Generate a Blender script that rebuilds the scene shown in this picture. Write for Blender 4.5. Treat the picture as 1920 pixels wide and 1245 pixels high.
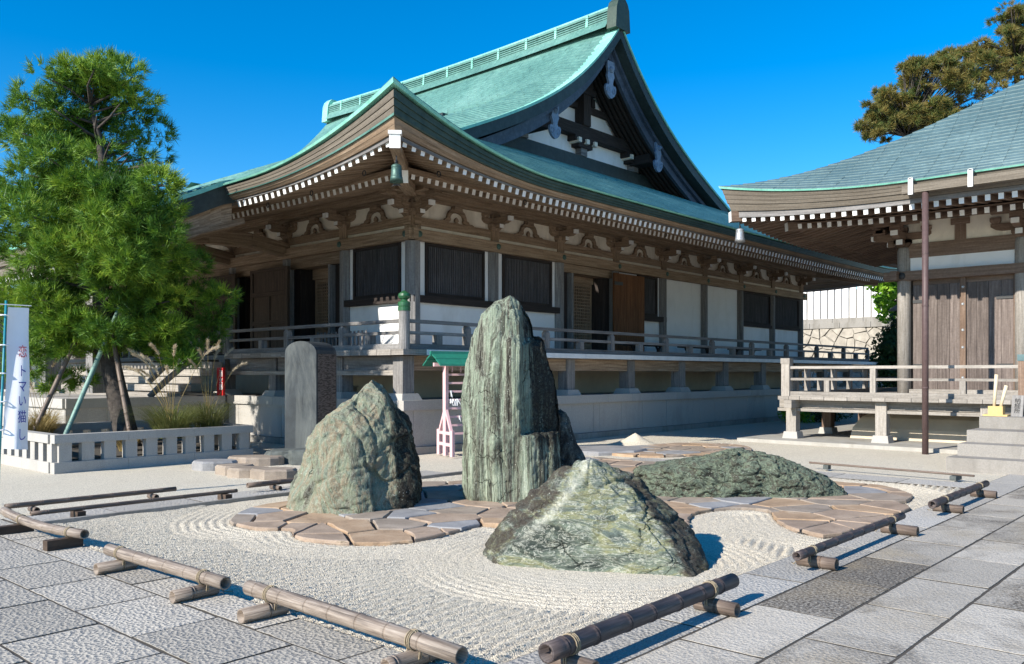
import bpy, math, random
import numpy as np
from mathutils import Vector, Matrix, noise

for o in list(bpy.data.objects):
    bpy.data.objects.remove(o)
scene = bpy.context.scene
COL = scene.collection
rnd = random.Random(7)
nr = np.random.RandomState(11)

# ------------------------------------------------------------------ camera
CAM_H = 1.6
CAM_A = math.atan2(1440.0, 1605.0)
cam_d = bpy.data.cameras.new('camera')
cam = bpy.data.objects.new('camera', cam_d)
COL.objects.link(cam)
cam.location = (0, 0, CAM_H)
cam.rotation_euler = (math.pi / 2, 0, CAM_A - math.pi / 2)
cam_d.sensor_width = 36.0
cam_d.lens = 36.0 * 1605.0 / 1920.0
cam_d.shift_y = 77.5 / 1920.0
cam_d.clip_end = 3000
cam_d.clip_start = 0.05
scene.camera = cam

# ------------------------------------------------------------------ light
SUN_EL = math.radians(29.5)
SUN_TO = Vector((-0.991, 0.135))          # horizontal direction towards the sun
SUN_TO.normalize()
world = bpy.data.worlds.new('World')
scene.world = world
world.use_nodes = True
wn = world.node_tree.nodes
wl = world.node_tree.links
sky = wn.new('ShaderNodeTexSky')
sky.sky_type = 'NISHITA'
sky.sun_disc = False
sky.sun_elevation = SUN_EL
sky.sun_rotation = math.atan2(SUN_TO.x, SUN_TO.y)
sky.air_density = 1.0
sky.dust_density = 0.0
sky.ozone_density = 4.0
sky.altitude = 200
hsv = wn.new('ShaderNodeHueSaturation')
hsv.inputs['Saturation'].default_value = 1.42
hsv.inputs['Hue'].default_value = 0.5
bg = wn['Background']
bg.inputs['Strength'].default_value = 0.122
wl.new(sky.outputs['Color'], hsv.inputs['Color'])
wl.new(hsv.outputs['Color'], bg.inputs['Color'])

sun_d = bpy.data.lights.new('sun', 'SUN')
sun_d.energy = 4.9
sun_d.angle = math.radians(0.53)
sun_d.color = (1.0, 0.94, 0.84)
sun = bpy.data.objects.new('sun', sun_d)
COL.objects.link(sun)
sdir = Vector((SUN_TO.x * math.cos(SUN_EL), SUN_TO.y * math.cos(SUN_EL), math.sin(SUN_EL)))
sun.rotation_euler = sdir.to_track_quat('Z', 'Y').to_euler()
sun.location = (-20, 10, 30)

scene.view_settings.view_transform = 'Standard'
scene.view_settings.look = 'None'
scene.view_settings.exposure = 0.74
scene.view_settings.gamma = 1.0
scene.render.engine = 'CYCLES'

# ------------------------------------------------------------------ mesh helper
def unit(v):
    return v.normalized() if v.length > 1e-9 else v


class MB:
    def __init__(self):
        self.v = []
        self.f = []
        self.m = []
        self.uv = []

    def add(self, verts, faces, mi=0, uvs=None):
        b = len(self.v)
        self.v.extend([tuple(p) for p in verts])
        for k, f in enumerate(faces):
            self.f.append(tuple(b + i for i in f))
            self.m.append(mi if isinstance(mi, int) else mi[k])
            if uvs:
                self.uv.append(uvs[k])
            else:
                self.uv.append([(verts[i][0] + verts[i][1], verts[i][2]) for i in f])

    def hexa(self, c, mi=0, e0=None, e1=None):
        """c: 8 corners, first 4 = start ring, last 4 = end ring"""
        c = [Vector(p) for p in c]
        L = (c[4] - c[0]).length
        w = (c[1] - c[0]).length
        h = (c[2] - c[1]).length
        o = rnd.random() * 7
        o2 = rnd.random() * 7
        faces = [(3, 2, 1, 0), (4, 5, 6, 7), (0, 1, 5, 4), (1, 2, 6, 5), (2, 3, 7, 6), (3, 0, 4, 7)]
        ms = [e0 if e0 is not None else mi, e1 if e1 is not None else mi, mi, mi, mi, mi]
        q = lambda a, b: [(o, a + o2), (o, b + o2), (o + L, b + o2), (o + L, a + o2)]
        uvs = [[(o, o2), (o + .05, o2), (o + .05, o2 + h), (o, o2 + h)]] * 2 + [q(0, w), q(w, w + h), q(w + h, 2 * w + h), q(2 * w + h, 2 * w + 2 * h)]
        self.add(c, faces, ms, uvs)

    def beam(self, p0, p1, w, h, mi=0, e0=None, e1=None, up=(0, 0, 1), w1=None, h1=None):
        p0 = Vector(p0)
        p1 = Vector(p1)
        d = unit(p1 - p0)
        s = d.cross(Vector(up))
        if s.length < 1e-6:
            s = Vector((1, 0, 0))
        s.normalize()
        u = s.cross(d)
        w1 = w if w1 is None else w1
        h1 = h if h1 is None else h1
        r = [(-1, -1), (1, -1), (1, 1), (-1, 1)]
        c = [p0 + s * (a * w / 2) + u * (b * h / 2) for a, b in r] + [p1 + s * (a * w1 / 2) + u * (b * h1 / 2) for a, b in r]
        self.hexa(c, mi, e0, e1)

    def box(self, x0, x1, y0, y1, z0, z1, mi=0):
        dx, dy, dz = abs(x1 - x0), abs(y1 - y0), abs(z1 - z0)
        cx, cy, cz = (x0 + x1) / 2, (y0 + y1) / 2, (z0 + z1) / 2
        if dx >= dy and dx >= dz:
            self.beam((min(x0, x1), cy, cz), (max(x0, x1), cy, cz), dy, dz, mi)
        elif dy >= dz:
            self.beam((cx, min(y0, y1), cz), (cx, max(y0, y1), cz), dx, dz, mi)
        else:
            self.beam((cx, cy, min(z0, z1)), (cx, cy, max(z0, z1)), dx, dy, mi, up=(0, 1, 0))

    def tube(self, pts, rad, n=10, caps=True, mi=0, cm=None, vs=1.0):
        pts = [Vector(p) for p in pts]
        if not hasattr(rad, '__len__'):
            rad = [rad] * len(pts)
        vs_, fs, uvs, ms = [], [], [], []
        L = 0
        o = rnd.random() * 9
        ref = None
        us = []
        for i, p in enumerate(pts):
            if i:
                L += (p - pts[i - 1]).length
            us.append(L + o)
            d = unit(pts[min(i + 1, len(pts) - 1)] - pts[max(i - 1, 0)])
            if ref is None:
                ref = Vector((0, 0, 1)) if abs(d.z) < .9 else Vector((1, 0, 0))
            s = unit(d.cross(ref))
            u = s.cross(d)
            ref = u
            for k in range(n):
                a = 2 * math.pi * k / n
                vs_.append(p + (s * math.cos(a) + u * math.sin(a)) * rad[i])
        for i in range(len(pts) - 1):
            for k in range(n):
                k2 = (k + 1) % n
                fs.append((i * n + k, i * n + k2, (i + 1) * n + k2, (i + 1) * n + k))
                a, b = k / n * vs, (k + 1) / n * vs
                uvs.append([(us[i], a), (us[i], b), (us[i + 1], b), (us[i + 1], a)])
                ms.append(mi)
        if caps:
            fs.append(tuple(range(n - 1, -1, -1)))
            uvs.append([(o, .1)] * n)
            ms.append(mi if cm is None else cm)
            fs.append(tuple((len(pts) - 1) * n + k for k in range(n)))
            uvs.append([(o, .1)] * n)
            ms.append(mi if cm is None else cm)
        self.add(vs_, fs, ms, uvs)

    def lathe(self, prof, c, n=16, mi=0, axis=None):
        vs, fs = [], []
        c = Vector(c)
        for r, z in prof:
            for k in range(n):
                a = 2 * math.pi * k / n
                vs.append(c + Vector((r * math.cos(a), r * math.sin(a), z)))
        for i in range(len(prof) - 1):
            for k in range(n):
                k2 = (k + 1) % n
                fs.append((i * n + k, i * n + k2, (i + 1) * n + k2, (i + 1) * n + k))
        fs.append(tuple(range(n - 1, -1, -1)))
        fs.append(tuple((len(prof) - 1) * n + k for k in range(n)))
        o = rnd.random() * 9
        uvs = []
        for i in range(len(prof) - 1):
            for k in range(n):
                z0, z1, a, b = prof[i][1] + o, prof[i + 1][1] + o, k / n, (k + 1) / n
                uvs.append([(z0, a), (z0, b), (z1, b), (z1, a)])
        uvs += [[(o, .1)] * n] * 2
        self.add(vs, fs, mi, uvs)

    def prism(self, poly, o, u, v, w, mi=0, sm=None):
        """poly 2D (ccw) in the frame o,u,v, extruded by vector w"""
        o, u, v, w = Vector(o), Vector(u), Vector(v), Vector(w)
        n = len(poly)
        a = [o + u * p[0] + v * p[1] for p in poly]
        b = [p + w for p in a]
        fs = [tuple(range(n)), tuple(range(2 * n - 1, n - 1, -1))]
        ms = [mi, mi]
        if u.cross(v).dot(w) > 0:
            fs = [tuple(range(n - 1, -1, -1)), tuple(range(n, 2 * n))]
        flip = u.cross(v).dot(w) > 0
        for i in range(n):
            j = (i + 1) % n
            fs.append((i, j, n + j, n + i) if flip else (j, i, n + i, n + j))
            ms.append(mi if sm is None else sm)
        vs = a + b
        pl = list(poly) + list(poly)
        uvs = [[pl[i] for i in f] for f in fs]
        self.add(vs, fs, ms, uvs)

    def grid(self, P, mi=0, close=False):
        """P: rows x cols x 3"""
        P = np.asarray(P)
        R, Cn = P.shape[:2]
        fs = []
        for i in range(R - 1):
            for j in range(Cn - 1 if not close else Cn):
                j2 = (j + 1) % Cn
                fs.append((i * Cn + j, i * Cn + j2, (i + 1) * Cn + j2, (i + 1) * Cn + j))
        self.add([tuple(p) for p in P.reshape(-1, 3)], fs, mi)

    def build(self, name, mat, parent=None, smooth=False, kind=None, label=None):
        me = bpy.data.meshes.new(name)
        me.from_pydata(self.v, [], self.f)
        mats = mat if isinstance(mat, (list, tuple)) else [mat]
        for m in mats:
            me.materials.append(m)
        if len(mats) > 1:
            me.polygons.foreach_set('material_index', self.m)
        ul = me.uv_layers.new(name='grain')
        flat = [c for f in self.uv for p in f for c in p]
        ul.data.foreach_set('uv', flat)
        if smooth:
            me.polygons.foreach_set('use_smooth', [True] * len(me.polygons))
        me.update()
        o = bpy.data.objects.new(name, me)
        COL.objects.link(o)
        setparent(o, parent)
        if kind:
            o['kind'] = kind
        if label:
            o['label'] = label
        return o


def setparent(o, parent):
    if parent is None:
        return
    o.parent = parent
    o.matrix_parent_inverse = world_of(parent).inverted()


def world_of(q):
    if q is None:
        return Matrix.Identity(4)
    return world_of(q.parent) @ q.matrix_parent_inverse @ Matrix.Translation(q.location)


def npmesh(name, V, Fq, mats, parent=None, smooth=False, kind=None, midx=None, attrs=None):
    """fast mesh from numpy: V (n,3), Fq (m,k) constant k"""
    me = bpy.data.meshes.new(name)
    V = np.ascontiguousarray(V, dtype=np.float32)
    Fq = np.ascontiguousarray(Fq, dtype=np.int32)
    me.vertices.add(len(V))
    me.vertices.foreach_set('co', V.ravel())
    m, k = Fq.shape
    me.loops.add(m * k)
    me.loops.foreach_set('vertex_index', Fq.ravel())
    me.polygons.add(m)
    me.polygons.foreach_set('loop_start', np.arange(0, m * k, k, dtype=np.int32))
    me.polygons.foreach_set('loop_total', np.full(m, k, dtype=np.int32))
    mats = mats if isinstance(mats, (list, tuple)) else [mats]
    for mm in mats:
        me.materials.append(mm)
    if midx is not None:
        me.polygons.foreach_set('material_index', np.ascontiguousarray(midx, dtype=np.int32))
    if smooth:
        me.polygons.foreach_set('use_smooth', np.ones(m, dtype=bool))
    if attrs:
        for an, arr in attrs.items():
            at = me.attributes.new(an, 'FLOAT', 'POINT')
            at.data.foreach_set('value', np.ascontiguousarray(arr, dtype=np.float32))
    me.update()
    me.validate()
    o = bpy.data.objects.new(name, me)
    COL.objects.link(o)
    setparent(o, parent)
    if kind:
        o['kind'] = kind
    return o


def thing(name, label, cat, loc=(0, 0, 0), group=None):
    o = bpy.data.objects.new(name, None)
    o.empty_display_size = .2
    COL.objects.link(o)
    o.location = loc
    o['label'] = label
    o['category'] = cat
    if group:
        o['group'] = group
    return o


def tag(o, label, cat, group=None):
    o['label'] = label
    o['category'] = cat
    if group:
        o['group'] = group
    return o


def copy_tree(o, offset, parent=None, label=None):
    c = o.copy()
    COL.objects.link(c)
    if parent is None:
        c.location = Vector(o.location) + Vector(offset)
    else:
        c.parent = parent
    if label:
        c['label'] = label
    for ch in list(o.children):
        copy_tree(ch, offset, c)
    return c


# ------------------------------------------------------------------ materials
class NT:
    def __init__(self, name, rough=.8, spec=.3):
        self.mat = bpy.data.materials.new(name)
        self.mat.use_nodes = True
        self.n = self.mat.node_tree.nodes
        self.l = self.mat.node_tree.links
        self.b = self.n['Principled BSDF']
        self.b.inputs['Roughness'].default_value = rough
        self.b.inputs['Specular IOR Level'].default_value = spec

    def coord(self, kind='Object', scale=(1, 1, 1)):
        if kind == 'UV':
            t = self.n.new('ShaderNodeUVMap')
            t.uv_map = 'grain'
            out = t.outputs[0]
        else:
            t = self.n.new('ShaderNodeTexCoord')
            out = t.outputs[kind]
        mp = self.n.new('ShaderNodeMapping')
        mp.inputs['Scale'].default_value = scale
        self.l.new(out, mp.inputs[0])
        return mp.outputs[0]

    def noise(self, vec, scale=5, detail=4, rough=.55, dist=0.0):
        t = self.n.new('ShaderNodeTexNoise')
        t.inputs['Scale'].default_value = scale
        t.inputs['Detail'].default_value = detail
        t.inputs['Roughness'].default_value = rough
        t.inputs['Distortion'].default_value = dist
        self.l.new(vec, t.inputs['Vector'])
        return t.outputs['Fac']

    def voro(self, vec, scale=5, feature='F1', out='Distance', rand=1.0):
        t = self.n.new('ShaderNodeTexVoronoi')
        t.feature = feature
        t.inputs['Scale'].default_value = scale
        t.inputs['Randomness'].default_value = rand
        self.l.new(vec, t.inputs['Vector'])
        return t.outputs[out]

    def wave(self, vec, scale=5, dist=2., detail=3, dscale=1., direction='X'):
        t = self.n.new('ShaderNodeTexWave')
        t.bands_direction = direction
        t.inputs['Scale'].default_value = scale
        t.inputs['Distortion'].default_value = dist
        t.inputs['Detail'].default_value = detail
        t.inputs['Detail Scale'].default_value = dscale
        self.l.new(vec, t.inputs['Vector'])
        return t.outputs['Fac']

    def ramp(self, fac, stops, interp='LINEAR'):
        r = self.n.new('ShaderNodeValToRGB')
        r.color_ramp.interpolation = interp
        e = r.color_ramp.elements
        while len(e) < len(stops):
            e.new(.5)
        for i, (p, c) in enumerate(stops):
            e[i].position = p
            e[i].color = (c[0], c[1], c[2], 1) if hasattr(c, '__len__') else (c, c, c, 1)
        self.l.new(fac, r.inputs[0])
        return r.outputs[0]

    def mix(self, fac, a, b, mode='MIX'):
        m = self.n.new('ShaderNodeMix')
        m.data_type = 'RGBA'
        m.blend_type = mode
        for s, x in ((0, fac), (6, a), (7, b)):
            if isinstance(x, (int, float)):
                m.inputs[s].default_value = x if s == 0 else (x, x, x, 1)
            elif isinstance(x, tuple):
                m.inputs[s].default_value = (x[0], x[1], x[2], 1)
            else:
                self.l.new(x, m.inputs[s])
        return m.outputs[2]

    def math(self, op, a, b=0.0):
        m = self.n.new('ShaderNodeMath')
        m.operation = op
        for s, x in ((0, a), (1, b)):
            if isinstance(x, (int, float)):
                m.inputs[s].default_value = x
            else:
                self.l.new(x, m.inputs[s])
        return m.outputs[0]

    def attr(self, name):
        a = self.n.new('ShaderNodeAttribute')
        a.attribute_name = name
        return a.outputs['Fac']

    def rand(self):
        return self.n.new('ShaderNodeObjectInfo').outputs['Random']

    def color(self, c):
        if isinstance(c, tuple):
            self.b.inputs['Base Color'].default_value = (c[0], c[1], c[2], 1)
        else:
            self.l.new(c, self.b.inputs['Base Color'])

    def bump(self, h, strength=.5, dist=.02, prev=None):
        b = self.n.new('ShaderNodeBump')
        b.inputs['Strength'].default_value = strength
        b.inputs['Distance'].default_value = dist
        self.l.new(h, b.inputs['Height'])
        if prev is not None:
            self.l.new(prev, b.inputs['Normal'])
        self.l.new(b.outputs[0], self.b.inputs['Normal'])
        return b.outputs[0]


def wood_mat(name, dark, mid, light, rough=.8, gs=(1.2, 22, 1), vary=.35, blot=(.35, .7)):
    t = NT(name, rough, .25)
    uv = t.coord('UV', gs)
    g = t.noise(uv, 1.0, 6, .65, .4)
    c = t.ramp(g, [(.3, dark), (.5, mid), (.72, light)])
    ob = t.coord('Object')
    big = t.noise(ob, 1.3, 4, .6)
    c = t.mix(t.ramp(big, [(blot[0], 0.), (blot[1], .6)]), c, mid)
    fine = t.noise(ob, 22, 3, .6)
    c = t.mix(.35, c, t.ramp(fine, [(.3, (.55, .55, .55)), (.7, (1.25, 1.25, 1.25))]), 'MULTIPLY')
    r = t.math('MULTIPLY_ADD', t.rand(), vary)
    t.n[r.node.name].inputs[2].default_value = 1 - vary / 2
    c = t.mix(1.0, c, r, 'MULTIPLY')
    t.color(c)
    t.bump(g, .45, .012)
    return t.mat


def plain(name, col, rough=.7, var=.2, scale=6, bump=.0, spec=.3, metal=0.0, bscale=40, detail=5, stain=None):
    t = NT(name, rough, spec)
    ob = t.coord('Object')
    n = t.noise(ob, scale, detail, .6)
    c = t.ramp(n, [(.25, tuple(x * (1 - var) for x in col)), (.75, tuple(min(1, x * (1 + var)) for x in col))])
    if stain:
        s = t.noise(t.coord('Object', (1, 1, .35)), 1.7, 5, .65, .5)
        c = t.mix(t.ramp(s, [(stain[1], 0.), (stain[2], 1.)]), c, stain[0])
    t.color(c)
    t.b.inputs['Metallic'].default_value = metal
    if bump:
        t.bump(t.noise(ob, bscale, 4, .6), bump, .01)
    return t.mat


M = {}
M['wood'] = wood_mat('weathered_brown_wood', (.115, .076, .048), (.27, .19, .125), (.46, .36, .265))
M['wood_grey'] = wood_mat('weathered_grey_wood', (.095, .09, .088), (.20, .19, .182), (.33, .315, .30))
M['wood_dark'] = wood_mat('dark_wood', (.016, .013, .012), (.035, .027, .024), (.07, .055, .048))
M['wood_door'] = wood_mat('stained_door_wood', (.035, .018, .01), (.15, .062, .024), (.26, .12, .05))
M['wood_door_old'] = wood_mat('old_dark_door_wood', (.03, .02, .015), (.07, .048, .035), (.12, .085, .062))
M['wood_pale'] = wood_mat('silvered_pale_wood', (.15, .135, .118), (.29, .263, .232), (.43, .40, .36), gs=(1.5, 26, 1))
M['wood_temple'] = wood_mat('temple_brown_wood', (.10, .062, .042), (.185, .125, .09), (.29, .21, .16))
M['wood_plank'] = wood_mat('door_plank_wood', (.07, .055, .05), (.135, .108, .095), (.23, .19, .17), vary=.55)
M['white_paint'] = plain('white_painted_end', (.80, .79, .76), .6, .08, 9)
M['plaster'] = plain('white_plaster', (.85, .84, .82), .85, .04, 3, .12, stain=((.68, .665, .63), .52, .82))
M['plaster_aged'] = plain('aged_cream_plaster', (.80, .73, .61), .9, .1, 3, .15, stain=((.45, .39, .30), .5, .8))
M['tan_plaster'] = plain('tan_plaster', (.54, .46, .35), .9, .12, 2.5, .15)
M['granite'] = plain('light_granite', (.39, .37, .34), .75, .2, 60, .25, stain=((.28, .265, .24), .52, .8), bscale=120)
M['granite_dark'] = plain('aged_granite', (.29, .275, .25), .8, .16, 40, .3, stain=((.17, .155, .13), .48, .72), bscale=120)
M['concrete'] = plain('concrete', (.36, .345, .31), .85, .12, 5, .2, stain=((.25, .23, .19), .5, .75))
M['iron'] = plain('black_iron', (.03, .03, .03), .5, .2, 20, 0, .4)
M['bronze'] = plain('bell_bronze', (.07, .13, .11), .5, .4, 30, .2, .5, .5)
M['silver'] = plain('grey_metal', (.45, .46, .47), .4, .15, 20, .1, .5, .6)
M['pipe'] = plain('maroon_painted_pipe', (.095, .062, .06), .5, .2, 12, .1)
M['finial'] = plain('green_glazed_bronze', (.022, .10, .04), .38, .35, 14, .1, .5)
M['slat'] = wood_mat('dark_slat_wood', (.04, .038, .04), (.085, .08, .083), (.17, .16, .16))
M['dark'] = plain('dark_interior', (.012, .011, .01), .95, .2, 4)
M['red_sign'] = plain('red_sign_paint', (.45, .02, .02), .5, .1, 8)
M['pink'] = plain('pink_painted_wood', (.62, .40, .41), .7, .1, 12, .1)
M['green_paint'] = plain('green_painted_metal', (.02, .17, .12), .45, .2, 10)
M['paper'] = plain('white_paper', (.82, .82, .82), .8, .05, 20)
M['yellow'] = plain('yellow_wood', (.58, .40, .16), .6, .15, 20)
M['black_board'] = plain('black_board', (.03, .03, .03), .6, .2, 20)
M['stone_base'] = plain('rough_dark_stone', (.09, .10, .095), .85, .4, 9, .5, bscale=25)
M['pale_metal'] = plain('pale_gutter_metal', (.62, .63, .62), .4, .1, 8, 0, .5)
M['rope'] = plain('straw_rope', (.30, .24, .16), .9, .25, 90, .4, bscale=300)


def copper_mat(name, a, b, c3, rough=.55, sheet=.3):
    t = NT(name, rough, .35)
    ob = t.coord('Object')
    n1 = t.noise(ob, .35, 4, .6, .3)
    n2 = t.noise(ob, 9, 5, .7)
    f = t.math('ADD', t.math('MULTIPLY', n1, .55), t.math('MULTIPLY', n2, .45))
    c = t.ramp(f, [(.34, a), (.5, b), (.66, c3)])
    v = t.voro(t.coord('Object', (1, 1, 1.6)), 3.6, out='Color')
    sep = t.n.new('ShaderNodeSeparateColor')
    t.l.new(v, sep.inputs[0])
    st_ = t.noise(t.coord('Object', (5, 5, .5)), 1.2, 5, .7)
    c = t.mix(t.ramp(st_, [(.5, 0.), (.7, .4)]), c, tuple(x * .55 for x in a))
    c = t.mix(sheet, c, t.ramp(sep.outputs[0], [(0, (.62, .66, .68)), (1, (1.2, 1.2, 1.18))]), 'MULTIPLY')
    t.color(c)
    t.bump(n2, .2, .01)
    return t.mat


M['copper'] = copper_mat('verdigris_copper', (.06, .155, .135), (.105, .235, .20), (.17, .325, .28), .40)
M['copper_blue'] = copper_mat('bluish_aged_copper', (.065, .115, .122), (.10, .165, .172), (.15, .225, .228), .5, .16)
M['copper_lip'] = copper_mat('bright_copper_edge', (.16, .46, .35), (.22, .56, .44), (.33, .66, .53))
M['copper_edge'] = copper_mat('shade_toned_copper_edge', (.022, .045, .034), (.042, .068, .05), (.07, .095, .068))
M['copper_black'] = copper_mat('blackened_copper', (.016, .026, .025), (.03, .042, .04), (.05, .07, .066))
M['patina_pale'] = copper_mat('pale_blue_patina', (.09, .13, .20), (.16, .22, .31), (.27, .34, .44))
M['patina_board'] = copper_mat('blue_black_board', (.035, .05, .075), (.06, .08, .115), (.11, .14, .19))
M['wood_eave'] = wood_mat('eave_edge_boards', (.09, .075, .058), (.165, .14, .11), (.25, .22, .18), gs=(.9, 30, 1))

# gravel: cream grains with grey ones between
def gravel_mat(name, base, dirt):
    t = NT(name, .9, .15)
    ob = t.coord('Object')
    v = t.voro(ob, 120, out='Color')
    sep = t.n.new('ShaderNodeSeparateColor')
    t.l.new(v, sep.inputs[0])
    c = t.ramp(sep.outputs[0], [(0, tuple(x * .55 for x in base)), (.2, tuple(x * .85 for x in base)), (.6, base), (1, tuple(min(.85, x * 1.22) for x in base))])
    big = t.noise(ob, .8, 5, .6)
    c = t.mix(t.ramp(big, [(.5, 0.), (.75, .45)]), c, dirt)
    t.color(c)
    d = t.voro(ob, 120)
    nb = t.bump(t.math('SUBTRACT', 1.0, d), .7, .010)
    t.bump(t.noise(ob, 30, 3, .6), .5, .02, nb)
    return t.mat


M['gravel'] = gravel_mat('cream_gravel', (.65, .58, .46), (.58, .515, .40))
M['ground'] = gravel_mat('sandy_gravel_ground', (.62, .565, .46), (.52, .455, .355))


def paver_mat(name, base, stain=False):
    t = NT(name, .82, .2)
    ob = t.coord('Object')
    sp = t.noise(ob, 95, 3, .7)
    c = t.ramp(sp, [(.3, tuple(x * .55 for x in base)), (.5, base), (.7, tuple(x * 1.3 for x in base))])
    pits = t.voro(t.coord('Object', (1, 1, 1)), 38)
    c = t.mix(.5, c, t.ramp(pits, [(.0, .45), (.35, 1.05)]), 'MULTIPLY')
    r = t.rand()
    c = t.mix(1.0, c, t.ramp(r, [(0, .8), (1, 1.12)]), 'MULTIPLY')
    dirt = t.noise(ob, 2.3, 6, .7, .5)
    c = t.mix(t.ramp(dirt, [(.5, 0.), (.72, .28)]), c, tuple(x * .45 for x in base))
    if stain:
        wn_ = t.noise(ob, 1.4, 6, .7, .4)
        thr = t.math('ADD', wn_, t.math('MULTIPLY', t.attr('stain'), .33))
        grime = t.noise(ob, 45, 4, .7)
        f = t.math('MULTIPLY', t.ramp(thr, [(.52, 0.), (.74, 1.)]), t.ramp(grime, [(.38, .25), (.6, 1.)]))
        c = t.mix(f, c, (.055, .045, .035))
        warm = t.noise(ob, .9, 4, .6)
        c = t.mix(t.ramp(warm, [(.5, 0.), (.75, .5)]), c, (.36, .28, .17))
    t.color(c)
    nb = t.bump(pits, .55 if not stain else .3, .02)
    t.bump(t.noise(ob, 60, 4, .65), .5, .012, nb)
    return t.mat


M['paver'] = paver_mat('pitted_granite_paver', (.43, .395, .34))
M['paver_stain'] = paver_mat('stained_granite_paver', (.45, .41, .35), True)
M['kerb'] = paver_mat('smooth_granite_kerb', (.44, .415, .375))


def flag_mat(name, base, acc):
    t = NT(name, .75, .25)
    ob = t.coord('Object')
    n = t.noise(ob, 2.5, 6, .65, .6)
    c = t.ramp(n, [(.3, tuple(x * .7 for x in base)), (.5, base), (.7, acc)])
    g = t.noise(ob, 60, 3, .7)
    c = t.mix(.5, c, t.ramp(g, [(.3, .7), (.7, 1.25)]), 'MULTIPLY')
    t.color(c)
    t.bump(n, .4, .03, t.bump(g, .3, .006))
    return t.mat


M['flag1'] = flag_mat('pinkish_flagstone', (.335, .25, .185), (.42, .325, .245))
M['flag2'] = flag_mat('orange_flagstone', (.385, .265, .17), (.46, .345, .235))
M['flag3'] = flag_mat('grey_flagstone', (.27, .265, .265), (.34, .335, .33))
M['flag4'] = flag_mat('mauve_flagstone', (.295, .24, .19), (.37, .305, .245))


def rock_mat(name, cols, lich, white, stretch=(1, 1, 1), scale=2.2, vein=.35, dist=1.2, rot=None, lscale=3.0):
    """cols: ramp colours of the stone body, lich: dark lichen crust, white: pale spots"""
    t = NT(name, .85, .12)
    ob = t.coord('Object', stretch)
    if rot:
        for nd in t.n:
            if nd.type == 'MAPPING':
                nd.inputs['Rotation'].default_value = rot
    o1 = t.coord('Object')
    n = t.noise(ob, scale, 8, .62, dist)
    k = len(cols)
    c = t.ramp(n, [(.33 + .33 * i / (k - 1), cc) for i, cc in enumerate(cols)])
    w = t.noise(ob, scale * 3.1, 6, .65, dist * 1.5)
    c = t.mix(t.ramp(t.math('ABSOLUTE', t.math('SUBTRACT', w, .5)), [(.0, vein), (.035, 0.)]), c, white)
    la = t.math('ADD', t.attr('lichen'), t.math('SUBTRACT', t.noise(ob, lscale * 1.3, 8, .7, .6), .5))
    qz = t.math('MULTIPLY', t.attr('quartz'), t.ramp(t.noise(o1, 9, 6, .7, .8), [(.35, .15), (.55, 1.)]))
    c = t.mix(qz, c, white)
    grit = t.noise(o1, 30, 5, .75)
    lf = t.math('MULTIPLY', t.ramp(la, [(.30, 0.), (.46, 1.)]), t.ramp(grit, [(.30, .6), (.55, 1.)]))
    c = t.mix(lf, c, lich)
    sp = t.voro(o1, 26)
    spn = t.noise(o1, 4, 3, .6)
    c = t.mix(t.math('MULTIPLY', t.ramp(sp, [(.10, .75), (.2, 0.)]), t.ramp(spn, [(.52, 0.), (.62, 1.)])), c, (.52, .53, .46))
    wv = t.n.new('ShaderNodeTexNoise')
    wv.inputs['Scale'].default_value = 2.5
    wv.inputs['Detail'].default_value = 5
    t.l.new(ob, wv.inputs['Vector'])
    wc = t.mix(.22, o1, wv.outputs['Color'], 'ADD')
    ed = t.voro(wc, 3.2, 'DISTANCE_TO_EDGE')
    cm_ = t.noise(o1, 1.9, 3, .6)
    ck = t.math('MULTIPLY', t.ramp(ed, [(.0, .8), (.016, 0.)]), t.ramp(cm_, [(.52, 0.), (.62, 1.)]))
    c = t.mix(ck, c, (.02, .018, .015))
    cr = t.noise(o1, 55, 4, .7)
    c = t.mix(.6, c, t.ramp(cr, [(.3, .6), (.7, 1.3)]), 'MULTIPLY')
    t.color(c)
    b1 = t.bump(w, .9, .045)
    b1 = t.bump(t.math('SUBTRACT', 1.0, ck), 1.0, .03, b1)
    t.bump(t.noise(o1, 42, 5, .7), .6, .012, b1)
    return t.mat


M['rock_tan'] = rock_mat('green_tan_rock', [(.06, .052, .04), (.145, .14, .105), (.19, .22, .155), (.23, .185, .125), (.215, .25, .185), (.085, .085, .066)], (.024, .021, .018), (.38, .39, .31), (1.3, 1.3, .5), 2.0, .45)
M['rock_tall'] = rock_mat('streaked_green_schist', [(.025, .022, .018), (.10, .096, .076), (.24, .285, .21), (.058, .053, .042), (.19, .225, .165), (.37, .415, .32)], (.028, .025, .021), (.50, .53, .42), (3.2, 3.2, .16), 1.5, .35, .7)
M['rock_front'] = rock_mat('veined_green_rock', [(.04, .05, .042), (.105, .125, .10), (.16, .19, .145), (.235, .235, .125), (.14, .17, .145), (.06, .072, .06)], (.062, .052, .042), (.48, .48, .40), (.8, .8, 2.6), 1.4, .75, 1.6, (.75, .35, .3))
M['rock_low'] = rock_mat('mottled_green_rock', [(.025, .03, .025), (.085, .10, .075), (.19, .235, .165), (.07, .058, .046), (.14, .175, .125)], (.024, .021, .018), (.36, .39, .30), (1, 1, 1.4), 4.6, .35, 1.8, None, 6.0)
M['rock_dark'] = rock_mat('dark_lichen_rock', [(.07, .07, .06), (.13, .13, .11), (.18, .19, .16)], (.04, .038, .035), (.4, .42, .36), (2, 2, .6), 2.4)


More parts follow.
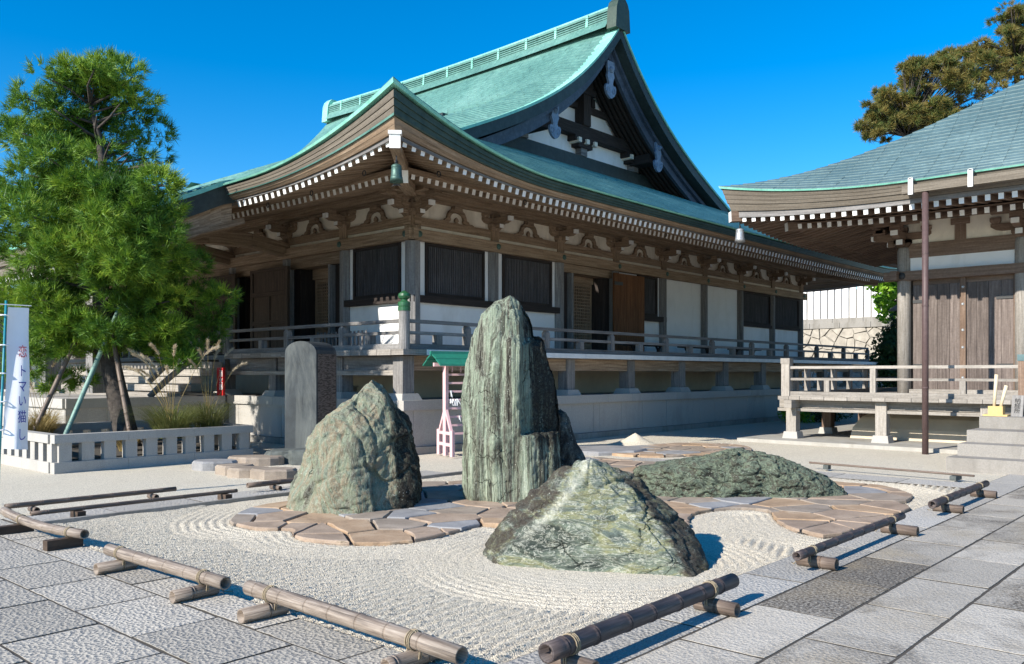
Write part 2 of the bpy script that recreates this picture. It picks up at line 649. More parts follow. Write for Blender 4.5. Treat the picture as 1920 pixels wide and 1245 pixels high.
def bamboo_mat(name, a, b, c3):
    t = NT(name, .55, .35)
    uv = t.coord('UV', (2.2, 9, 1))
    g = t.noise(uv, 1.6, 6, .65, .2)
    c = t.ramp(g, [(.28, a), (.5, b), (.72, c3)])
    uv2 = t.coord('UV', (.8, 60, 1))
    g2 = t.noise(uv2, 1.0, 3, .6)
    c = t.mix(t.ramp(g2, [(.32, .8), (.46, 0.)]), c, tuple(x * .5 for x in a))
    t.color(c)
    t.bump(g2, .3, .004)
    return t.mat


M['bamboo'] = bamboo_mat('dry_bamboo', (.10, .076, .06), (.24, .19, .15), (.39, .33, .275))
M['bamboo_dark'] = bamboo_mat('dark_aged_bamboo', (.035, .028, .027), (.075, .058, .055), (.13, .105, .10))
M['bamboo_mid'] = bamboo_mat('brown_aged_bamboo', (.07, .05, .038), (.15, .11, .085), (.25, .19, .15))
M['bamboo_green'] = bamboo_mat('green_bamboo', (.10, .20, .17), (.20, .33, .28), (.34, .46, .40))


def leaf_mat(name, cols, rough=.55, trans=.25):
    t = NT(name, rough, .3)
    ob = t.coord('Object')
    n = t.noise(ob, 1.1, 3, .6)
    n2 = t.noise(ob, 11, 3, .6)
    f = t.math('ADD', t.math('MULTIPLY', n, .5), t.math('MULTIPLY', n2, .5))
    k = len(cols)
    c = t.ramp(f, [(.32 + .36 * i / (k - 1), cc) for i, cc in enumerate(cols)])
    t.color(c)
    tr = t.n.new('ShaderNodeBsdfTranslucent')
    t.l.new(c, tr.inputs['Color'])
    mx = t.n.new('ShaderNodeMixShader')
    mx.inputs[0].default_value = trans
    t.l.new(t.b.outputs[0], mx.inputs[1])
    t.l.new(tr.outputs[0], mx.inputs[2])
    t.l.new(mx.outputs[0], t.n['Material Output'].inputs['Surface'])
    return t.mat


M['pine'] = leaf_mat('pine_needles', [(.012, .042, .009), (.062, .155, .017), (.19, .315, .028), (.40, .46, .052)])
M['pine_brown'] = leaf_mat('autumn_pine_needles', [(.035, .065, .018), (.10, .14, .034), (.24, .17, .045), (.15, .20, .05)])
M['leaf_dark'] = leaf_mat('dark_leaves', [(.012, .035, .012), (.03, .075, .02), (.06, .12, .03)])
M['leaf_lime'] = leaf_mat('lime_leaves', [(.08, .22, .02), (.20, .42, .03), (.38, .52, .05)], trans=.4)
M['dry_grass'] = leaf_mat('dry_grass', [(.16, .11, .035), (.30, .22, .08), (.45, .36, .17)])
M['green_grass'] = leaf_mat('tall_grass', [(.06, .10, .025), (.15, .17, .05), (.28, .26, .09)])
M['plume'] = leaf_mat('pampas_plume', [(.48, .38, .25), (.62, .52, .37), (.72, .64, .50)])
M['bark'] = plain('pine_bark', (.065, .055, .048), .95, .6, 14, .9, bscale=22)

# ================================================================== setting
FW = Vector((math.cos(CAM_A), math.sin(CAM_A), 0))
RT = Vector((math.sin(CAM_A), -math.cos(CAM_A), 0))


def struct(o):
    o['kind'] = 'structure'
    return o


mb = MB()
mb.add([(-600, -600, -.03), (900, -600, -.03), (900, 900, -.03), (-600, 900, -.03)], [(0, 1, 2, 3)])
ground = struct(mb.build('ground', M['ground']))


def slab_mesh(poly, z0, z1, ch, mat, jit=.004, stain=0.0, name='paving_slab'):
    """polygon slab with chamfered top edge; poly ccw world xy"""
    n = len(poly)
    cx = sum(p[0] for p in poly) / n
    cy = sum(p[1] for p in poly) / n
    tilt = (rnd.uniform(-1, 1) * jit, rnd.uniform(-1, 1) * jit)
    dz = rnd.uniform(-jit, jit)
    # inset polygon along edge normals
    ins = []
    for i in range(n):
        p0, p1, p2 = Vector(poly[i - 1]), Vector(poly[i]), Vector(poly[(i + 1) % n])
        d1 = unit(p1 - p0)
        d2 = unit(p2 - p1)
        n1 = Vector((-d1.y, d1.x))
        n2 = Vector((-d2.y, d2.x))
        b = n1 + n2
        k = b.dot(n1)
        b = b * (ch / max(k, .35)) if b.length > 1e-6 else n1 * ch
        q = p1 + b
        ins.append((q.x, q.y))
    vs = [(p[0], p[1], z0) for p in poly] + [(p[0], p[1], z1 - ch + dz) for p in poly] + \
         [(p[0], p[1], z1 + dz + tilt[0] * (p[0] - cx) + tilt[1] * (p[1] - cy)) for p in ins]
    fs = []
    for i in range(n):
        j = (i + 1) % n
        fs.append((i, j, n + j, n + i))
        fs.append((n + i, n + j, 2 * n + j, 2 * n + i))
    fs.append(tuple(2 * n + i for i in range(n)))
    me = bpy.data.meshes.new(name)
    me.from_pydata(vs, [], fs)
    me.materials.append(mat)
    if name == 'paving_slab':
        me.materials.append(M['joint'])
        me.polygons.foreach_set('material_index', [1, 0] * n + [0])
    at = me.attributes.new('stain', 'FLOAT', 'POINT')
    at.data.foreach_set('value', [stain] * len(vs))
    return me


def put(me, name, parent):
    o = bpy.data.objects.new(name, me)
    COL.objects.link(o)
    setparent(o, parent)
    return o


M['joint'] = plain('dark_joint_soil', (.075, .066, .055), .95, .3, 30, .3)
mb = MB()
mb.box(-1.2, 3.245, -.6, 13.5, -.2, -.0045)
paveL = struct(mb.build('pavement', M['joint']))
mb = MB()
mb.box(3.247, 15.42, -1.2, 3.2, -.2, -.0045)
paveR = struct(mb.build('pavement', M['joint']))
G = .0085


def chip(poly):
    # slightly worn, uneven edges with a rounded-off corner here and there
    out = []
    n = len(poly)
    for i in range(n):
        a, b = Vector(poly[i]), Vector(poly[(i + 1) % n])
        d = b - a
        nrm = Vector((-d.y, d.x)).normalized()
        k = max(2, int(d.length / .07))
        for q in range(k):
            p = a + d * (q / k) + nrm * (abs(rnd.gauss(0, .0028)) if q else rnd.choice((0, .002, .006, .012)))
            if q == 0:
                p = a + (Vector((sum(v[0] for v in poly) / n, sum(v[1] for v in poly) / n)) - a).normalized() * rnd.choice((0, .002, .004, .012))
            out.append((p.x, p.y))
    return out


def rect(x0, x1, y0, y1, g=G, j=.003):
    r = lambda: rnd.uniform(-j, j)
    return chip([(x0 + g + r(), y0 + g + r()), (x1 - g + r(), y0 + g + r()), (x1 - g + r(), y1 - g + r()), (x0 + g + r(), y1 - g + r())])


strips = [(2.9, 3.245)] + [(2.9 - .58 * (k + 1), 2.9 - .58 * k) for k in range(6)]
for k, (a, b) in enumerate(strips):
    off = 3.91 - .855 * 6 + (0 if k % 2 == 0 else .42)
    y = off
    while y < 13:
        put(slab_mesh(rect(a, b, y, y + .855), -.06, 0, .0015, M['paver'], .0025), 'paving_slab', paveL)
        y += .855
rs = [(2.7, 3.2)] + [(2.7 - .55 * (k + 1), 2.7 - .55 * k) for k in range(6)]
stained = {(1, 5): .75, (1, 6): 1.2, (3, 7): .7, (3, 6): .4, (2, 5): .3}
for k, (a, b) in enumerate(rs):
    x = 3.25 if k == 0 else 5.55 - 1.03 * 3 + (0 if k % 2 else .52)
    step = 1.55 if k == 0 else 1.03
    i = 0
    while x < 15.4:
        xe = min(x + step, 15.4)
        if xe - x > .1 and xe > 3.3:
            x0 = max(x, 3.25)
            st = 0.0 if k == 0 else max(0, rnd.gauss(0, .22))
            if k == 1 and abs(x0 - 5.55) < .3:
                st = .85
            if k == 1 and abs(x0 - 6.58) < .3:
                st = .95
            if k == 3 and 6.3 < x0 < 8.0:
                st = .45
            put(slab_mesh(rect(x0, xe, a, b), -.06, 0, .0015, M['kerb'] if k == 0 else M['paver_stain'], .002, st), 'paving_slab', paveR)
        x += step
# strip of slabs behind the garden and on its far end
mb = MB()
mb.box(3.26, 9.6, 9.82, 10.5, -.2, -.0075)
mb.box(13.12, 13.8, 3.21, 8.4, -.2, -.0075)
path = struct(mb.build('path', M['joint']))
x = 3.27
while x < 9.5:
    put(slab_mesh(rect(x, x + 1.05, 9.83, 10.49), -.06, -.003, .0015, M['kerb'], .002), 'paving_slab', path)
    x += 1.05
y = 3.22
while y < 8.2:
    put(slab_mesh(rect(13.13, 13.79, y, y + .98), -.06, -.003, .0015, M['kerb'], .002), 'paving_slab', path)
    y += .98
# thin dark kerb along the gravel edge at the back
mb = MB()
mb.beam((3.3, 9.77, -.01), (10.6, 9.77, -.01), .06, .08)
mb.beam((10.6, 9.77, -.01), (12.4, 11.3, -.01), .06, .08)
kb = struct(mb.build('garden_kerb', M['granite_dark']))

# ------------------------------------------------------------------ flagstones
FLAG = [(4.9, 8.52), (4.75, 8.2), (4.77, 7.8), (4.98, 7.48), (4.79, 7.15), (4.8, 6.82), (4.9, 6.55), (5.09, 6.31), (5.34, 6.14), (5.58, 6.11), (5.98, 6.15), (6.48, 6.23), (6.6, 5.9), (6.9, 5.2), (7.21, 4.67), (7.74, 4.54), (8.24, 4.8), (8.59, 4.93), (8.94, 4.94), (9.3, 4.72), (9.35, 4.42), (9.08, 4.23), (8.73, 4.0), (8.36, 3.63), (8.28, 3.42), (8.46, 3.22), (10.58, 3.22), (10.81, 3.4), (11.65, 3.52), (12.07, 3.79), (12.47, 4.24), (12.4, 4.67), (12.49, 5.8), (11.04, 6.45), (11.38, 7.55), (13.0, 7.9), (13.0, 9.05), (13.0, 9.7), (10.86, 9.26), (8.94, 8.98), (8.4, 9.31), (7.26, 9.0), (6.02, 9.12), (5.42, 8.98)]
FLAG2 = [(14.3, 10.5), (13.9, 9.6), (14.2, 8.9), (14.9, 8.55), (15.56, 8.3), (16.6, 8.2), (17.6, 9.0), (17.3, 10.2), (16.41, 10.4), (15.33, 10.6)]


def resample(poly, step=.12):
    n = len(poly)
    P = [Vector(p) for p in poly]
    out = []
    for i in range(n):
        p0, p1, p2, p3 = P[i - 1], P[i], P[(i + 1) % n], P[(i + 2) % n]
        k = max(1, int((p2 - p1).length / step))
        for j in range(k):
            t = j / k
            out.append(.5 * ((2 * p1) + (p2 - p0) * t + (2 * p0 - 5 * p1 + 4 * p2 - p3) * t * t + (3 * p1 - p0 - 3 * p2 + p3) * t ** 3))
    return [(p.x, p.y) for p in out]


def clip_half(poly, nx, ny, d):
    """keep points with n.p <= d"""
    out = []
    n = len(poly)
    for i in range(n):
        a, b = poly[i], poly[(i + 1) % n]
        da = nx * a[0] + ny * a[1] - d
        db = nx * b[0] + ny * b[1] - d
        if da <= 0:
            out.append(a)
        if (da < 0 < db) or (db < 0 < da):
            t = da / (da - db)
            out.append((a[0] + (b[0] - a[0]) * t, a[1] + (b[1] - a[1]) * t))
    return out


def area(p):
    return .5 * sum(p[i][0] * p[(i + 1) % len(p)][1] - p[(i + 1) % len(p)][0] * p[i][1] for i in range(len(p)))


def voronoi(region, spacing, gap, seed, rag=.012):
    rr = random.Random(seed)
    xs = [p[0] for p in region]
    ys = [p[1] for p in region]
    seeds = []
    y = min(ys) - spacing
    row = 0
    while y < max(ys) + spacing:
        x = min(xs) - spacing + (row % 2) * spacing * .5
        while x < max(xs) + spacing:
            seeds.append((x + rr.uniform(-.42, .42) * spacing, y + rr.uniform(-.42, .42) * spacing))
            x += spacing * rr.uniform(.8, 1.35)
        y += spacing * .86
        row += 1
    cells = []
    for i, s in enumerate(seeds):
        sub = [(s[0] - 2 * spacing, s[1] - 2 * spacing), (s[0] + 2 * spacing, s[1] - 2 * spacing), (s[0] + 2 * spacing, s[1] + 2 * spacing), (s[0] - 2 * spacing, s[1] + 2 * spacing)]
        hp = []
        for j, q in enumerate(seeds):
            if i == j:
                continue
            dx, dy = q[0] - s[0], q[1] - s[1]
            L = math.hypot(dx, dy)
            if L > 3.2 * spacing or L < 1e-6:
                continue
            nx, ny = dx / L, dy / L
            hp.append((nx, ny, nx * (s[0] + q[0]) / 2 + ny * (s[1] + q[1]) / 2 - gap / 2 * rr.uniform(.6, 1.5)))
        poly = region
        for h in hp:
            poly = clip_half(poly, *h)
            if len(poly) < 3:
                break
        if len(poly) >= 3 and area(poly) > .012 * (spacing / .5) ** 2:
            # drop near-duplicate points
            q = [poly[0]]
            for p in poly[1:]:
                if math.hypot(p[0] - q[-1][0], p[1] - q[-1][1]) > .025:
                    q.append(p)
            if len(q) > 3 and math.hypot(q[0][0] - q[-1][0], q[0][1] - q[-1][1]) < .025:
                q.pop()
            if len(q) >= 3:
                cells.append(q)
    return cells


def roughen(poly, seed, amp=.012, step=.12):
    rr = random.Random(seed)
    out = []
    n = len(poly)
    for i in range(n):
        a, b = Vector(poly[i]), Vector(poly[(i + 1) % n])
        k = max(1, int((b - a).length / step))
        for j in range(k):
            p = a.lerp(b, j / k)
            out.append((p.x + rr.uniform(-amp, amp), p.y + rr.uniform(-amp, amp)))
    return out


fr = resample(FLAG)
fr2 = resample(FLAG2)
mb = MB()
mb.add([(p[0], p[1], -.005) for p in fr], [tuple(range(len(fr)))])
mb.add([(p[0], p[1], -.012) for p in fr2], [tuple(range(len(fr2)))])
flagbed = struct(mb.build('flagstone_path', M['joint']))
M['flag_bed'] = M['joint']
fm = [M['flag1'], M['flag1'], M['flag1'], M['flag2'], M['flag3'], M['flag4'], M['flag4']]
for reg, zt, sd in ((fr, .028, 5), (fr2, .015, 9)):
    for i, cpoly in enumerate(voronoi(reg, .56, .03, sd)):
        cp = roughen(cpoly, i, .009)
        put(slab_mesh(cp, -.03, zt, .009, fm[rnd.randrange(len(fm))], .006, name='flagstone'), 'flagstone', flagbed)

# ------------------------------------------------------------------ raked gravel
ROCKS2D = []          # (centre xy, radius) for the rake pattern


def pt(lat, dep, z=0.0):
    p = FW * dep + RT * lat
    return Vector((p.x, p.y, z))


for lat, dep, r in ((-1.9, 10.4, .85), (0.0, 10.9, .7), (.7, 7.35, 1.0), (3.0, 11.2, 1.3)):
    p = pt(lat, dep)
    ROCKS2D.append((p.x, p.y, r))


def polydist(X, Y, poly):
    D = np.full(X.shape, 1e9)
    inside = np.zeros(X.shape, bool)
    n = len(poly)
    for i in range(n):
        ax, ay = poly[i]
        bx, by = poly[(i + 1) % n]
        dx, dy = bx - ax, by - ay
        t = np.clip(((X - ax) * dx + (Y - ay) * dy) / (dx * dx + dy * dy + 1e-12), 0, 1)
        D = np.minimum(D, np.hypot(X - ax - t * dx, Y - ay - t * dy))
        c = ((ay > Y) != (by > Y)) & (X < (bx - ax) * (Y - ay) / (by - ay + 1e-12) + ax)
        inside ^= c
    return np.where(inside, -D, D)


gx = np.arange(3.247, 13.13, .022)
gy = np.arange(3.203, 9.75, .022)
GX, GY = np.meshgrid(gx, gy)
fd = polydist(GX, GY, fr[::2])
rp = ROCKS2D[2]
rd = np.hypot((GX - rp[0]) * 1.0, (GY - rp[1])) - rp[2]
od = np.minimum(fd, rd)
wob = .05 * np.sin(GX * 1.3 + .5) + .03 * np.sin(GX * 2.9)
ph = np.where(od < .62, od / .095, (GY - .2 * (GX - 4) + wob) / .1)
amp = np.where(od < .62, (.22 + .26 * np.clip(1.2 - od, 0, 1)) * (.55 + .45 * np.sin(GX * 2.3 + GY * 1.1)), 1.25)
# worn patches where the rake marks fade
wear = .5 + .5 * np.sin(GX * 1.7 + 1.1 * np.sin(GY * 1.3)) * np.sin(GY * 1.9 + .6)
amp = amp * (.6 + .4 * np.clip(wear * 1.5, 0, 1))
amp *= np.clip((np.abs(od - .62)) / .05, .2, 1)
cw = np.cos(2 * np.pi * ph)
GZ = -.012 + .02 * amp * (np.sign(cw) * np.abs(cw) ** .8) + nr.normal(0, .0014, GX.shape)
GZ = np.where(fd < 0, -.045, GZ)
edge = np.minimum(np.minimum(GX - gx[0], gx[-1] - GX), np.minimum(GY - gy[0], gy[-1] - GY))
GZ = np.where(edge < .05, np.minimum(GZ, -.012), GZ)
V = np.stack([GX, GY, GZ], -1).reshape(-1, 3)
nx_, ny_ = len(gx), len(gy)
idx = np.arange(nx_ * ny_).reshape(ny_, nx_)
Fq = np.stack([idx[:-1, :-1], idx[:-1, 1:], idx[1:, 1:], idx[1:, :-1]], -1).reshape(-1, 4)
gravel = npmesh('raked_gravel', V, Fq, M['gravel'], smooth=True, kind='stuff')
tag(gravel, 'cream raked gravel with combed ridges filling the dry garden', 'gravel')

# loose grains lying on the raked bed (nearest part)
NG = 110000
px = 3.26 + 9.0 * nr.rand(NG * 3) ** 1.6
py = 3.22 + 6.4 * nr.rand(NG * 3) ** 1.35
ok = np.where(px + py * .2 < 14)[0][:NG]
px, py = px[ok], py[ok]
ii = np.clip(((px - gx[0]) / .022).astype(int), 0, nx_ - 1)
jj = np.clip(((py - gy[0]) / .022).astype(int), 0, ny_ - 1)
good = od[jj, ii] > .01
px, py, ii, jj = px[good], py[good], ii[good], jj[good]
pz = GZ[jj, ii]
n = len(px)
sz = nr.uniform(.003, .0065, n)
octv = np.array([(1, 0, 0), (0, 1, 0), (-1, 0, 0), (0, -1, 0), (0, 0, .75), (0, 0, -.75)], float)
octf = np.array([(0, 1, 4), (1, 2, 4), (2, 3, 4), (3, 0, 4)])
ang = nr.uniform(0, 6.28, n)
ca, sa = np.cos(ang), np.sin(ang)
st = nr.uniform(.7, 1.4, (n, 1))
vx = (octv[None, :, 0] * st * ca[:, None] - octv[None, :, 1] * sa[:, None]) * sz[:, None] + px[:, None]
vy = (octv[None, :, 0] * st * sa[:, None] + octv[None, :, 1] * ca[:, None]) * sz[:, None] + py[:, None]
vz = octv[None, :, 2] * sz[:, None] + pz[:, None] + .002
V = np.stack([vx, vy, vz], -1).reshape(-1, 3)
Fq = (octf[None] + (np.arange(n) * 6)[:, None, None]).reshape(-1, 3)
grains = npmesh('gravel_grains', V, Fq, M['gravel'], kind='stuff')
tag(grains, 'loose cream gravel grains lying on the raked bed', 'gravel')

# ------------------------------------------------------------------ rocks
def fbm(p, octv_, s):
    return noise.fractal(Vector(p) * s, 1.0, 2.1, octv_)


def rock(name, label, d0, left, right, front, back, mat, planes=(), seed=0, amp=.05, res=(110, 170), e=.8, flute=0., lich=None, zmin=-.12, dpow=.6, fs=2.2, fine=.012, strata=None, chunk=None, post=None, quartz=None):
    left = sorted(left, key=lambda p: p[1])
    right = sorted(right, key=lambda p: p[1])
    zt = max(left[-1][1], right[-1][1])
    R, N = res
    zl = np.array([p[1] for p in left])
    ll = np.array([p[0] for p in left])
    zr = np.array([p[1] for p in right])
    lr = np.array([p[0] for p in right])
    v = np.linspace(0, 1, R)
    Z = zmin + (zt - zmin) * (1 - (1 - v) ** 1.5)
    Lz = np.interp(Z, zl, ll)
    Rz = np.interp(Z, zr, lr)
    half = np.maximum((Rz - Lz) / 2, .004)
    half[-1] = .004
    mid = (Rz + Lz) / 2
    hm = half.max()
    th = np.linspace(0, 2 * np.pi, N, endpoint=False)
    ct, s_ = np.cos(th), np.sin(th)
    cx = np.sign(ct) * np.abs(ct) ** e
    cy = np.sign(s_) * np.abs(s_) ** e
    pts = []
    for i in range(R):
        g = (half[i] / hm) ** dpow
        for k in range(N):
            dd = (back if cy[k] > 0 else front) * g * cy[k]
            pts.append([mid[i] + half[i] * cx[k], d0 + dd, Z[i]])
    P = np.array(pts)
    off = np.array([seed * 3.17, seed * 1.91, seed * 2.3])
    for (q, nrm, soft) in planes:
        nrm = np.array(nrm, float)
        nrm /= np.linalg.norm(nrm)
        s = (P - np.array(q)) @ nrm
        k = np.where(s > 0, s, 0)
        hh = np.array([nrm[0], nrm[1], 0.0])
        hl = np.linalg.norm(hh)
        P -= (hh / hl ** 2)[None] * (k * (1 - soft))[:, None]
    if post:
        P = post(P)
    # displacement along the horizontal outward direction and up
    cen = np.stack([np.repeat(mid, N), np.full(R * N, d0), np.full(R * N, zt * .35)], -1)
    out = P - cen
    out /= np.linalg.norm(out, axis=1)[:, None] + 1e-9
    disp = np.empty(len(P))
    for i, p in enumerate(P):
        q = p + off
        a = noise.fractal(Vector(q * fs), .9, 2.0, 5) * amp
        rdg = 1 - abs(noise.noise(Vector(q * np.array([fs * 1.7, fs * 1.7, fs * .9]) + 7))) * 2
        a += amp * .55 * (rdg - .5)
        if flute:
            a += flute * noise.fractal(Vector((q[0] * 5.5, q[1] * 5.5, q[2] * .45)), .9, 2.0, 3)
        if strata is not None:
            sv = strata
            w = q[0] * sv[0] + q[1] * sv[1] + q[2] * sv[2] + .25 * noise.noise(Vector(q * 1.6))
            a += sv[3] * noise.fractal(Vector((w * sv[4], q[0] * .6, q[1] * .6)), .7, 2.1, 4)
        if chunk:
            cq = Vector((q[0] * chunk[1], q[1] * chunk[1], q[2] * chunk[2]))
            wq = cq + noise.noise_vector(cq * 1.3) * .25
            dd, pp = noise.voronoi(wq)
            cv = noise.cell_vector(pp[0] * 31.7 + Vector((.5, .5, .5))) - Vector((.5, .5, .5))
            a += chunk[0] * 2.2 * (wq - pp[0]).dot(cv)
            gap = dd[1] - dd[0]
            a -= chunk[0] * .7 * max(0.0, 1 - gap / .09)
        a += fine * noise.fractal(Vector(q * 14), .8, 2.0, 4)
        disp[i] = a
    tip = np.clip(np.repeat(half, N) / .12, .25, 1)
    P = P + out * (disp * tip)[:, None]
    W = np.outer(P[:, 0], np.array(RT)) + np.outer(P[:, 1], np.array(FW))
    W[:, 2] = P[:, 2]
    fcs = []
    for i in range(R - 1):
        b = np.arange(N)
        c = (b + 1) % N
        fcs.append(np.stack([i * N + b, i * N + c, (i + 1) * N + c, (i + 1) * N + b], -1))
    F_ = np.concatenate(fcs)[:, ::-1]
    # normals in the rock's own frame for the lichen weight
    o = npmesh(name, W, F_[:, ::-1], mat, smooth=True)
    me = o.data
    nn = np.empty(len(W) * 3, dtype=np.float32)
    me.vertices.foreach_get('normal', nn)
    nn = nn.reshape(-1, 3)
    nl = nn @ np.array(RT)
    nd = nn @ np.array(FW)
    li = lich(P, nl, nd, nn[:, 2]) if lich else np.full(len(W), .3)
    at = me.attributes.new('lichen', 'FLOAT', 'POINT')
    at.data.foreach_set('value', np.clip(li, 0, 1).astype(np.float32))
    if quartz:
        at = me.attributes.new('quartz', 'FLOAT', 'POINT')
        at.data.foreach_set('value', np.clip(quartz(P), 0, 1).astype(np.float32))
    c0 = W.mean(0)
    tag(o, label, 'rock', 'standing rocks of the dry garden')
    return o


r1l = [(-2.76, -.2), (-2.72, -.02), (-2.63, .22), (-2.52, .49), (-2.42, .74), (-2.3, .97), (-2.2, 1.11), (-2.02, 1.27), (-1.86, 1.40), (-1.70, 1.52)]
r1r = [(-1.12, -.2), (-1.15, .11), (-1.14, .27), (-1.15, .49), (-1.22, .7), (-1.24, .87), (-1.3, 1.03), (-1.41, 1.13), (-1.49, 1.3), (-1.60, 1.43), (-1.70, 1.52)]
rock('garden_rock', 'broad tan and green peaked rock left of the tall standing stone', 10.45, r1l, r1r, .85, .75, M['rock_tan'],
     planes=[((-1.75, 9.85, .9), (.62, -.75, .22), .12), ((-2.2, 9.85, .7), (-.42, -.86, .3), .15), ((-1.75, 10.1, 1.2), (.1, -.8, .62), .3)],
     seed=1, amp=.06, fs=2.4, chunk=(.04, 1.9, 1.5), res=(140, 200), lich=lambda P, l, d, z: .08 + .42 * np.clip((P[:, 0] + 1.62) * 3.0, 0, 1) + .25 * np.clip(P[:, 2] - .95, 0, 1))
def ledge(P):
    # upper right of the tall stone is set back above a squared ledge
    a = np.clip((P[:, 0] - .10) / .05, 0, 1) * np.clip((P[:, 2] - .84) / .03, 0, 1)
    f = (P[:, 1] < 10.85)
    P = P.copy()
    P[:, 1] += .17 * a * f
    b_ = np.clip((P[:, 0] + .10) / .06, 0, 1) * np.clip((2.02 - P[:, 2]) / .05, 0, 1) * np.clip((P[:, 2] - 1.0) / .9, 0, 1)
    P[:, 1] -= .07 * b_ * f
    return P


tl = [(-.50, -.2), (-.53, -.02), (-.59, .13), (-.61, .45), (-.64, .82), (-.66, 1.2), (-.65, 1.45), (-.59, 1.74), (-.51, 2.06), (-.42, 2.29), (-.29, 2.43), (-.17, 2.53), (-.06, 2.555)]
tr_ = [(.66, -.2), (.62, .42), (.59, .87), (.58, 1.2), (.55, 1.39), (.5, 1.62), (.44, 1.87), (.38, 2.02), (.28, 2.1), (.26, 2.24), (.21, 2.36), (.11, 2.47), (-.06, 2.555)]
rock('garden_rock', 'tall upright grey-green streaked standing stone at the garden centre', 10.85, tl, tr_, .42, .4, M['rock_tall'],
     planes=[((.2, 10.5, 1.5), (.55, -.8, .12), .25), ((-.45, 10.6, 1), (-.75, -.65, .08), .35)],
     seed=2, amp=.03, res=(170, 220), flute=.065, fs=1.6, chunk=(.035, 2.2, .6), post=ledge,
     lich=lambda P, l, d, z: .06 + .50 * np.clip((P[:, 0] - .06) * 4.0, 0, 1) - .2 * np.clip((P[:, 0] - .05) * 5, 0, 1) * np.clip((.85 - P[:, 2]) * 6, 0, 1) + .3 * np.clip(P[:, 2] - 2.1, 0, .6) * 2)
sl = [(.45, -.2), (.45, .5), (.5, 1.0), (.64, 1.12)]
sr = [(1.04, -.2), (1.0, .2), (.94, .49), (.85, .71), (.79, .89), (.71, 1.07), (.64, 1.12)]
rock('garden_rock', 'small dark leaning rock tucked behind the tall standing stone', 11.35, sl, sr, .22, .3, M['rock_dark'], seed=3, amp=.03, res=(60, 90), chunk=(.03, 4, 2),
     lich=lambda P, l, d, z: np.full(len(P), .42))
# step block on the right foot of the tall stone belongs to the same stone
fl_ = [(-.34, -.2), (-.27, -.02), (-.25, .08), (-.24, .14), (-.16, .26), (-.07, .39), (.06, .52), (.15, .61), (.22, .69), (.37, .75), (.5, .78), (.62, .82), (.70, .86)]
frr = [(1.72, -.2), (1.67, -.05), (1.6, .13), (1.47, .29), (1.36, .42), (1.26, .55), (1.21, .65), (1.09, .69), (.93, .77), (.81, .83), (.70, .86)]
A_ = np.array((.66, 7.45, .84))
B_ = np.array((-.077, 7.22, .05))
C_ = np.array((1.40, 6.80, .0))
n_front = np.cross(C_ - A_, B_ - A_)
n_front = n_front / np.linalg.norm(n_front)
if n_front[1] > 0:
    n_front = -n_front
D_ = np.array((1.62, 7.15, .05))
n_right = np.cross(D_ - A_, C_ - A_)
n_right = n_right / np.linalg.norm(n_right)
if n_right[0] < 0:
    n_right = -n_right


E_ = np.array((-.27, 7.95, .1))
n_left = np.cross(E_ - A_, B_ - A_)
n_left = n_left / np.linalg.norm(n_left)
if n_left[0] > 0:
    n_left = -n_left


def ridge_lines(P):
    z = P[:, 2]
    lf = np.interp(z, [.05, .45, .84], [-.07, .34, .64])
    rg = np.interp(z, [0., .44, .84], [1.33, 1.13, .74])
    return lf, rg


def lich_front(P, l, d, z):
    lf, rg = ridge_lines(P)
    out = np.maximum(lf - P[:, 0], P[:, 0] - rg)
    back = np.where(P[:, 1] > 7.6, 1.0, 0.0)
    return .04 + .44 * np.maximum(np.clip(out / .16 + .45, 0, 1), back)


def quartz_front(P):
    lf, rg = ridge_lines(P)
    return .9 * np.exp(-((P[:, 0] - lf - .03) / .045) ** 2) * np.clip((P[:, 2] - .12) * 5, 0, 1)


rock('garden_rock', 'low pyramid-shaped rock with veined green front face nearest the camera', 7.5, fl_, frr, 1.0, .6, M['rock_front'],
     planes=[(A_, n_front, .06), (A_, n_left, .1), (A_, n_right, .35)], seed=4, amp=.035, chunk=(.035, 2.4, 2.4), quartz=quartz_front, res=(140, 250), e=.75, lich=lich_front, fs=2.4, dpow=.75,
     strata=(.55, -.1, 1.0, .035, 7.0))
r4l = [(1.56, -.2), (1.62, .1), (1.65, .29), (1.7, .34), (2.01, .40), (2.26, .45), (2.48, .47), (2.85, .56), (3.0, .595)]
r4r = [(4.6, -.2), (4.47, -.03), (4.38, .03), (4.27, .13), (4.18, .22), (4.0, .31), (3.78, .41), (3.51, .49), (3.27, .56), (3.0, .595)]
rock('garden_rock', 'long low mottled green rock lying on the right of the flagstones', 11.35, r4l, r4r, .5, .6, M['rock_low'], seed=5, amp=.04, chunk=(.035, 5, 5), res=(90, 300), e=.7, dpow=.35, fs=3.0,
     lich=lambda P, l, d, z: .22 + .18 * np.clip(-z + .6, 0, 1), fine=.02)

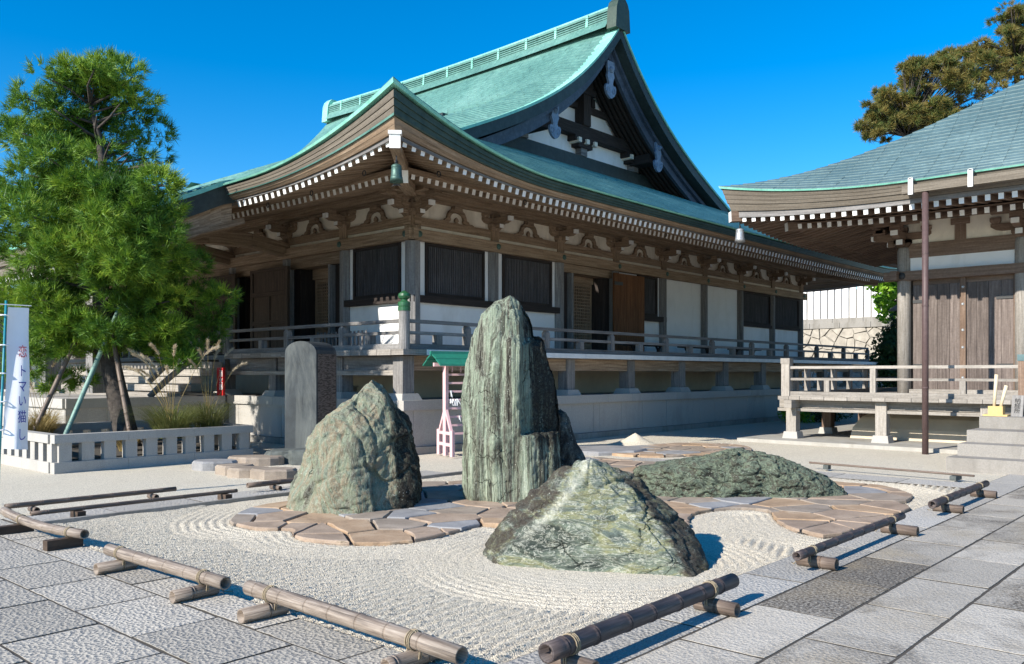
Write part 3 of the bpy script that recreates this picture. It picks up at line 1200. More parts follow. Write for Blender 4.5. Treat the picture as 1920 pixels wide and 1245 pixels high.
# ------------------------------------------------------------------ bamboo rails
def culm(mb_, p0, p1, r, bow=(0, 0, 0), n=16, inter=.27, seed=0, hollow=(True, True), n0=None):
    rr = random.Random(seed)
    p0, p1, bow = Vector(p0), Vector(p1), Vector(bow)
    L = (p1 - p0).length

    def pos(s):
        t = s / L
        return p0.lerp(p1, t) + bow * (4 * t * (1 - t))

    def frame(s):
        d = unit(pos(min(L, s + .01)) - pos(max(0, s - .01)))
        sd = unit(d.cross(Vector((0, 0, 1))))
        return d, sd, sd.cross(d)
    prof = []
    taper = lambda s: r * (1.03 - .06 * s / L)
    if hollow[0]:
        prof += [(.07, r * .2), (.07, r * .74), (.0, r * .78)]
    else:
        prof += [(0, r * .1)]
    prof.append((0.0, taper(0)))
    s = rr.uniform(.1, .2) if n0 is None else n0
    while s < L - .04:
        q = taper(s)
        prof += [(s - .03, q * .985), (s - .012, q * .97), (s - .007, q * 1.06), (s - .003, q * 1.03), (s - .001, q * .84), (s + .007, q * .84), (s + .010, q * 1.065), (s + .018, q * .985)]
        s += inter * rr.uniform(.82, 1.15)
    prof.append((L, taper(L)))
    if hollow[1]:
        prof += [(L, r * .76), (L - .07, r * .72), (L - .07, r * .15)]
    else:
        prof += [(L, r * .1)]
    vs, fs, uvs = [], [], []
    o = rr.random() * 9
    acc = o
    us = []
    prev = prof[0][0]
    for i, (s, q) in enumerate(prof):
        acc += abs(s - prev) if i else 0
        prev = s
        us.append(acc)
        d, sd, u = frame(s)
        c = pos(s)
        for k in range(n):
            a = 2 * math.pi * k / n
            vs.append(c + (sd * math.cos(a) + u * math.sin(a)) * q)
    for i in range(len(prof) - 1):
        for k in range(n):
            k2 = (k + 1) % n
            fs.append((i * n + k, i * n + k2, (i + 1) * n + k2, (i + 1) * n + k))
            uvs.append([(us[i], k / n), (us[i], (k + 1) / n), (us[i + 1], (k + 1) / n), (us[i + 1], k / n)])
    fs.append(tuple(range(n - 1, -1, -1)))
    uvs.append([(0, 0)] * n)
    fs.append(tuple((len(prof) - 1) * n + k for k in range(n)))
    uvs.append([(0, 0)] * n)
    mb_.add(vs, fs, 0, uvs)
    return pos, frame


def ringpts(c, a, b, r1, r2, n=14, ph=0):
    return [Vector(c) + Vector(a) * (r1 * math.cos(2 * math.pi * k / n + ph)) + Vector(b) * (r2 * math.sin(2 * math.pi * k / n + ph)) for k in range(n + 1)]


def bamboo_rail(label, p0, p1, r, mat, sup, smat=None, bow=(0, 0, 0), seed=0, rope=True, rs_=None, block=False, inter=.27):
    t = thing('bamboo_rail', label, 'bamboo rail', (p0[0], p0[1], 0), 'bamboo rails edging the dry garden')
    m_ = MB()
    pos, frame = culm(m_, p0, p1, r, bow, seed=seed, inter=inter)
    m_.build('culm', mat, t, smooth=True)
    L = (Vector(p1) - Vector(p0)).length
    for k, (s, ext0, ext1) in enumerate(sup):
        c = pos(s * L)
        d, sd, u = frame(s * L)
        top = c.z - r * .97
        sd = unit(Vector((sd.x, sd.y, 0)))
        rr_ = top / 2 - .001
        m_ = MB()
        if block:
            m_.beam(c + sd * -ext0 + Vector((0, 0, top / 2 - c.z)), c + sd * ext1 + Vector((0, 0, top / 2 - c.z)), .09, top - .002)
            m_.build('support', smat or mat, t)
        else:
            culm(m_, Vector((c.x, c.y, rr_)) - sd * ext0, Vector((c.x, c.y, rr_)) + sd * ext1, rr_, seed=seed * 7 + k, inter=.2, n=14)
            m_.build('support', smat or mat, t, smooth=True)
        if rope:
            m_ = MB()
            for q in (-.016, 0.0, .013):
                m_.tube(ringpts(c + d * q, sd, Vector((0, 0, 1)), r * 1.06, r * 1.06, ph=q * 30), .0045, 5, False)
            if not block:
                off = sd * (-.06)
                for q in (-.008, .006):
                    hz_ = (c.z + r) / 2 + .004
                    m_.tube(ringpts(Vector((c.x, c.y, hz_)) + sd * q, d, Vector((0, 0, 1)), max(rr_, r * .8) * 1.12, hz_, n=14), .0042, 5, False)
                m_.tube([c + sd * -.05 + Vector((0, 0, -r * 1.1)), c + sd * -.1 + Vector((0, 0, -r * 1.6)), c + sd * -.16 + Vector((0, 0, -c.z + .006)), c + sd * -.2 + d * .05 + Vector((0, 0, -c.z + .006))], .004, 5)
            m_.build('rope', M['rope'], t, smooth=True)
    return t


bamboo_rail('thick pale bamboo rail at the front left corner, nearest the camera', (3.13, 5.20, .148), (3.12, 3.15, .14), .05, M['bamboo'], [(.13, .11, .22), (.82, .2, .2)], bow=(.0, 0, .006), seed=1)
bamboo_rail('pale bamboo rail second from the front along the left pavement', (3.04, 7.2, .145), (3.10, 5.46, .14), .048, M['bamboo'], [(.12, .12, .2), (.84, .1, .24)], seed=2)
bamboo_rail('bent pale bamboo rail third from the front with wooden block rests', (3.14, 10.0, .15), (3.17, 8.02, .15), .045, M['bamboo'], [(.28, .1, .22), (.86, .1, .22)], M['wood_door_old'], bow=(-.03, 0, -.03), seed=3, block=True, rope=True)
bamboo_rail('grey bamboo rail farthest back at the left corner of the garden', (3.36, 10.68, .10), (5.36, 10.68, .10), .03, M['bamboo_mid'], [(.15, .1, .1), (.85, .1, .1)], seed=4, rope=False, inter=.3)
bamboo_rail('thin grey bamboo rail on wooden rests along the back gravel edge', (3.37, 9.93, .10), (5.8, 9.93, .10), .024, M['bamboo_mid'], [(.2, .1, .1), (.93, .1, .1)], M['wood_door_old'], seed=5, rope=False, block=True, inter=.35)
bamboo_rail('short grey bamboo rail half hidden behind the broad peaked rock', (6.16, 10.28, .10), (8.3, 10.28, .10), .035, M['bamboo_mid'], [(.2, .1, .12), (.8, .1, .12)], seed=6, rope=False)
bamboo_rail('dark thick bamboo rail at the front right edge of the garden', (3.42, 2.83, .15), (5.49, 2.85, .15), .053, M['bamboo_dark'], [(.1, .12, .16), (.84, .1, .2)], M['bamboo_mid'], seed=7, inter=.31)
bamboo_rail('dark slim bamboo rail midway along the right pavement', (6.6, 2.87, .14), (9.2, 2.88, .14), .036, M['bamboo_dark'], [(.12, .12, .2), (.88, .1, .24)], M['bamboo_mid'], seed=8, inter=.33)
bamboo_rail('dark reddish bamboo rail farthest along the right pavement', (10.2, 2.88, .14), (12.65, 2.9, .14), .044, M['bamboo_dark'], [(.2, .12, .2), (.85, .1, .2)], M['bamboo_mid'], seed=9, inter=.3)
bamboo_rail('long thin bamboo pole at the far end of the garden near stone steps', (14.2, 5.95, .085), (13.97, 3.36, .085), .017, M['bamboo_mid'], [(.12, .05, .05), (.9, .12, .12)], M['stone_base'], seed=10, rope=False, block=True, inter=.4)

# ================================================================== main hall
XC, YC = 13.12, 14.84
XO = [2.65 * k for k in range(9)]
YO = [0, 2.45, 4.95, 7.7, 11.5, 14.25, 16.75, 19.2]
WX, WY = XO[-1], YO[-1]
OV = 3.76
XE0, XE1, YE0, YE1 = XC - OV, XC + WX + OV, YC - OV, YC + WY + OV
ZP = 1.06       # platform top
ZD = 2.08       # deck top
hall = thing('temple_hall', 'large wooden temple hall with green copper hip-and-gable roof', 'temple', (XC + WX / 2, YC + WY / 2, 0))


class FR:
    """facade frame: a along the wall, b outwards, z up"""
    def __init__(s, o, d, n):
        s.o, s.d, s.n = Vector((o[0], o[1], 0)), Vector((d[0], d[1], 0)), Vector((n[0], n[1], 0))

    def p(s, a, b, z):
        v = s.o + s.d * a + s.n * b
        return Vector((v.x, v.y, z))

    def box(s, mb, a0, a1, b0, b1, z0, z1, mi=0):
        p, q = s.p(a0, b0, z0), s.p(a1, b1, z1)
        mb.box(min(p.x, q.x), max(p.x, q.x), min(p.y, q.y), max(p.y, q.y), z0, z1, mi)


FRR = FR((XC, YC), (1, 0), (0, -1))          # right facade (gable side)
FRL = FR((XC, YC), (0, 1), (-1, 0))          # left facade (front)
FRB = FR((XC + WX, YC), (0, 1), (1, 0))      # back
FRF = FR((XC, YC + WY), (1, 0), (0, 1))      # far gable side


def fbox(fr_, name, mat, parent, a0, a1, b0, b1, z0, z1, **k):
    m_ = MB()
    fr_.box(m_, a0, a1, b0, b1, z0, z1)
    return m_.build(name, mat, parent, **k)


# ---- stone platform
PX0, PY0 = 11.15, 12.87
PX1, PY1 = XC + WX + 1.95, YC + WY + 1.95
mb = MB()
mb.box(PX0 + .14, PX1, PY0 + .14, PY1, -.3, ZP - .02)
mb.box(7.3 + .14, PX0 + .2, 19.5 + .14, 29.4, -.3, ZP - .03)
plat = mb.build('stone_platform', M['granite'], hall)


def faceline(fr_, a0, a1, b, z0, z1, th, steps, name, mat, gap=.008, jit=.006, depth=.14):
    a = a0
    k = 0
    while a < a1 - .05:
        e = min(a1, a + steps[k % len(steps)] * rnd.uniform(.93, 1.07))
        if a1 - e < .2:
            e = a1
        j = rnd.uniform(-jit, jit)
        fbox(fr_, name, mat, plat, a + gap / 2, e - gap / 2, b - depth, b + th + j, z0, z1)
        a = e
        k += 1


PR = FR((PX0, PY0), (1, 0), (0, -1))
PL = FR((PX0, PY0), (0, 1), (-1, 0))
for fr_, n_ in ((PR, PX1 - PX0), (PL, 19.5 - PY0)):
    faceline(fr_, -.05 if fr_ is PR else .1, n_, .0, ZP - .2, ZP, .05, [1.15, .95, 1.3], 'coping_stone', M['granite'])
    faceline(fr_, 0 if fr_ is PR else .02, n_, -.02, .12, ZP - .205, .0, [.28, .95, .95, .95], 'wall_panel', M['granite'])
    faceline(fr_, 0 if fr_ is PR else .06, n_, .0, -.1, .115, .07, [1.6, 1.4], 'plinth_stone', M['granite_dark'])
PJ = FR((7.3, 19.5), (1, 0), (0, -1))
faceline(PJ, 0, PX0 - 7.3 - .1, 0, ZP - .22, ZP - .01, .05, [1.1, 1.2], 'coping_stone', M['granite'])
faceline(PJ, 0, PX0 - 7.3 - .1, -.02, .12, ZP - .225, .0, [.9, .3, .95], 'wall_panel', M['granite'])
PK = FR((7.3, 19.5), (0, 1), (-1, 0))
faceline(PK, 0, 9.9, 0, ZP - .22, ZP - .01, .05, [1.1, 1.2], 'coping_stone', M['granite'])
faceline(PK, 0, 9.9, -.02, .0, ZP - .225, .0, [.9, .3, .95], 'wall_panel', M['granite'])

# ---- crawl space: foundation wall, deck posts with stone feet, deck
mb = MB()
mb.box(XC - .1, XC + WX + .1, YC - .1, YC + WY + .1, ZP - .1, 1.85)
mb.build('foundation_wall', M['tan_plaster'], hall)
post_r = [.25 + 2.65 * k for k in range(10)]
post_l = [2.35, 4.9, 7.2]


def deck_post(x, y):
    m_ = MB()
    m_.beam((x, y, ZP + .12), (x, y, ZD - .13), .3, .3, up=(0, 1, 0))
    o = m_.build('deck_post', M['wood_grey'], hall)
    m_ = MB()
    m_.beam((x, y, ZP - .02), (x, y, ZP + .135), .56, .56, up=(0, 1, 0), w1=.42, h1=.42)
    m_.build('post_foot', M['granite'], o)


for a in post_r:
    deck_post(PX0 + a, PY0 + .3)
for a in post_l:
    deck_post(PX0 + .3, PY0 + a)
mb = MB()
FRd = FR((PX0 + .3, PY0 + .3), (1, 0), (0, -1))
fbox(FRd, 'deck_beam', M['wood'], hall, -.1, 26, -.10, .10, ZD - .42, ZD - .125)
FRe = FR((PX0 + .3, PY0 + .3), (0, 1), (-1, 0))
fbox(FRe, 'deck_beam', M['wood_grey'], hall, .12, 6.6, -.10, .10, ZD - .42, ZD - .125)
fbox(FRe, 'deck_beam', M['wood_pale'], hall, .12, 6.6, .105, .19, ZD - .52, ZD - .42)
# deck boards
M['deck_white'] = plain('whitish_deck_edge', (.80, .79, .77), .7, .1, 5)
DX0, DY0 = PX0 - .12, PY0 - .12
mb = MB()
mb.box(DX0 + .5, PX1 + .1, DY0 + .6, YC + WY + 1, ZD - .12, ZD - .01)
mb.build('deck_floor', M['wood_grey'], hall)
y = DY0
while y < 19.4:
    w_ = rnd.uniform(.36, .46)
    m_ = MB()
    m_.box(DX0 + rnd.uniform(-.006, .006), XC - .1, y + .004, y + w_ - .004, ZD - .115, ZD)
    m_.build('deck_plank', M['wood_pale'], hall)
    y += w_
x = DX0 + .62
while x < PX1 + .1:
    w_ = 2.65
    m_ = MB()
    m_.box(x + .003, x + w_ - .003, DY0, DY0 + .6, ZD - .112, ZD - .002)
    m_.build('deck_plank', M['deck_white'], hall)
    x += w_

# ---- railing
RB = .18       # rail line set back from deck edge
RY, RX = DY0 + RB, DX0 + RB


def railing(fr_, a0, a1, posts, shorts, lean=0):
    for nm, z0, z1, w_ in (('rail', ZD + .53, ZD + .60, .11), ('rail', ZD + .30, ZD + .365, .09), ('rail_sill', ZD, ZD + .115, .13)):
        fbox(fr_, nm, M['wood_grey'], hall, a0, a1, -w_ / 2, w_ / 2, z0, z1)
    for a in posts:
        m_ = MB()
        c = fr_.p(a, 0, 0)
        m_.beam((c.x, c.y, ZD + .115), (c.x, c.y, ZD + .47), .135, .135, up=(0, 1, 0))
        m_.beam((c.x, c.y, ZD + .47), (c.x, c.y, ZD + .53), .135, .135, up=(0, 1, 0), w1=.08, h1=.08)
        m_.build('rail_post', M['wood_grey'], hall)
    for a in shorts:
        m_ = MB()
        c = fr_.p(a, 0, 0)
        m_.beam((c.x, c.y, ZD + .115), (c.x, c.y, ZD + .3), .15, .15, up=(0, 1, 0))
        m_.build('rail_strut', M['wood_grey'], hall)


FR1 = FR((RX, RY), (1, 0), (0, -1))
FR2 = FR((RX, RY), (0, 1), (-1, 0))
pr_ = [1.75 + 2.65 * k for k in range(10)]
railing(FR1, .1, 25.6, pr_, [.9] + [p + 1.32 for p in pr_[:-1]])
railing(FR2, .1, 6.55, [1.98, 4.05], [1.05, 3.0, 5.1])


def finial_post(x, y, s=1.0, z=ZD):
    m_ = MB()
    m_.lathe([(.13 * s, 0), (.13 * s, .78)], (x, y, z), 16)
    o = m_.build('corner_post', M['wood_grey'], hall, smooth=False)
    m_ = MB()
    zz = z + .78
    m_.lathe([(.142 * s, -.02), (.142 * s, .05), (.132 * s, .06), (.142 * s, .075), (.142 * s, .15), (.1 * s, .17), (.075 * s, .185), (.075 * s, .2), (.12 * s, .23), (.14 * s, .275), (.125 * s, .32), (.07 * s, .355), (.01, .385)], (x, y, zz), 18)
    m_.build('finial', M['finial'], o, smooth=False)


finial_post(RX, RY, .88)
finial_post(RX, RY + 6.7, .95)

# ---- front stairs with curved rail (seen behind the pine)
for k in range(5):
    m_ = MB()
    m_.box(PX0 - .1 - .27 * (k + 1), PX0 - .13 - .27 * k + .02, 19.62, 29.3, ZD - .19 * (k + 1) - .16, ZD - .19 * (k + 1))
    m_.build('stair_tread', M['wood_pale'], hall)
m_ = MB()
mid_pts = []
for k in range(14):
    t = k / 13
    x = RX - .05 - 1.9 * t
    z = ZD + .58 - 1.25 * t ** 1.5
    mid_pts.append((x, 19.72, z))
for k in range(13):
    m_.beam(mid_pts[k], mid_pts[k + 1], .12, .1)
    a, b = mid_pts[k], mid_pts[k + 1]
    m_.beam((a[0], a[1], a[2] - .36), (b[0], b[1], b[2] - .36), .1, .12)
m_.build('stair_rail', M['wood_grey'], hall)

# ---- wall levels
Z_SILL0, Z_SILL1 = 3.24, 3.40
Z_T0, Z_T1 = 4.64, 4.90
Z_B0, Z_B1 = 5.0, 5.2
Z_U0, Z_U1 = 5.60, 5.80


def hall_column(x, y):
    m_ = MB()
    m_.lathe([(.185, ZD - .02), (.185, 4.93)], (x, y, 0), 8)
    # turn the octagon so that flats face the walls
    m_.v = [(x + (p[0] - x) * math.cos(.3927) - (p[1] - y) * math.sin(.3927), y + (p[0] - x) * math.sin(.3927) + (p[1] - y) * math.cos(.3927), p[2]) for p in m_.v]
    m_.build('column', M['wood_grey'], hall)
    m_ = MB()
    m_.beam((x, y, 4.925), (x, y, 5.2), .27, .27, up=(0, 1, 0))
    m_.build('column_head', M['wood'], hall)


for a in XO:
    hall_column(XC + a, YC)
    hall_column(XC + a, YC + WY) if a in (0, WX) else None
for a in YO[1:-1]:
    hall_column(XC, YC + a)

# core walls behind the fittings so no light leaks in
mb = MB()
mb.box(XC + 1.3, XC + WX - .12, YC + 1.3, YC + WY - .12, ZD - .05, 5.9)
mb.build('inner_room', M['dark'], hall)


def frog_leg(fr_, a):
    outer = [(-.58, 0), (-.5, .035), (-.42, .03), (-.385, .085), (-.33, .10), (-.3, .2), (-.25, .28), (-.17, .325), (-.11, .33), (-.11, .40), (.11, .40), (.11, .33), (.17, .325), (.25, .28), (.3, .2), (.33, .10), (.385, .085), (.42, .03), (.5, .035), (.58, 0)]
    inner = [(.30, 0), (.24, .03), (.215, .07), (.23, .13), (.19, .2), (.1, .245), (0, .255), (-.1, .245), (-.19, .2), (-.23, .13), (-.215, .07), (-.24, .03), (-.30, 0)]
    m_ = MB()
    w = fr_.n * .07
    o = fr_.p(a, .05, Z_B1 - .004)
    d = fr_.d
    # split into left and right halves so the caps stay simple polygons
    half = outer[:10] + [(0, .40)] + [(0, .255)] + inner[7:]
    half2 = [(0, .40)] + outer[10:] + inner[:6] + [(0, .255)]
    for hp in (half, half2):
        m_.prism(hp[::-1] if True else hp, o, d, Vector((0, 0, 1)), w)
    # leaf ornament
    m_.prism([(-.05, .1), (-.06, .05), (-.02, .03), (-.1, -.0), (.1, 0), (.02, .03), (.06, .05), (.05, .1), (0, .15)], o, d, Vector((0, 0, 1)), w * .8)
    m_.build('frog_leg_strut', M['wood'], hall)
    fbox(fr_, 'bearing_block', M['wood'], hall, a - .13, a + .13, .03, .17, Z_U0 - .10, Z_U0 - .005)


def bracket(fr_, a, corner=False):
    m_ = MB()
    P = fr_.p

    def bx(a0, a1, b0, b1, z0, z1, mi=0):
        fr_.box(m_, a0, a1, b0, b1, z0, z1, mi)
    # big bearing block, tapered foot
    c = P(a, .02, 0)
    m_.beam((c.x, c.y, 5.2), (c.x, c.y, 5.27), .26, .26, up=(0, 1, 0), w1=.36, h1=.36)
    bx(a - .18, a + .18, -.16, .2, 5.27, 5.35)
    # arm along the wall with curved ends
    prof = [(-.40, .15), (-.40, .08), (-.33, .02), (-.25, .0), (.25, 0), (.33, .02), (.40, .08), (.40, .15)]
    m_.prism(prof, P(a, -.05, 5.345), fr_.d, Vector((0, 0, 1)), fr_.n * .16)
    for q in (-.31, 0, .31):
        cc = P(a + q, .03, 0)
        m_.beam((cc.x, cc.y, 5.495), (cc.x, cc.y, 5.54), .14, .14, up=(0, 1, 0), w1=.2, h1=.2)
        bx(a + q - .1, a + q + .1, -.07, .13, 5.54, 5.598)
    # projecting arm with white nose
    pr = [(.1, .0), (.5, .0), (.62, .05), (.66, .15), (.1, .15)]
    m_.prism(pr, P(a - .075, 0, 5.347), fr_.n, Vector((0, 0, 1)), fr_.d * .15)
    bx(a - .078, a + .078, .62, .68, 5.39, 5.50, 1)
    bx(a - .1, a + .1, .40, .6, 5.50, 5.6)
    # white faces of the short tie noses
    bx(a - .07, a + .07, .2, .34, 5.24, 5.34)
    bx(a - .068, a + .068, .34, .352, 5.245, 5.335, 1)
    m_.build('bracket', [M['wood'], M['white_paint']], hall)


def facade(fr_, offs, L):
    # continuous members
    fbox(fr_, 'tie_beam', M['wood'], hall, -.32, L + .32, .10, .24, Z_T0, Z_T1)
    fbox(fr_, 'plaster_strip', M['plaster_aged'], hall, .1, L - .1, -.02, .085, Z_T1 - .02, Z_B0 + .01)
    fbox(fr_, 'tie_beam', M['wood'], hall, -.2, L + .2, -.09, .10, Z_B0, Z_B1)
    fbox(fr_, 'plaster_frieze', M['plaster_aged'], hall, .1, L - .1, -.06, .03, Z_B1 - .02, Z_U0 + .02)
    fbox(fr_, 'wall_purlin', M['wood'], hall, -.9, L + .9, -.08, .14, Z_U0, Z_U1)
    fbox(fr_, 'eave_board', M['wood'], hall, .1, L - .1, -.10, .02, Z_U1 - .02, 6.2)
    fbox(fr_, 'eave_purlin', M['wood'], hall, -1.0, L + 1.0, .42, .58, Z_U0 + .002, Z_U0 + .15)
    for i, a in enumerate(offs):
        bracket(fr_, a)
        if i < len(offs) - 1:
            frog_leg(fr_, (a + offs[i + 1]) / 2)
        # rosette nail cover on the tie beam
        m_ = MB()
        c = fr_.p(a, .24, (Z_T0 + Z_T1) / 2 + .01)
        m_.tube([c, c + fr_.n * .02, c + fr_.n * .035], [.075, .07, .03], 10)
        m_.build('nail_cover', M['bronze'], hall, smooth=False)
    fbox(fr_, 'ground_sill', M['wood_dark'], hall, -.1, L + .1, -.08, .12, ZD - .01, ZD + .1)


def plaster(fr_, a0, a1, z0, z1):
    fbox(fr_, 'plaster_panel', M['plaster'], hall, a0, a1, -.06, .035, z0, z1)


def slat_window(fr_, a0, a1, z0, z1, n=None):
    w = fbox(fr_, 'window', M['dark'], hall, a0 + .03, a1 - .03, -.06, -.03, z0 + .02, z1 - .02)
    m_ = MB()
    for (x0, x1, y0, y1) in ((a0, a0 + .06, z0, z1), (a1 - .06, a1, z0, z1), (a0 + .06, a1 - .06, z0, z0 + .07), (a0 + .06, a1 - .06, z1 - .07, z1)):
        fr_.box(m_, x0, x1, -.03, .09, y0, y1)
    m_.build('window_frame', M['wood_dark'], w)
    m_ = MB()
    k = n or int((a1 - a0 - .12) / .06)
    st_ = (a1 - a0 - .12) / k
    for i in range(k):
        x = a0 + .06 + st_ * (i + .5)
        fr_.box(m_, x - .016, x + .016, -.03, .045, z0 + .07, z1 - .07)
    m_.build('window_slats', M['slat'], w, kind='stuff')
    return w


def window_bay(fr_, a0, a1, inset=.18):
    """column centres a0,a1: plaster reveals, slatted window, sill beam, plaster apron"""
    l, r = a0 + .15, a1 - .15
    plaster(fr_, l, l + inset, Z_SILL1, Z_T0 + .02)
    plaster(fr_, r - inset, r, Z_SILL1, Z_T0 + .02)
    slat_window(fr_, l + inset, r - inset, Z_SILL1 + .01, Z_T0 + .0)
    fbox(fr_, 'sill_beam', M['wood_dark'], hall, a0 - .1, a1 + .1, -.05, .16, Z_SILL0, Z_SILL1)
    plaster(fr_, l, r, ZD + .09, Z_SILL0 + .01)


def lattice(fr_, a0, a1, b, z0, z1, step=.095):
    m_ = MB()
    for (x0, x1, y0, y1) in ((a0, a0 + .06, z0, z1), (a1 - .06, a1, z0, z1), (a0 + .06, a1 - .06, z0, z0 + .28), (a0 + .06, a1 - .06, z1 - .1, z1), (a0 + .06, a1 - .06, z0 + .62, z0 + .70)):
        fr_.box(m_, x0, x1, b - .03, b + .03, y0, y1)
    w = m_.build('lattice_door', M['wood'], hall)
    m_ = MB()
    x = a0 + .06 + step
    while x < a1 - .06:
        fr_.box(m_, x - .013, x + .013, b - .02, b + .022, z0 + .25, z1 - .08)
        x += step
    z = z0 + .28 + step
    while z < z1 - .1:
        fr_.box(m_, a0 + .05, a1 - .05, b - .019, b + .018, z - .013, z + .013)
        z += step
    m_.build('lattice_bars', M['wood'], w, kind='stuff')


def door_leaf(fr_, a0, a1, b, z0, z1, mat, planks=True, panels=False):
    w = fbox(fr_, 'door_leaf', mat, hall, a0, a1, b - .02, b + .02, z0, z1)
    if planks:
        n = 5
        st_ = (a1 - a0) / n
        for i in range(n):
            fbox(fr_, 'door_plank', mat, w, a0 + i * st_ + .004, a0 + (i + 1) * st_ - .004, b + .02, b + .04 + rnd.uniform(-.003, .003), z0, z1)
        for zz in (z0 + .25, z1 - .35):
            fbox(fr_, 'door_hinge', M['iron'], w, a0, a0 + .42, b + .04, b + .055, zz, zz + .1)
    if panels:
        zs = [z0, z0 + .12, z0 + .72, z0 + .84, z0 + 1.5, z0 + 1.62, z1 - .08, z1]
        am = (a0 + a1) / 2
        for x0, x1 in ((a0, a0 + .12), (a1 - .12, a1)):
            fbox(fr_, 'door_stile', mat, w, x0, x1, b + .02, b + .06, z0, z1)
        for zz0, zz1 in ((zs[0], zs[1]), (zs[2], zs[3]), (zs[4], zs[5]), (zs[6], zs[7])):
            fbox(fr_, 'door_rail', mat, w, a0 + .12, a1 - .12, b + .02, b + .058, zz0, zz1)
        fbox(fr_, 'door_stile', mat, w, am - .05, am + .05, b + .02, b + .055, zs[1], zs[4])
    return w


facade(FRR, XO, WX)
facade(FRL, YO, WY)
# right facade bays
window_bay(FRR, XO[0], XO[1], .19)
window_bay(FRR, XO[1], XO[2], .19)
# door bay: recess with lattice doors, one leaf edge-on, one folded against the next bay
fbox(FRR, 'door_lintel', M['wood'], hall, XO[2] + .18, XO[3] - .18, -.3, .08, 4.42, Z_T0 + .01)
fbox(FRR, 'door_jamb', M['wood_dark'], hall, XO[2] + .18, XO[2] + .45, -.9, -.02, ZD, 4.43)
fbox(FRR, 'door_jamb', M['wood_dark'], hall, XO[3] - .45, XO[3] - .18, -.9, -.02, ZD, 4.43)
lattice(FRR, XO[2] + .53, XO[2] + 1.2, -.45, ZD + .1, 4.25)
lattice(FRR, XO[2] + 1.2, XO[3] - .47, -.48, ZD + .1, 4.25)
fbox(FRR, 'door_lintel', M['wood'], hall, XO[2] + .46, XO[3] - .46, -.55, -.40, 4.24, 4.43)
m_ = MB()
FRR.box(m_, XO[2] + .455, XO[2] + .52, -.8, .16, ZD + .1, 4.40)
w_ = m_.build('door_leaf', M['wood_grey'], hall)
door_leaf(FRR, XO[3] - .42, XO[3] + 1.18, .30, ZD + .12, 4.55, M['wood_door'])
# bay 3: small window and plaster
slat_window(FRR, XO[3] + 1.2, XO[4] - .33, Z_SILL1 + .01, Z_T0)
plaster(FRR, XO[4] - .33, XO[4] - .15, Z_SILL1, Z_T0 + .02)
fbox(FRR, 'sill_beam', M['wood_dark'], hall, XO[3] + .1, XO[4] + .1, -.05, .16, Z_SILL0, Z_SILL1)
plaster(FRR, XO[3] + .15, XO[4] - .15, ZD + .09, Z_SILL0 + .01)
plaster(FRR, XO[3] + .15, XO[3] + 1.2, Z_SILL1 - .01, Z_T0 + .01)
for k in (4, 5):
    plaster(FRR, XO[k] + .15, XO[k + 1] - .15, ZD + .09, Z_T0 + .02)
for k in (6, 7):
    slat_window(FRR, XO[k] + .17, XO[k + 1] - .17, Z_SILL1 + .06, Z_T0)
    fbox(FRR, 'sill_beam', M['wood_dark'], hall, XO[k] + .12, XO[k + 1] - .12, -.05, .13, Z_SILL0 + .1, Z_SILL1 + .05)
    plaster(FRR, XO[k] + .15, XO[k + 1] - .15, ZD + .09, Z_SILL0 + .11)
# left facade bays
window_bay(FRL, YO[0], YO[1], .2)
for k in (1, 2, 3, 4, 5):
    a0, a1 = YO[k], YO[k + 1]
    fbox(FRL, 'door_lintel', M['wood'], hall, a0 + .18, a1 - .18, -.3, .09, 4.36, Z_T0 + .01)
    fbox(FRL, 'door_jamb', M['wood_dark'], hall, a0 + .18, a0 + .5, -.9, -.02, ZD, 4.37)
    fbox(FRL, 'door_jamb', M['wood_dark'], hall, a1 - .5, a1 - .18, -.9, -.02, ZD, 4.37)
    fbox(FRL, 'door_lintel', M['wood'], hall, a0 + .5, a1 - .5, -.55, -.38, 4.1, 4.37)
    if k != 2:
        lattice(FRL, a0 + .58, (a0 + a1) / 2, -.45, ZD + .1, 4.12, .085)
    lattice(FRL, (a0 + a1) / 2, a1 - .52, -.48, ZD + .1, 4.12, .085)
    m_ = MB()
    FRL.box(m_, a0 + .505, a0 + .57, -.8, .16, ZD + .1, 4.34)
    m_.build('door_leaf', M['wood_grey'], hall)
door_leaf(FRL, 4.52, 6.32, .30, ZD + .1, 4.42, M['wood_door_old'], False, True)
door_leaf(FRL, 7.12, 8.6, .30, ZD + .1, 4.42, M['wood_door_old'], False, True)
# far and back walls (plain plaster)
for fr_, L in ((FRB, WY), (FRF, WX)):
    fbox(fr_, 'plaster_panel', M['plaster'], hall, -.1, L + .1, -.06, .0, ZD, 6.1)

# ---- eaves
def lift(s, A, S):
    return A * max(0.0, 1 - s / S) ** 2


def z_top(s):
    return 5.57 + lift(s, .88, 4.6) + lift(s, .12, 10)


def z_fly(s):
    return 5.20 + lift(s, .42, 4.6) + lift(s, .05, 9)


def z_base(s):
    return 5.40 + lift(s, .07, 4.2)


FLY, BAS = 3.42, 2.2
PITCH = .212
PORCH0, PORCH1 = 1.75, WY - 1.75


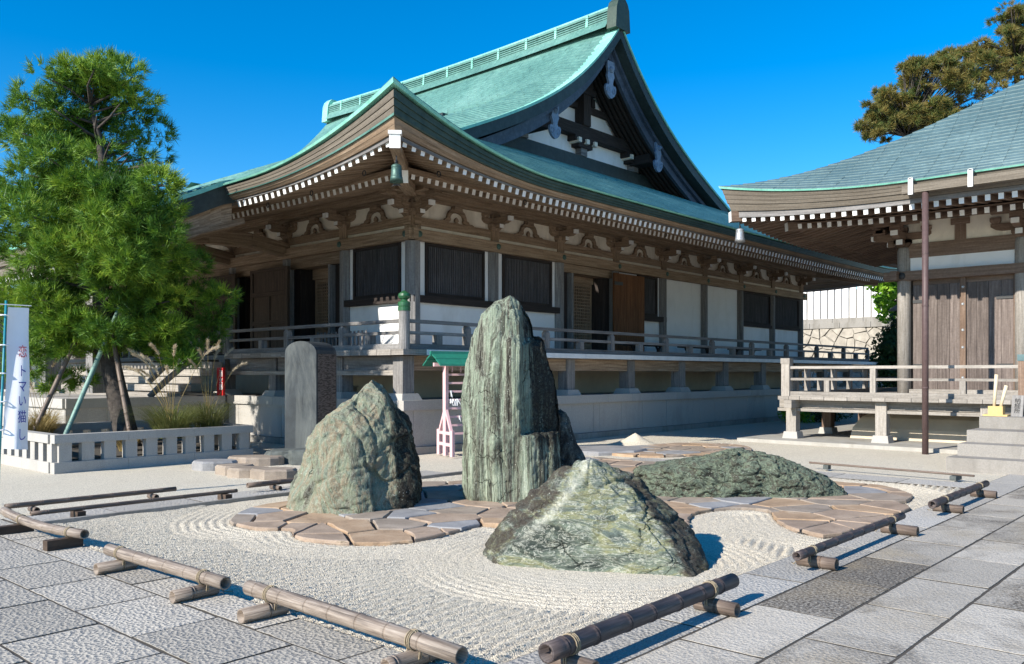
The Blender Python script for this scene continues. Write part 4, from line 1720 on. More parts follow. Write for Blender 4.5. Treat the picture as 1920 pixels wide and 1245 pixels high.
def rafters(fr_, L, skip=None):
    # flying rafters
    n = int((L + 2 * FLY - .3) / PITCH)
    for i in range(n + 1):
        a = -FLY + .22 + i * PITCH
        if a > L + FLY - .2:
            break
        s = min(a + FLY, L + FLY - a)
        inner = max(-a, a - L, 1.6)
        if skip and skip[0] < a < skip[1]:
            continue
        if FLY - inner > .15:
            z = z_fly(s)
            m_ = MB()
            q = FLY - inner
            m_.beam(fr_.p(a, FLY, z), fr_.p(a, inner, z + .27 * q), .095, .125, 0, 1, 0)
            m_.build('flying_rafter', [M['wood'], M['white_paint']], hall)
    n = int((L + 2 * BAS) / PITCH)
    for i in range(n + 1):
        a = -FLY + .22 + PITCH * (i + int((FLY - BAS) / PITCH) + 1)
        if a > L + BAS - .12:
            break
        s = min(a + BAS, L + BAS - a)
        inner = max(-a, a - L, -.05)
        if BAS - inner > .15:
            z = z_base(s)
            m_ = MB()
            q = BAS - inner
            m_.beam(fr_.p(a, BAS, z), fr_.p(a, inner, z + .25 * q), .095, .125, 0, 1, 0)
            m_.build('rafter', [M['wood'], M['white_paint']], hall)


rafters(FRR, WX)
rafters(FRL, WY, (PORCH0 + .1, PORCH1 - .1))


def strip_edge(fr_, L, prof, mat, name, parent, a_rng=None, nseg=90, closed=True):
    """sweep a cross-section along the eave. prof(s) -> list of (b, z)"""
    a0, a1 = a_rng or (None, None)
    rows = []
    full0 = a0 is None
    for i in range(nseg + 1):
        t = i / nseg
        # denser at the ends
        t = .5 - .5 * math.cos(math.pi * t) if full0 else t
        row = []
        base = prof(0)
        for j in range(len(base)):
            b_ref = base[j][0]
            lo = -b_ref if full0 else a0
            hi = L + b_ref if full0 else a1
            a = lo + (hi - lo) * t
            s = min(a + OV, L + OV - a)
            b, z = prof(max(0, s))[j]
            row.append(tuple(fr_.p(a, b, z)))
        rows.append(row)
    m_ = MB()
    R, Cn = len(rows), len(rows[0])
    vs = [p for r in rows for p in r]
    fs, uvs = [], []
    cum = [0]
    for i in range(1, R):
        cum.append(cum[-1] + (Vector(rows[i][0]) - Vector(rows[i - 1][0])).length)
    vv = [0]
    for j in range(1, Cn + 1):
        vv.append(vv[-1] + (Vector(rows[R // 2][j % Cn]) - Vector(rows[R // 2][j - 1])).length)
    for i in range(R - 1):
        for j in range(Cn if closed else Cn - 1):
            j2 = (j + 1) % Cn
            fs.append((i * Cn + j, i * Cn + j2, (i + 1) * Cn + j2, (i + 1) * Cn + j))
            uvs.append([(cum[i], vv[j]), (cum[i], vv[j + 1]), (cum[i + 1], vv[j + 1]), (cum[i + 1], vv[j])])
    if closed:
        fs.append(tuple(range(Cn - 1, -1, -1)))
        uvs.append([(0, 0)] * Cn)
        fs.append(tuple((R - 1) * Cn + j for j in range(Cn)))
        uvs.append([(0, 0)] * Cn)
    m_.add(vs, fs, 0, uvs)
    return m_.build(name, mat, parent)


def layer(f0, f1, b0, b1, thick=.35):
    """closed band between fractions f0..f1 of the eave thickness"""
    def prof(s):
        zb = z_fly(s) + .065
        zt_ = z_top(s)
        za = zb + (zt_ - zb) * f0
        zc = zb + (zt_ - zb) * f1
        return [(b0, za), (b1, zc), (b1 - thick, zc + .05), (b0 - thick, za + .05)]
    return prof


EAVE_LAYERS = [('kayaoi_board', 0, .10, 3.46, 3.46, 'wood_grey'), ('fascia_beam', .105, .22, 3.50, 3.56, 'wood'), ('fascia_beam', .222, .35, 3.565, 3.60, 'wood'),
               ('eave_trim', .352, .393, 3.635, 3.645, 'T'), ('eave_edge', .40, .53, 3.625, 3.64, 'E'), ('eave_edge', .548, .68, 3.65, 3.665, 'E'), ('eave_edge', .698, .83, 3.675, 3.69, 'E'),
               ('eave_edge', .832, .915, 3.63, 3.64, 'B'), ('copper_lip', .917, 1.0, 3.745, 3.765, 'copper_lip')]
for fr_, L, em, tm, bm_ in ((FRR, WX, 'copper_edge', 'copper_edge', 'copper_edge'), (FRL, WY, 'wood_eave', 'copper', 'copper_black'), (FRB, WY, 'copper_edge', 'copper_edge', 'copper_edge'), (FRF, WX, 'copper_edge', 'copper_edge', 'copper_edge')):  # same edge boards: shaded sides painted darker green, sunlit front painted grey-brown
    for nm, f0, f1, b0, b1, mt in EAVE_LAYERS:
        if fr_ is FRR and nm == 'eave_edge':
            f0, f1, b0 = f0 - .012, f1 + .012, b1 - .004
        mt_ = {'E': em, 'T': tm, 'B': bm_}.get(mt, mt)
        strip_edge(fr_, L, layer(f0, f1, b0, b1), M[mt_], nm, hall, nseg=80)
# board under the rafters' backs (soffit) closing the eave
for fr_, L in ((FRR, WX), (FRL, WY), (FRB, WY), (FRF, WX)):
    strip_edge(fr_, L, lambda s: [(3.40, z_fly(s) + .066), (1.6, z_fly(s) + .55), (1.6, z_fly(s) + .58), (3.40, z_fly(s) + .10)], M['wood'], 'soffit', hall, nseg=60)
    strip_edge(fr_, L, lambda s: [(2.25, z_base(s) + .066), (.0, z_base(s) + .63), (.0, z_base(s) + .66), (2.25, z_base(s) + .10)], M['wood'], 'soffit', hall, nseg=60)
    strip_edge(fr_, L, lambda s: [(2.26, z_base(s) + .07), (2.26, z_base(s) + .17), (2.12, z_base(s) + .17), (2.12, z_base(s) + .07)], M['wood'], 'rafter_board', hall, nseg=60)
# hip rafters with white ends
for sx, sy, x, y in ((-1, -1, XC, YC), (-1, 1, XC, YC + WY), (1, -1, XC + WX, YC)):
    m_ = MB()
    P0 = Vector((x + sx * 3.5, y + sy * 3.5, 5.60))
    P1 = Vector((x + sx * 1.4, y + sy * 1.4, 5.62))
    m_.beam(P0, P1, .19, .24, 0, 1, 0)
    d_ = unit(Vector((sx, sy, 0)))
    m_.beam(P0 + Vector((0, 0, .15)) + d_ * .03, P0 + Vector((0, 0, .15)) - d_ * .5, .23, .06, 1)
    Q0 = Vector((x + sx * 2.35, y + sy * 2.35, 5.36))
    m_.beam(Q0, Vector((x + sx * .1, y + sy * .1, 5.75)), .24, .24, 0, 1, 0)
    m_.build('hip_rafter', [M['wood'], M['white_paint']], hall)


def wind_bell(c, parent, s=1.0, mat=None):
    x, y, z = c
    m_ = MB()
    m_.lathe([(.02 * s, .02 * s), (.08 * s, 0), (.115 * s, -.03 * s), (.12 * s, -.05 * s), (.115 * s, -.06 * s), (.13 * s, -.28 * s), (.14 * s, -.29 * s), (.14 * s, -.31 * s), (.155 * s, -.40 * s), (.13 * s, -.36 * s), (.12 * s, -.3 * s), (.1 * s, -.05 * s)], (x, y, z), 16)
    o = m_.build('wind_bell', mat or M['bronze'], parent, smooth=True)
    m_ = MB()
    m_.tube([(x, y, z + .2 * s), (x, y, z - .02)], .018 * s, 6)
    m_.tube(ringpts((x, y, z + .05 * s), (1, 0, 0), (0, 0, 1), .04 * s, .05 * s, 10), .01 * s, 5, False)
    m_.build('hanger', M['iron'], o)
    m_ = MB()
    m_.prism([(-.12 * s, -.5 * s), (-.06 * s, -.44 * s), (.06 * s, -.44 * s), (.12 * s, -.5 * s), (.05 * s, -.47 * s), (-.05 * s, -.47 * s)], (x, y, z), RT, Vector((0, 0, 1)), FW * .02)
    m_.build('clapper', M['iron'], o)


wind_bell((XC - 3.25, YC - 3.25, 5.28), hall, .78)
for a, b in ((-1.9, 2.9), (.6, 2.9), (3.2, 2.9), (6.2, 2.9)):
    m_ = MB()
    c = FRR.p(a, b, z_fly(a + OV) + .02)
    m_.tube(ringpts(c, (1, 0, 0), (0, 0, 1), .045, .05, 10), .012, 5, False)
    m_.build('iron_ring', M['iron'], hall)
for a, b in ((-1.9, 2.9), (-.2, 2.9), (1.4, 2.9)):
    m_ = MB()
    c = FRL.p(a, b, z_fly(a + OV) + .02)
    m_.tube(ringpts(c, (0, 1, 0), (0, 0, 1), .045, .05, 10), .012, 5, False)
    m_.build('iron_ring', M['iron'], hall)

# ---- roof
_t = np.array([0, 1, 2, 3, 4.2, 5.5, 6.75, 7.57, 9.36, 11.1, 12.44, 13.6, 14.36])
_z = np.array([5.57, 5.86, 6.19, 6.54, 7.0, 7.56, 8.17, 8.5, 9.3, 10.28, 11.25, 12.38, 13.27])
_pf = np.polyfit(_t, _z, 4, w=[6] + [1] * 11 + [3])


def fz(t):
    return np.polyval(_pf, t)


VT = YC + 1.54 - YE0       # verge offset from the gable-side eave (5.3)
GW = 7.1                   # gable wall offset from eave
HX = (XE1 - XE0) / 2       # half width 14.36
LY = YE1 - YE0


def sst(x):
    x = np.clip(x, 0, 1)
    return x * x * (3 - 2 * x)


def camber(t):
    return .5 * sst(t / 3.5) * (1 - .75 * sst((t - 8) / 6.36))


def roll(s, t):
    # the upper slope rolls down towards the verge
    return camber(t) * (1 - (1 - sst((s - VT) / 1.7)) * sst((t - 4.2) / 1.8))


def lift2(s, t):
    f = np.maximum(0, 1 - t / 5.0) ** 1.5
    return f * (.88 * np.maximum(0, 1 - s / 4.6) ** 2 + .12 * np.maximum(0, 1 - s / 10) ** 2)


def front_pt(sy, t, side=0):
    """point on front (side 0) or back (1) slope: sy = distance from the near gable eave, t = inward"""
    s = np.minimum(sy, LY - sy)
    z = fz(t) + lift2(s, t) + roll(s, t)
    x = XE0 + t if side == 0 else XE1 - t
    return np.stack([x + 0 * sy, YE0 + sy + 0 * t, z], -1)


def skirt_pt(sx, t, side=0):
    W_ = XE1 - XE0
    s = np.minimum(sx, W_ - sx)
    z = fz(t) + lift2(s, t) + camber(t)
    y = YE0 + t if side == 0 else YE1 - t
    return np.stack([XE0 + sx + 0 * t, y + 0 * sx, z], -1)


roof = None


def shingle_strips(fn, s_lo, s_hi, t0, t1, expo, width, seed, flip, thick=.012, stag=.5):
    """real overlapping shingles: every one a quad whose lower edge stands proud"""
    rs_ = np.random.RandomState(seed)
    Vs, Fs = [], []
    base = 0
    k = 0
    t = t0
    while t < t1 - 1e-6:
        te = min(t + expo, t1)
        lo, hi = s_lo(t), s_hi(t)
        off = (k % 2) * stag * width
        edges = np.arange(lo - off, hi + width, width)
        edges = np.clip(edges, lo, hi)
        edges = np.unique(edges)
        if len(edges) > 1:
            a, b = edges[:-1] + .0022, edges[1:] - .0022
            lo2, hi2 = s_lo(te), s_hi(te)
            a2, b2 = np.clip(a, lo2, hi2), np.clip(b, lo2, hi2)
            m = b > a
            a, b, a2, b2 = a[m], b[m], a2[m], b2[m]
            n = len(a)
            up = thick * rs_.uniform(.7, 1.5, n)
            p0 = fn(a, np.full(n, t))
            p1 = fn(b, np.full(n, t))
            p2 = fn(b2, np.full(n, te))
            p3 = fn(a2, np.full(n, te))
            q0 = p0.copy()
            q1 = p1.copy()
            q0[:, 2] += up
            q1[:, 2] += up
            p2[:, 2] += .002
            p3[:, 2] += .002
            V = np.stack([p0, p1, q0, q1, p2, p3], 1).reshape(-1, 3)
            i = base + np.arange(n) * 6
            f1 = np.stack([i + 0, i + 1, i + 3, i + 2], -1)
            f2 = np.stack([i + 2, i + 3, i + 4, i + 5], -1)
            Vs.append(V)
            Fs += [f1, f2]
            base += n * 6
        t = te
        k += 1
    F_ = np.concatenate(Fs)
    if flip:
        F_ = F_[:, ::-1]
    return np.concatenate(Vs), F_


mb = MB()
ts = np.linspace(0, HX, 46)
for side in (0, 1):
    rows = []
    for t in ts:
        lo = min(t, VT)
        sy = np.concatenate([lo + np.linspace(0, 6, 30), np.linspace(lo + 6.2, LY - lo - 6.2, 12), LY - lo - np.linspace(6, 0, 30)])
        rows.append(front_pt(sy, np.full(len(sy), t), side))
    mb.grid(np.array(rows) if side else np.array(rows)[:, ::-1])
W_ = XE1 - XE0
for side in (0, 1):
    rows = []
    for t in np.linspace(0, GW + .1, 24):
        lo = min(t, 6.6)
        sx = np.concatenate([lo + np.linspace(0, 6, 30), np.linspace(lo + 6.2, W_ - lo - 6.2, 12), W_ - lo - np.linspace(6, 0, 30)])
        rows.append(skirt_pt(sx, np.full(len(sx), t), side))
    mb.grid(np.array(rows) if not side else np.array(rows)[:, ::-1])
roof = mb.build('roof', M['copper'], hall, smooth=True)
V, F_ = shingle_strips(front_pt, lambda t: min(t, VT), lambda t: LY - min(t, VT), .0, HX - .12, .165, .34, 3, True)
npmesh('roof_shingles', V, F_, M['copper'], roof, kind='stuff')
V, F_ = shingle_strips(skirt_pt, lambda t: min(t, 6.6), lambda t: W_ - min(t, 6.6), .0, GW, .165, .34, 4, False)
npmesh('roof_shingles', V, F_, M['copper'], roof, kind='stuff')

# thick verge (edge of the upper roof on the gable side) and bargeboards
YV = YE0 + VT


def verge_band(t0, t1, y0, y1, d0, d1, mat, name, parent, dd=0.0, n=40, d0e=None, d1e=None):
    """slab hanging below the roof line between depths d0..d1 (measured vertically), both rakes"""
    for side in (0, 1):
        m_ = MB()
        rows = []
        for i in range(n + 1):
            f = i / n
            t = t0 + (t1 - t0) * f
            x = XE0 + t if side == 0 else XE1 - t
            z = float(fz(t))
            k0 = d0 if d0e is None else d0e + (d0 - d0e) * f
            k1 = d1 if d1e is None else d1e + (d1 - d1e) * f
            rows.append([(x, y0, z - k0), (x, y0, z - k1), (x, y1, z - k1), (x, y1, z - k0)])
        cum = 0
        vs = [p for r in rows for p in r]
        fs, uvs = [], []
        for i in range(n):
            L_ = (Vector(rows[i + 1][0]) - Vector(rows[i][0])).length
            for j in range(4):
                j2 = (j + 1) % 4
                f_ = (i * 4 + j, i * 4 + j2, (i + 1) * 4 + j2, (i + 1) * 4 + j)
                fs.append(f_ if side == 0 else f_[::-1])
                q = [(cum, j * .3), (cum, j * .3 + .3), (cum + L_, j * .3 + .3), (cum + L_, j * .3)]
                uvs.append(q if side == 0 else q[::-1])
            cum += L_
        fs.append((0, 3, 2, 1))
        uvs.append([(0, 0)] * 4)
        fs.append((n * 4, n * 4 + 1, n * 4 + 2, n * 4 + 3))
        uvs.append([(0, 0)] * 4)
        m_.add(vs, fs, 0, uvs)
        m_.build(name, mat, parent)


verge_band(5.45, HX, YV - .02, YV + .5, -.035, .05, M['copper_lip'], 'verge_lip', roof)
verge_band(5.6, HX, YV + .02, YV + .6, .052, .46, M['copper_black'], 'verge_edge', roof, d0e=.052, d1e=.36)
verge_band(6.0, HX, YV + .38, YV + .5, .465, .62, M['patina_board'], 'bargeboard', roof)
verge_band(6.1, HX, YV + .5, YV + .62, .60, 1.0, M['patina_board'], 'bargeboard', roof, d0e=.56, d1e=.78)
# purlin soffit boards between bargeboard and gable wall
for k, dp in enumerate((1.02, )):
    for j in range(6):
        y0 = YV + .66 + j * .19
        verge_band(6.6, HX, y0, y0 + .1, .72, .86, M['wood_dark'], 'verge_rafter', roof)
verge_band(6.3, HX, YV + .6, YE0 + GW + .2, .60, .70, M['wood_dark'], 'verge_soffit', roof)

# gable wall
YG = YE0 + GW
XM = (XE0 + XE1) / 2
m_ = MB()
poly = [(-6.9, 8.3)]
for t in np.linspace(7.2, HX, 20):
    poly.append((-(HX - t), float(fz(t)) - .66))
for t in np.linspace(HX, 7.2, 20)[1:]:
    poly.append(((HX - t), float(fz(t)) - .66))
poly.append((6.9, 8.3))
m_.prism(poly[::-1], (XM, YG, 0), (1, 0, 0), (0, 0, 1), (0, .2, 0))
gab = m_.build('gable_wall', M['plaster'], hall)


def gbeam(name, x0, x1, z0, z1, d, mat='wood_dark'):
    m_ = MB()
    m_.box(XM + x0, XM + x1, YG - d, YG + .05, z0, z1)
    return m_.build(name, M[mat], gab)


gbeam('gable_beam', -6.7, 6.7, 8.5, 9.12, .22, 'copper_black')
gbeam('gable_beam', -3.35, 3.35, 9.74, 10.14, .34)
gbeam('gable_beam', -1.75, 1.75, 10.75, 10.95, .16)
gbeam('gable_post', -.2, .2, 10.14, 11.5, .4)
gbeam('gable_post', -.45, .45, 11.2, 11.42, .44)
gbeam('gable_post', -.3, .3, 11.42, 11.7, .42)
for zz0, zz1, w2, d2_, mt2 in ((9.56, 9.74, .62, .36, 'wood_dark'), (9.38, 9.56, .40, .32, 'wood_dark'), (9.12, 9.38, .17, .26, 'wood_grey')):
    for sgn in (0, -1, 1):
        gbeam('gable_bracket', sgn * 3.15 - w2, sgn * 3.15 + w2, zz0, zz1, d2_ + .02 * abs(sgn), mt2)
for sgn in (0, -1, 1):
    for q in (-.45, 0, .45):
        gbeam('bracket_block', sgn * 3.15 + q - .08, sgn * 3.15 + q + .08, 9.5, 9.66, .44, 'plaster_aged')
for sgn in (-1, 1):
    m_ = MB()
    m_.box(XM + sgn * 3.15 - .3, XM + sgn * 3.15 + .3, YV + .75, YG - .2, 9.3, 9.62)
    m_.build('gable_beam', M['wood_dark'], gab)
    gbeam('gable_post', sgn * .62 - .1, sgn * .62 + .1, 10.95, 11.25, .2)


def gegyo(x, z, s, y):
    """carved hanging fish ornament"""
    half = [(.0, 0), (.16, .0), (.17, -.14), (.13, -.3), (.17, -.42), (.12, -.52), (.09, -.62), (.13, -.68), (.2, -.66), (.25, -.72), (.24, -.84), (.17, -.95), (.07, -1.02), (0, -1.04)]
    poly = half + [(-p[0], p[1]) for p in half[-2:0:-1]]
    m_ = MB()
    m_.prism([(p[0] * s, p[1] * s) for p in poly][::-1], (x, y, z), (1, 0, 0), (0, 0, 1), (0, .08, 0))
    o = m_.build('gable_pendant', M['patina_pale'], gab)
    m_ = MB()
    m_.tube([(x, y + .01, z - .24 * s), (x, y - .05, z - .24 * s), (x, y - .12, z - .24 * s)], [.1 * s, .085 * s, .03 * s], 6)
    m_.build('boss', M['patina_pale'], o)
    for q in (-1, 1):
        m_ = MB()
        m_.tube(ringpts((x + q * .13 * s, y - .005, z - .82 * s), (1, 0, 0), (0, 0, 1), .06 * s, .08 * s, 10), .014 * s, 5, False)
        m_.build('carved_swirl', M['patina_pale'], o)


gegyo(XM, 12.12, 1.2, YV + .41)
gegyo(XM - 2.98, 10.05, 1.1, YV + .41)
gegyo(XM + 2.98, 10.05, 1.1, YV + .41)

# ---- ridge
RZ = float(fz(HX)) - .02
ry0, ry1 = YV + .3, YE1 - VT - .3


def rz(y):
    u = (y - (ry0 + ry1) / 2) / ((ry1 - ry0) / 2)
    return .14 * u * u - .03


m_ = MB()
ny = 24
yy = np.linspace(ry0, ry1, ny + 1)
rows = []
for y in yy:
    z = RZ + rz(y)
    rows.append([(XM - .5, y, z - .25), (XM - .3, y, z + .06), (XM - .26, y, z + .46), (XM + .26, y, z + .46), (XM + .3, y, z + .06), (XM + .5, y, z - .25)])
m_.grid(np.array(rows)[:, ::-1])
ridge = m_.build('ridge', M['copper'], roof)
m_ = MB()
m_.tube([(XM, y, RZ + rz(y) + .50) for y in np.linspace(ry0 - .1, ry1 + .1, 26)], .13, 12)
m_.build('ridge_cap', M['copper_lip'], ridge, smooth=True)
for y in np.linspace(ry0 + .9, ry1 - .9, 11):
    m_ = MB()
    z = RZ + rz(y)
    m_.beam((XM - .30, y, z + .05), (XM - .28, y, z + .46), .06, .09, up=(0, 1, 0))
    m_.build('ridge_post', M['copper_lip'], ridge)
for q in (.12, .2, .28, .36):
    m_ = MB()
    for i in range(ny):
        y, y2 = yy[i], yy[i + 1]
        m_.beam((XM - .29, y, RZ + rz(y) + q), (XM - .29, y2, RZ + rz(y2) + q), .06, .03)
    m_.build('ridge_slat', M['copper'], ridge)
for y, s in ((ry0, -1), (ry1, 1)):
    m_ = MB()
    prof = [(-.42, -.3), (.42, -.3), (.36, .4), (.28, .6), (.14, .74), (-.14, .74), (-.28, .6), (-.36, .4)]
    m_.prism(prof, (XM, y, RZ + rz(y)), (1, 0, 0), (0, 0, 1), (0, s * .38, 0))
    m_.build('ridge_end', M['copper_edge'] if s < 0 else M['copper_lip'], ridge)

# ---- porch roof over the front stairs
py0, py1 = YC + PORCH0, YC + PORCH1
PXE = 6.95


def porch_z(x, y):
    u = max(0, XE0 - x)
    t = u / (XE0 - PXE)
    s = min(y - py0, py1 - y)
    return 5.60 - .60 * u + .055 * u * u + (.3 * (XE0 - x) if x > XE0 else 0) * -1 + .16 * max(0, 1 - s / 3.0) ** 2 * t


m_ = MB()
rows = []
for x in np.linspace(XE0 + .05, PXE, 14):
    rows.append([(x, y, porch_z(x, y) + .06) for y in np.linspace(py0, py1, 30)])
m_.grid(np.array(rows)[:, ::-1])
porch = m_.build('porch_roof', M['copper'], hall, smooth=True)


def porch_pt(s, t):
    out = []
    for a, b in zip(s, t):
        x = PXE + b
        out.append((x, py0 + a, porch_z(x, py0 + a) + .065))
    return np.array(out)


V, F_ = shingle_strips(porch_pt, lambda t: 0., lambda t: py1 - py0, 0, XE0 - PXE + .05, .165, .34, 5, True)
npmesh('roof_shingles', V, F_, M['copper'], porch, kind='stuff')
for yv, sg in ((py0, -1), (py1, 1)):
    for (d0, d1, off, mt) in ((.0, .1, 0, 'copper_lip'), (.1, .5, -.04, 'copper_black'), (.5, .95, -.16, 'wood')):
        m_ = MB()
        xs_ = np.linspace(XE0 + .3, PXE, 12)
        for i in range(11):
            xa, xb = xs_[i], xs_[i + 1]
            za, zb_ = porch_z(xa, yv) + .06, porch_z(xb, yv) + .06
            yy0 = yv + sg * off
            c = [(xa, yy0, za - d1), (xa, yy0 - sg * .3, za - d1), (xa, yy0 - sg * .3, za - d0), (xa, yy0, za - d0), (xb, yy0, zb_ - d1), (xb, yy0 - sg * .3, zb_ - d1), (xb, yy0 - sg * .3, zb_ - d0), (xb, yy0, zb_ - d0)]
            m_.hexa(c if sg > 0 else [c[1], c[0], c[3], c[2], c[5], c[4], c[7], c[6]])
        m_.build('porch_verge', M[mt], porch)
m_ = MB()
for (d0, d1, off, k) in ((.0, .1, 0, 0), (.1, .4, .06, 1), (.4, .62, .14, 1)):
    ys_ = np.linspace(py0, py1, 24)
    for i in range(23):
        ya, yb = ys_[i], ys_[i + 1]
        za, zb_ = porch_z(PXE, ya) + .06, porch_z(PXE, yb) + .06
        x = PXE + off
        m_.hexa([(x, ya, za - d1), (x + .3, ya, za - d1), (x + .3, ya, za - d0), (x, ya, za - d0), (x, yb, zb_ - d1), (x + .3, yb, zb_ - d1), (x + .3, yb, zb_ - d0), (x, yb, zb_ - d0)], k)
m_.build('porch_eave', [M['copper_lip'], M['wood_eave']], porch)
n = int((py1 - py0 - .4) / PITCH)
for i in range(n + 1):
    y = py0 + .2 + i * PITCH
    m_ = MB()
    z = porch_z(PXE, y) - .64
    m_.beam((PXE + .22, y, z), (XE0 + .6, y, z + .95), .095, .125, 0, 1, 0)
    m_.build('porch_rafter', [M['wood'], M['white_paint']], porch)
for y in (YC + YO[2], YC + YO[3], YC + YO[4], YC + YO[5]):
    m_ = MB()
    m_.beam((8.1, y, ZP + .1), (8.1, y, 4.35), .36, .36, up=(0, 1, 0))
    m_.build('porch_column', M['wood_grey'], hall)
    m_ = MB()
    pts = [(XC - .15, y, 4.88), (XC - 1.2, y, 5.02), (XC - 2.4, y, 5.0), (XC - 3.6, y, 4.8), (8.1, y, 4.45)]
    for i in range(4):
        m_.beam(pts[i], pts[i + 1], .26, .36)
    m_.build('rainbow_beam', M['wood'], hall)
m_ = MB()
m_.box(7.95, 8.25, py0 + 2.2, py1 - 2.2, 4.0, 4.34)
m_.build('porch_beam', M['wood'], hall)

# ================================================================== smaller hall on the right
TX, TY = 21.7, 6.75
TB = 2.5
TW = 3 * TB
tem = thing('side_temple', 'smaller temple building on the right with pale railing and bluish roof', 'temple', (TX + TW / 2, TY - TW / 2, 0))
TF = FR((TX, TY), (0, -1), (-1, 0))          # front facade: a to the right, b towards the sun side
TS = FR((TX, TY), (1, 0), (0, 1))            # left side facade
TOV = 3.22
tz = lambda s: 5.20 + .42 * max(0, 1 - s / 4.2) ** 2 - .14 * max(0, 1 - s / 4.2) ** 2


def t_fly(s):
    return 5.06 + lift(s, .22, 4.2)


def t_top(s):
    return 5.56 + lift(s, .5, 4.4)


def tbox(name, mat, a0, a1, b0, b1, z0, z1, fr_=TF, parent=None):
    return fbox(fr_, name, M[mat], parent or tem, a0, a1, b0, b1, z0, z1)


# apron slab, mound, deck
m_ = MB()
m_.box(18.9, TX + TW + 3, -4.2, 9.7, -.1, .05)
ap = m_.build('apron_slab', M['concrete'], tem)
m_ = MB()
rows = []
for (o_, z) in ((.95, .045), (.9, .3), (.75, .55), (.5, .72), (.1, .82)):
    rows.append([(TX - o_, TY + o_, z), (TX - o_, TY - TW - o_, z), (TX + TW + o_, TY - TW - o_, z), (TX + TW + o_, TY + o_, z)])
m_.grid(np.array(rows), close=True)
m_.build('plaster_mound', M['tan_plaster'], tem, smooth=False)
DKX, DKY, DKZ = 19.5, 8.95, 1.06
k = 0
y = DKY
while y > -1.0:
    w_ = rnd.uniform(.24, .30)
    m_ = MB()
    m_.box(DKX + rnd.uniform(-.012, .012), TX - .12, y - w_ + .004, y - .004, DKZ - .085, DKZ)
    m_.build('deck_plank', M['wood_pale'], tem)
    y -= w_
m_ = MB()
m_.box(TX - .1, TX + TW + 2, TY + .15, DKY - .02, DKZ - .08, DKZ - .004)
m_.build('deck_floor', M['wood_pale'], tem)
for nm, x0, z0, z1, w_ in (('deck_beam', DKX + .32, DKZ - .28, DKZ - .087, .16), ('deck_beam', DKX + .22, DKZ - .36, DKZ - .29, .1)):
    m_ = MB()
    m_.box(x0, x0 + w_, 3.9, DKY + .1, z0, z1)
    m_.build(nm, M['wood_pale'], tem)
m_ = MB()
m_.box(DKX - .18, TX, DKY - .42, DKY - .24, DKZ - .27, DKZ - .09)
m_.build('deck_beam', M['wood_pale'], tem)
for x, y in ((DKX + .3, 8.7), (DKX + .3, 6.62), (DKX + .3, 4.5), (TX + .25, 8.7), (TX + 2.8, 8.7)):
    m_ = MB()
    m_.beam((x, y, .2), (x, y, DKZ - .1), .24, .24, up=(0, 1, 0))
    o = m_.build('deck_post', M['wood_pale'] if x < 20 else M['wood_temple'], tem)
    m_ = MB()
    m_.beam((x, y, .04), (x, y, .21), .38, .38, up=(0, 1, 0), w1=.32, h1=.32)
    m_.build('post_foot', M['granite'], o)
# railing
RLX = DKX + .16
FRT = FR((RLX, DKY - .16), (0, -1), (-1, 0))
FRTs = FR((RLX, DKY - .16), (1, 0), (0, 1))


def rail_t(fr_, a1, tall, short):
    for nm, z0, z1, w_ in (('rail', DKZ + .645, DKZ + .71, .10), ('rail', DKZ + .375, DKZ + .43, .08), ('rail_sill', DKZ, DKZ + .11, .12)):
        fbox(fr_, nm, M['wood_pale'], tem, .08, a1, -w_ / 2, w_ / 2, z0, z1)
    for a in tall:
        c = fr_.p(a, 0, 0)
        m_ = MB()
        m_.beam((c.x, c.y, DKZ + .11), (c.x, c.y, DKZ + .645), .12, .12, up=(0, 1, 0))
        m_.build('rail_post', M['wood_pale'], tem)
    for a in short:
        c = fr_.p(a, 0, 0)
        m_ = MB()
        m_.beam((c.x, c.y, DKZ + .11), (c.x, c.y, DKZ + .375), .12, .12, up=(0, 1, 0))
        m_.build('rail_strut', M['wood_pale'], tem)


rail_t(FRT, 4.9, [2.02], [.98, 3.85])
rail_t(FRTs, 9, [1.2, 2.9, 5.2], [.5, 2.0, 4.0])
for x, y, z1 in ((RLX, DKY - .16, DKZ + .9), (RLX, DKY - .16 - 4.98, DKZ + .92)):
    m_ = MB()
    m_.beam((x, y, DKZ), (x, y, z1 - .13), .2, .2, up=(0, 1, 0))
    o = m_.build('rail_end_post', M['wood_pale'] if y > 5 else M['wood_temple'], tem)
    m_ = MB()
    m_.beam((x, y, z1 - .13), (x, y, z1), .225, .225, up=(0, 1, 0))
    m_.build('copper_cap', M['copper_blue'] if y < 5 else M['wood_pale'], o)
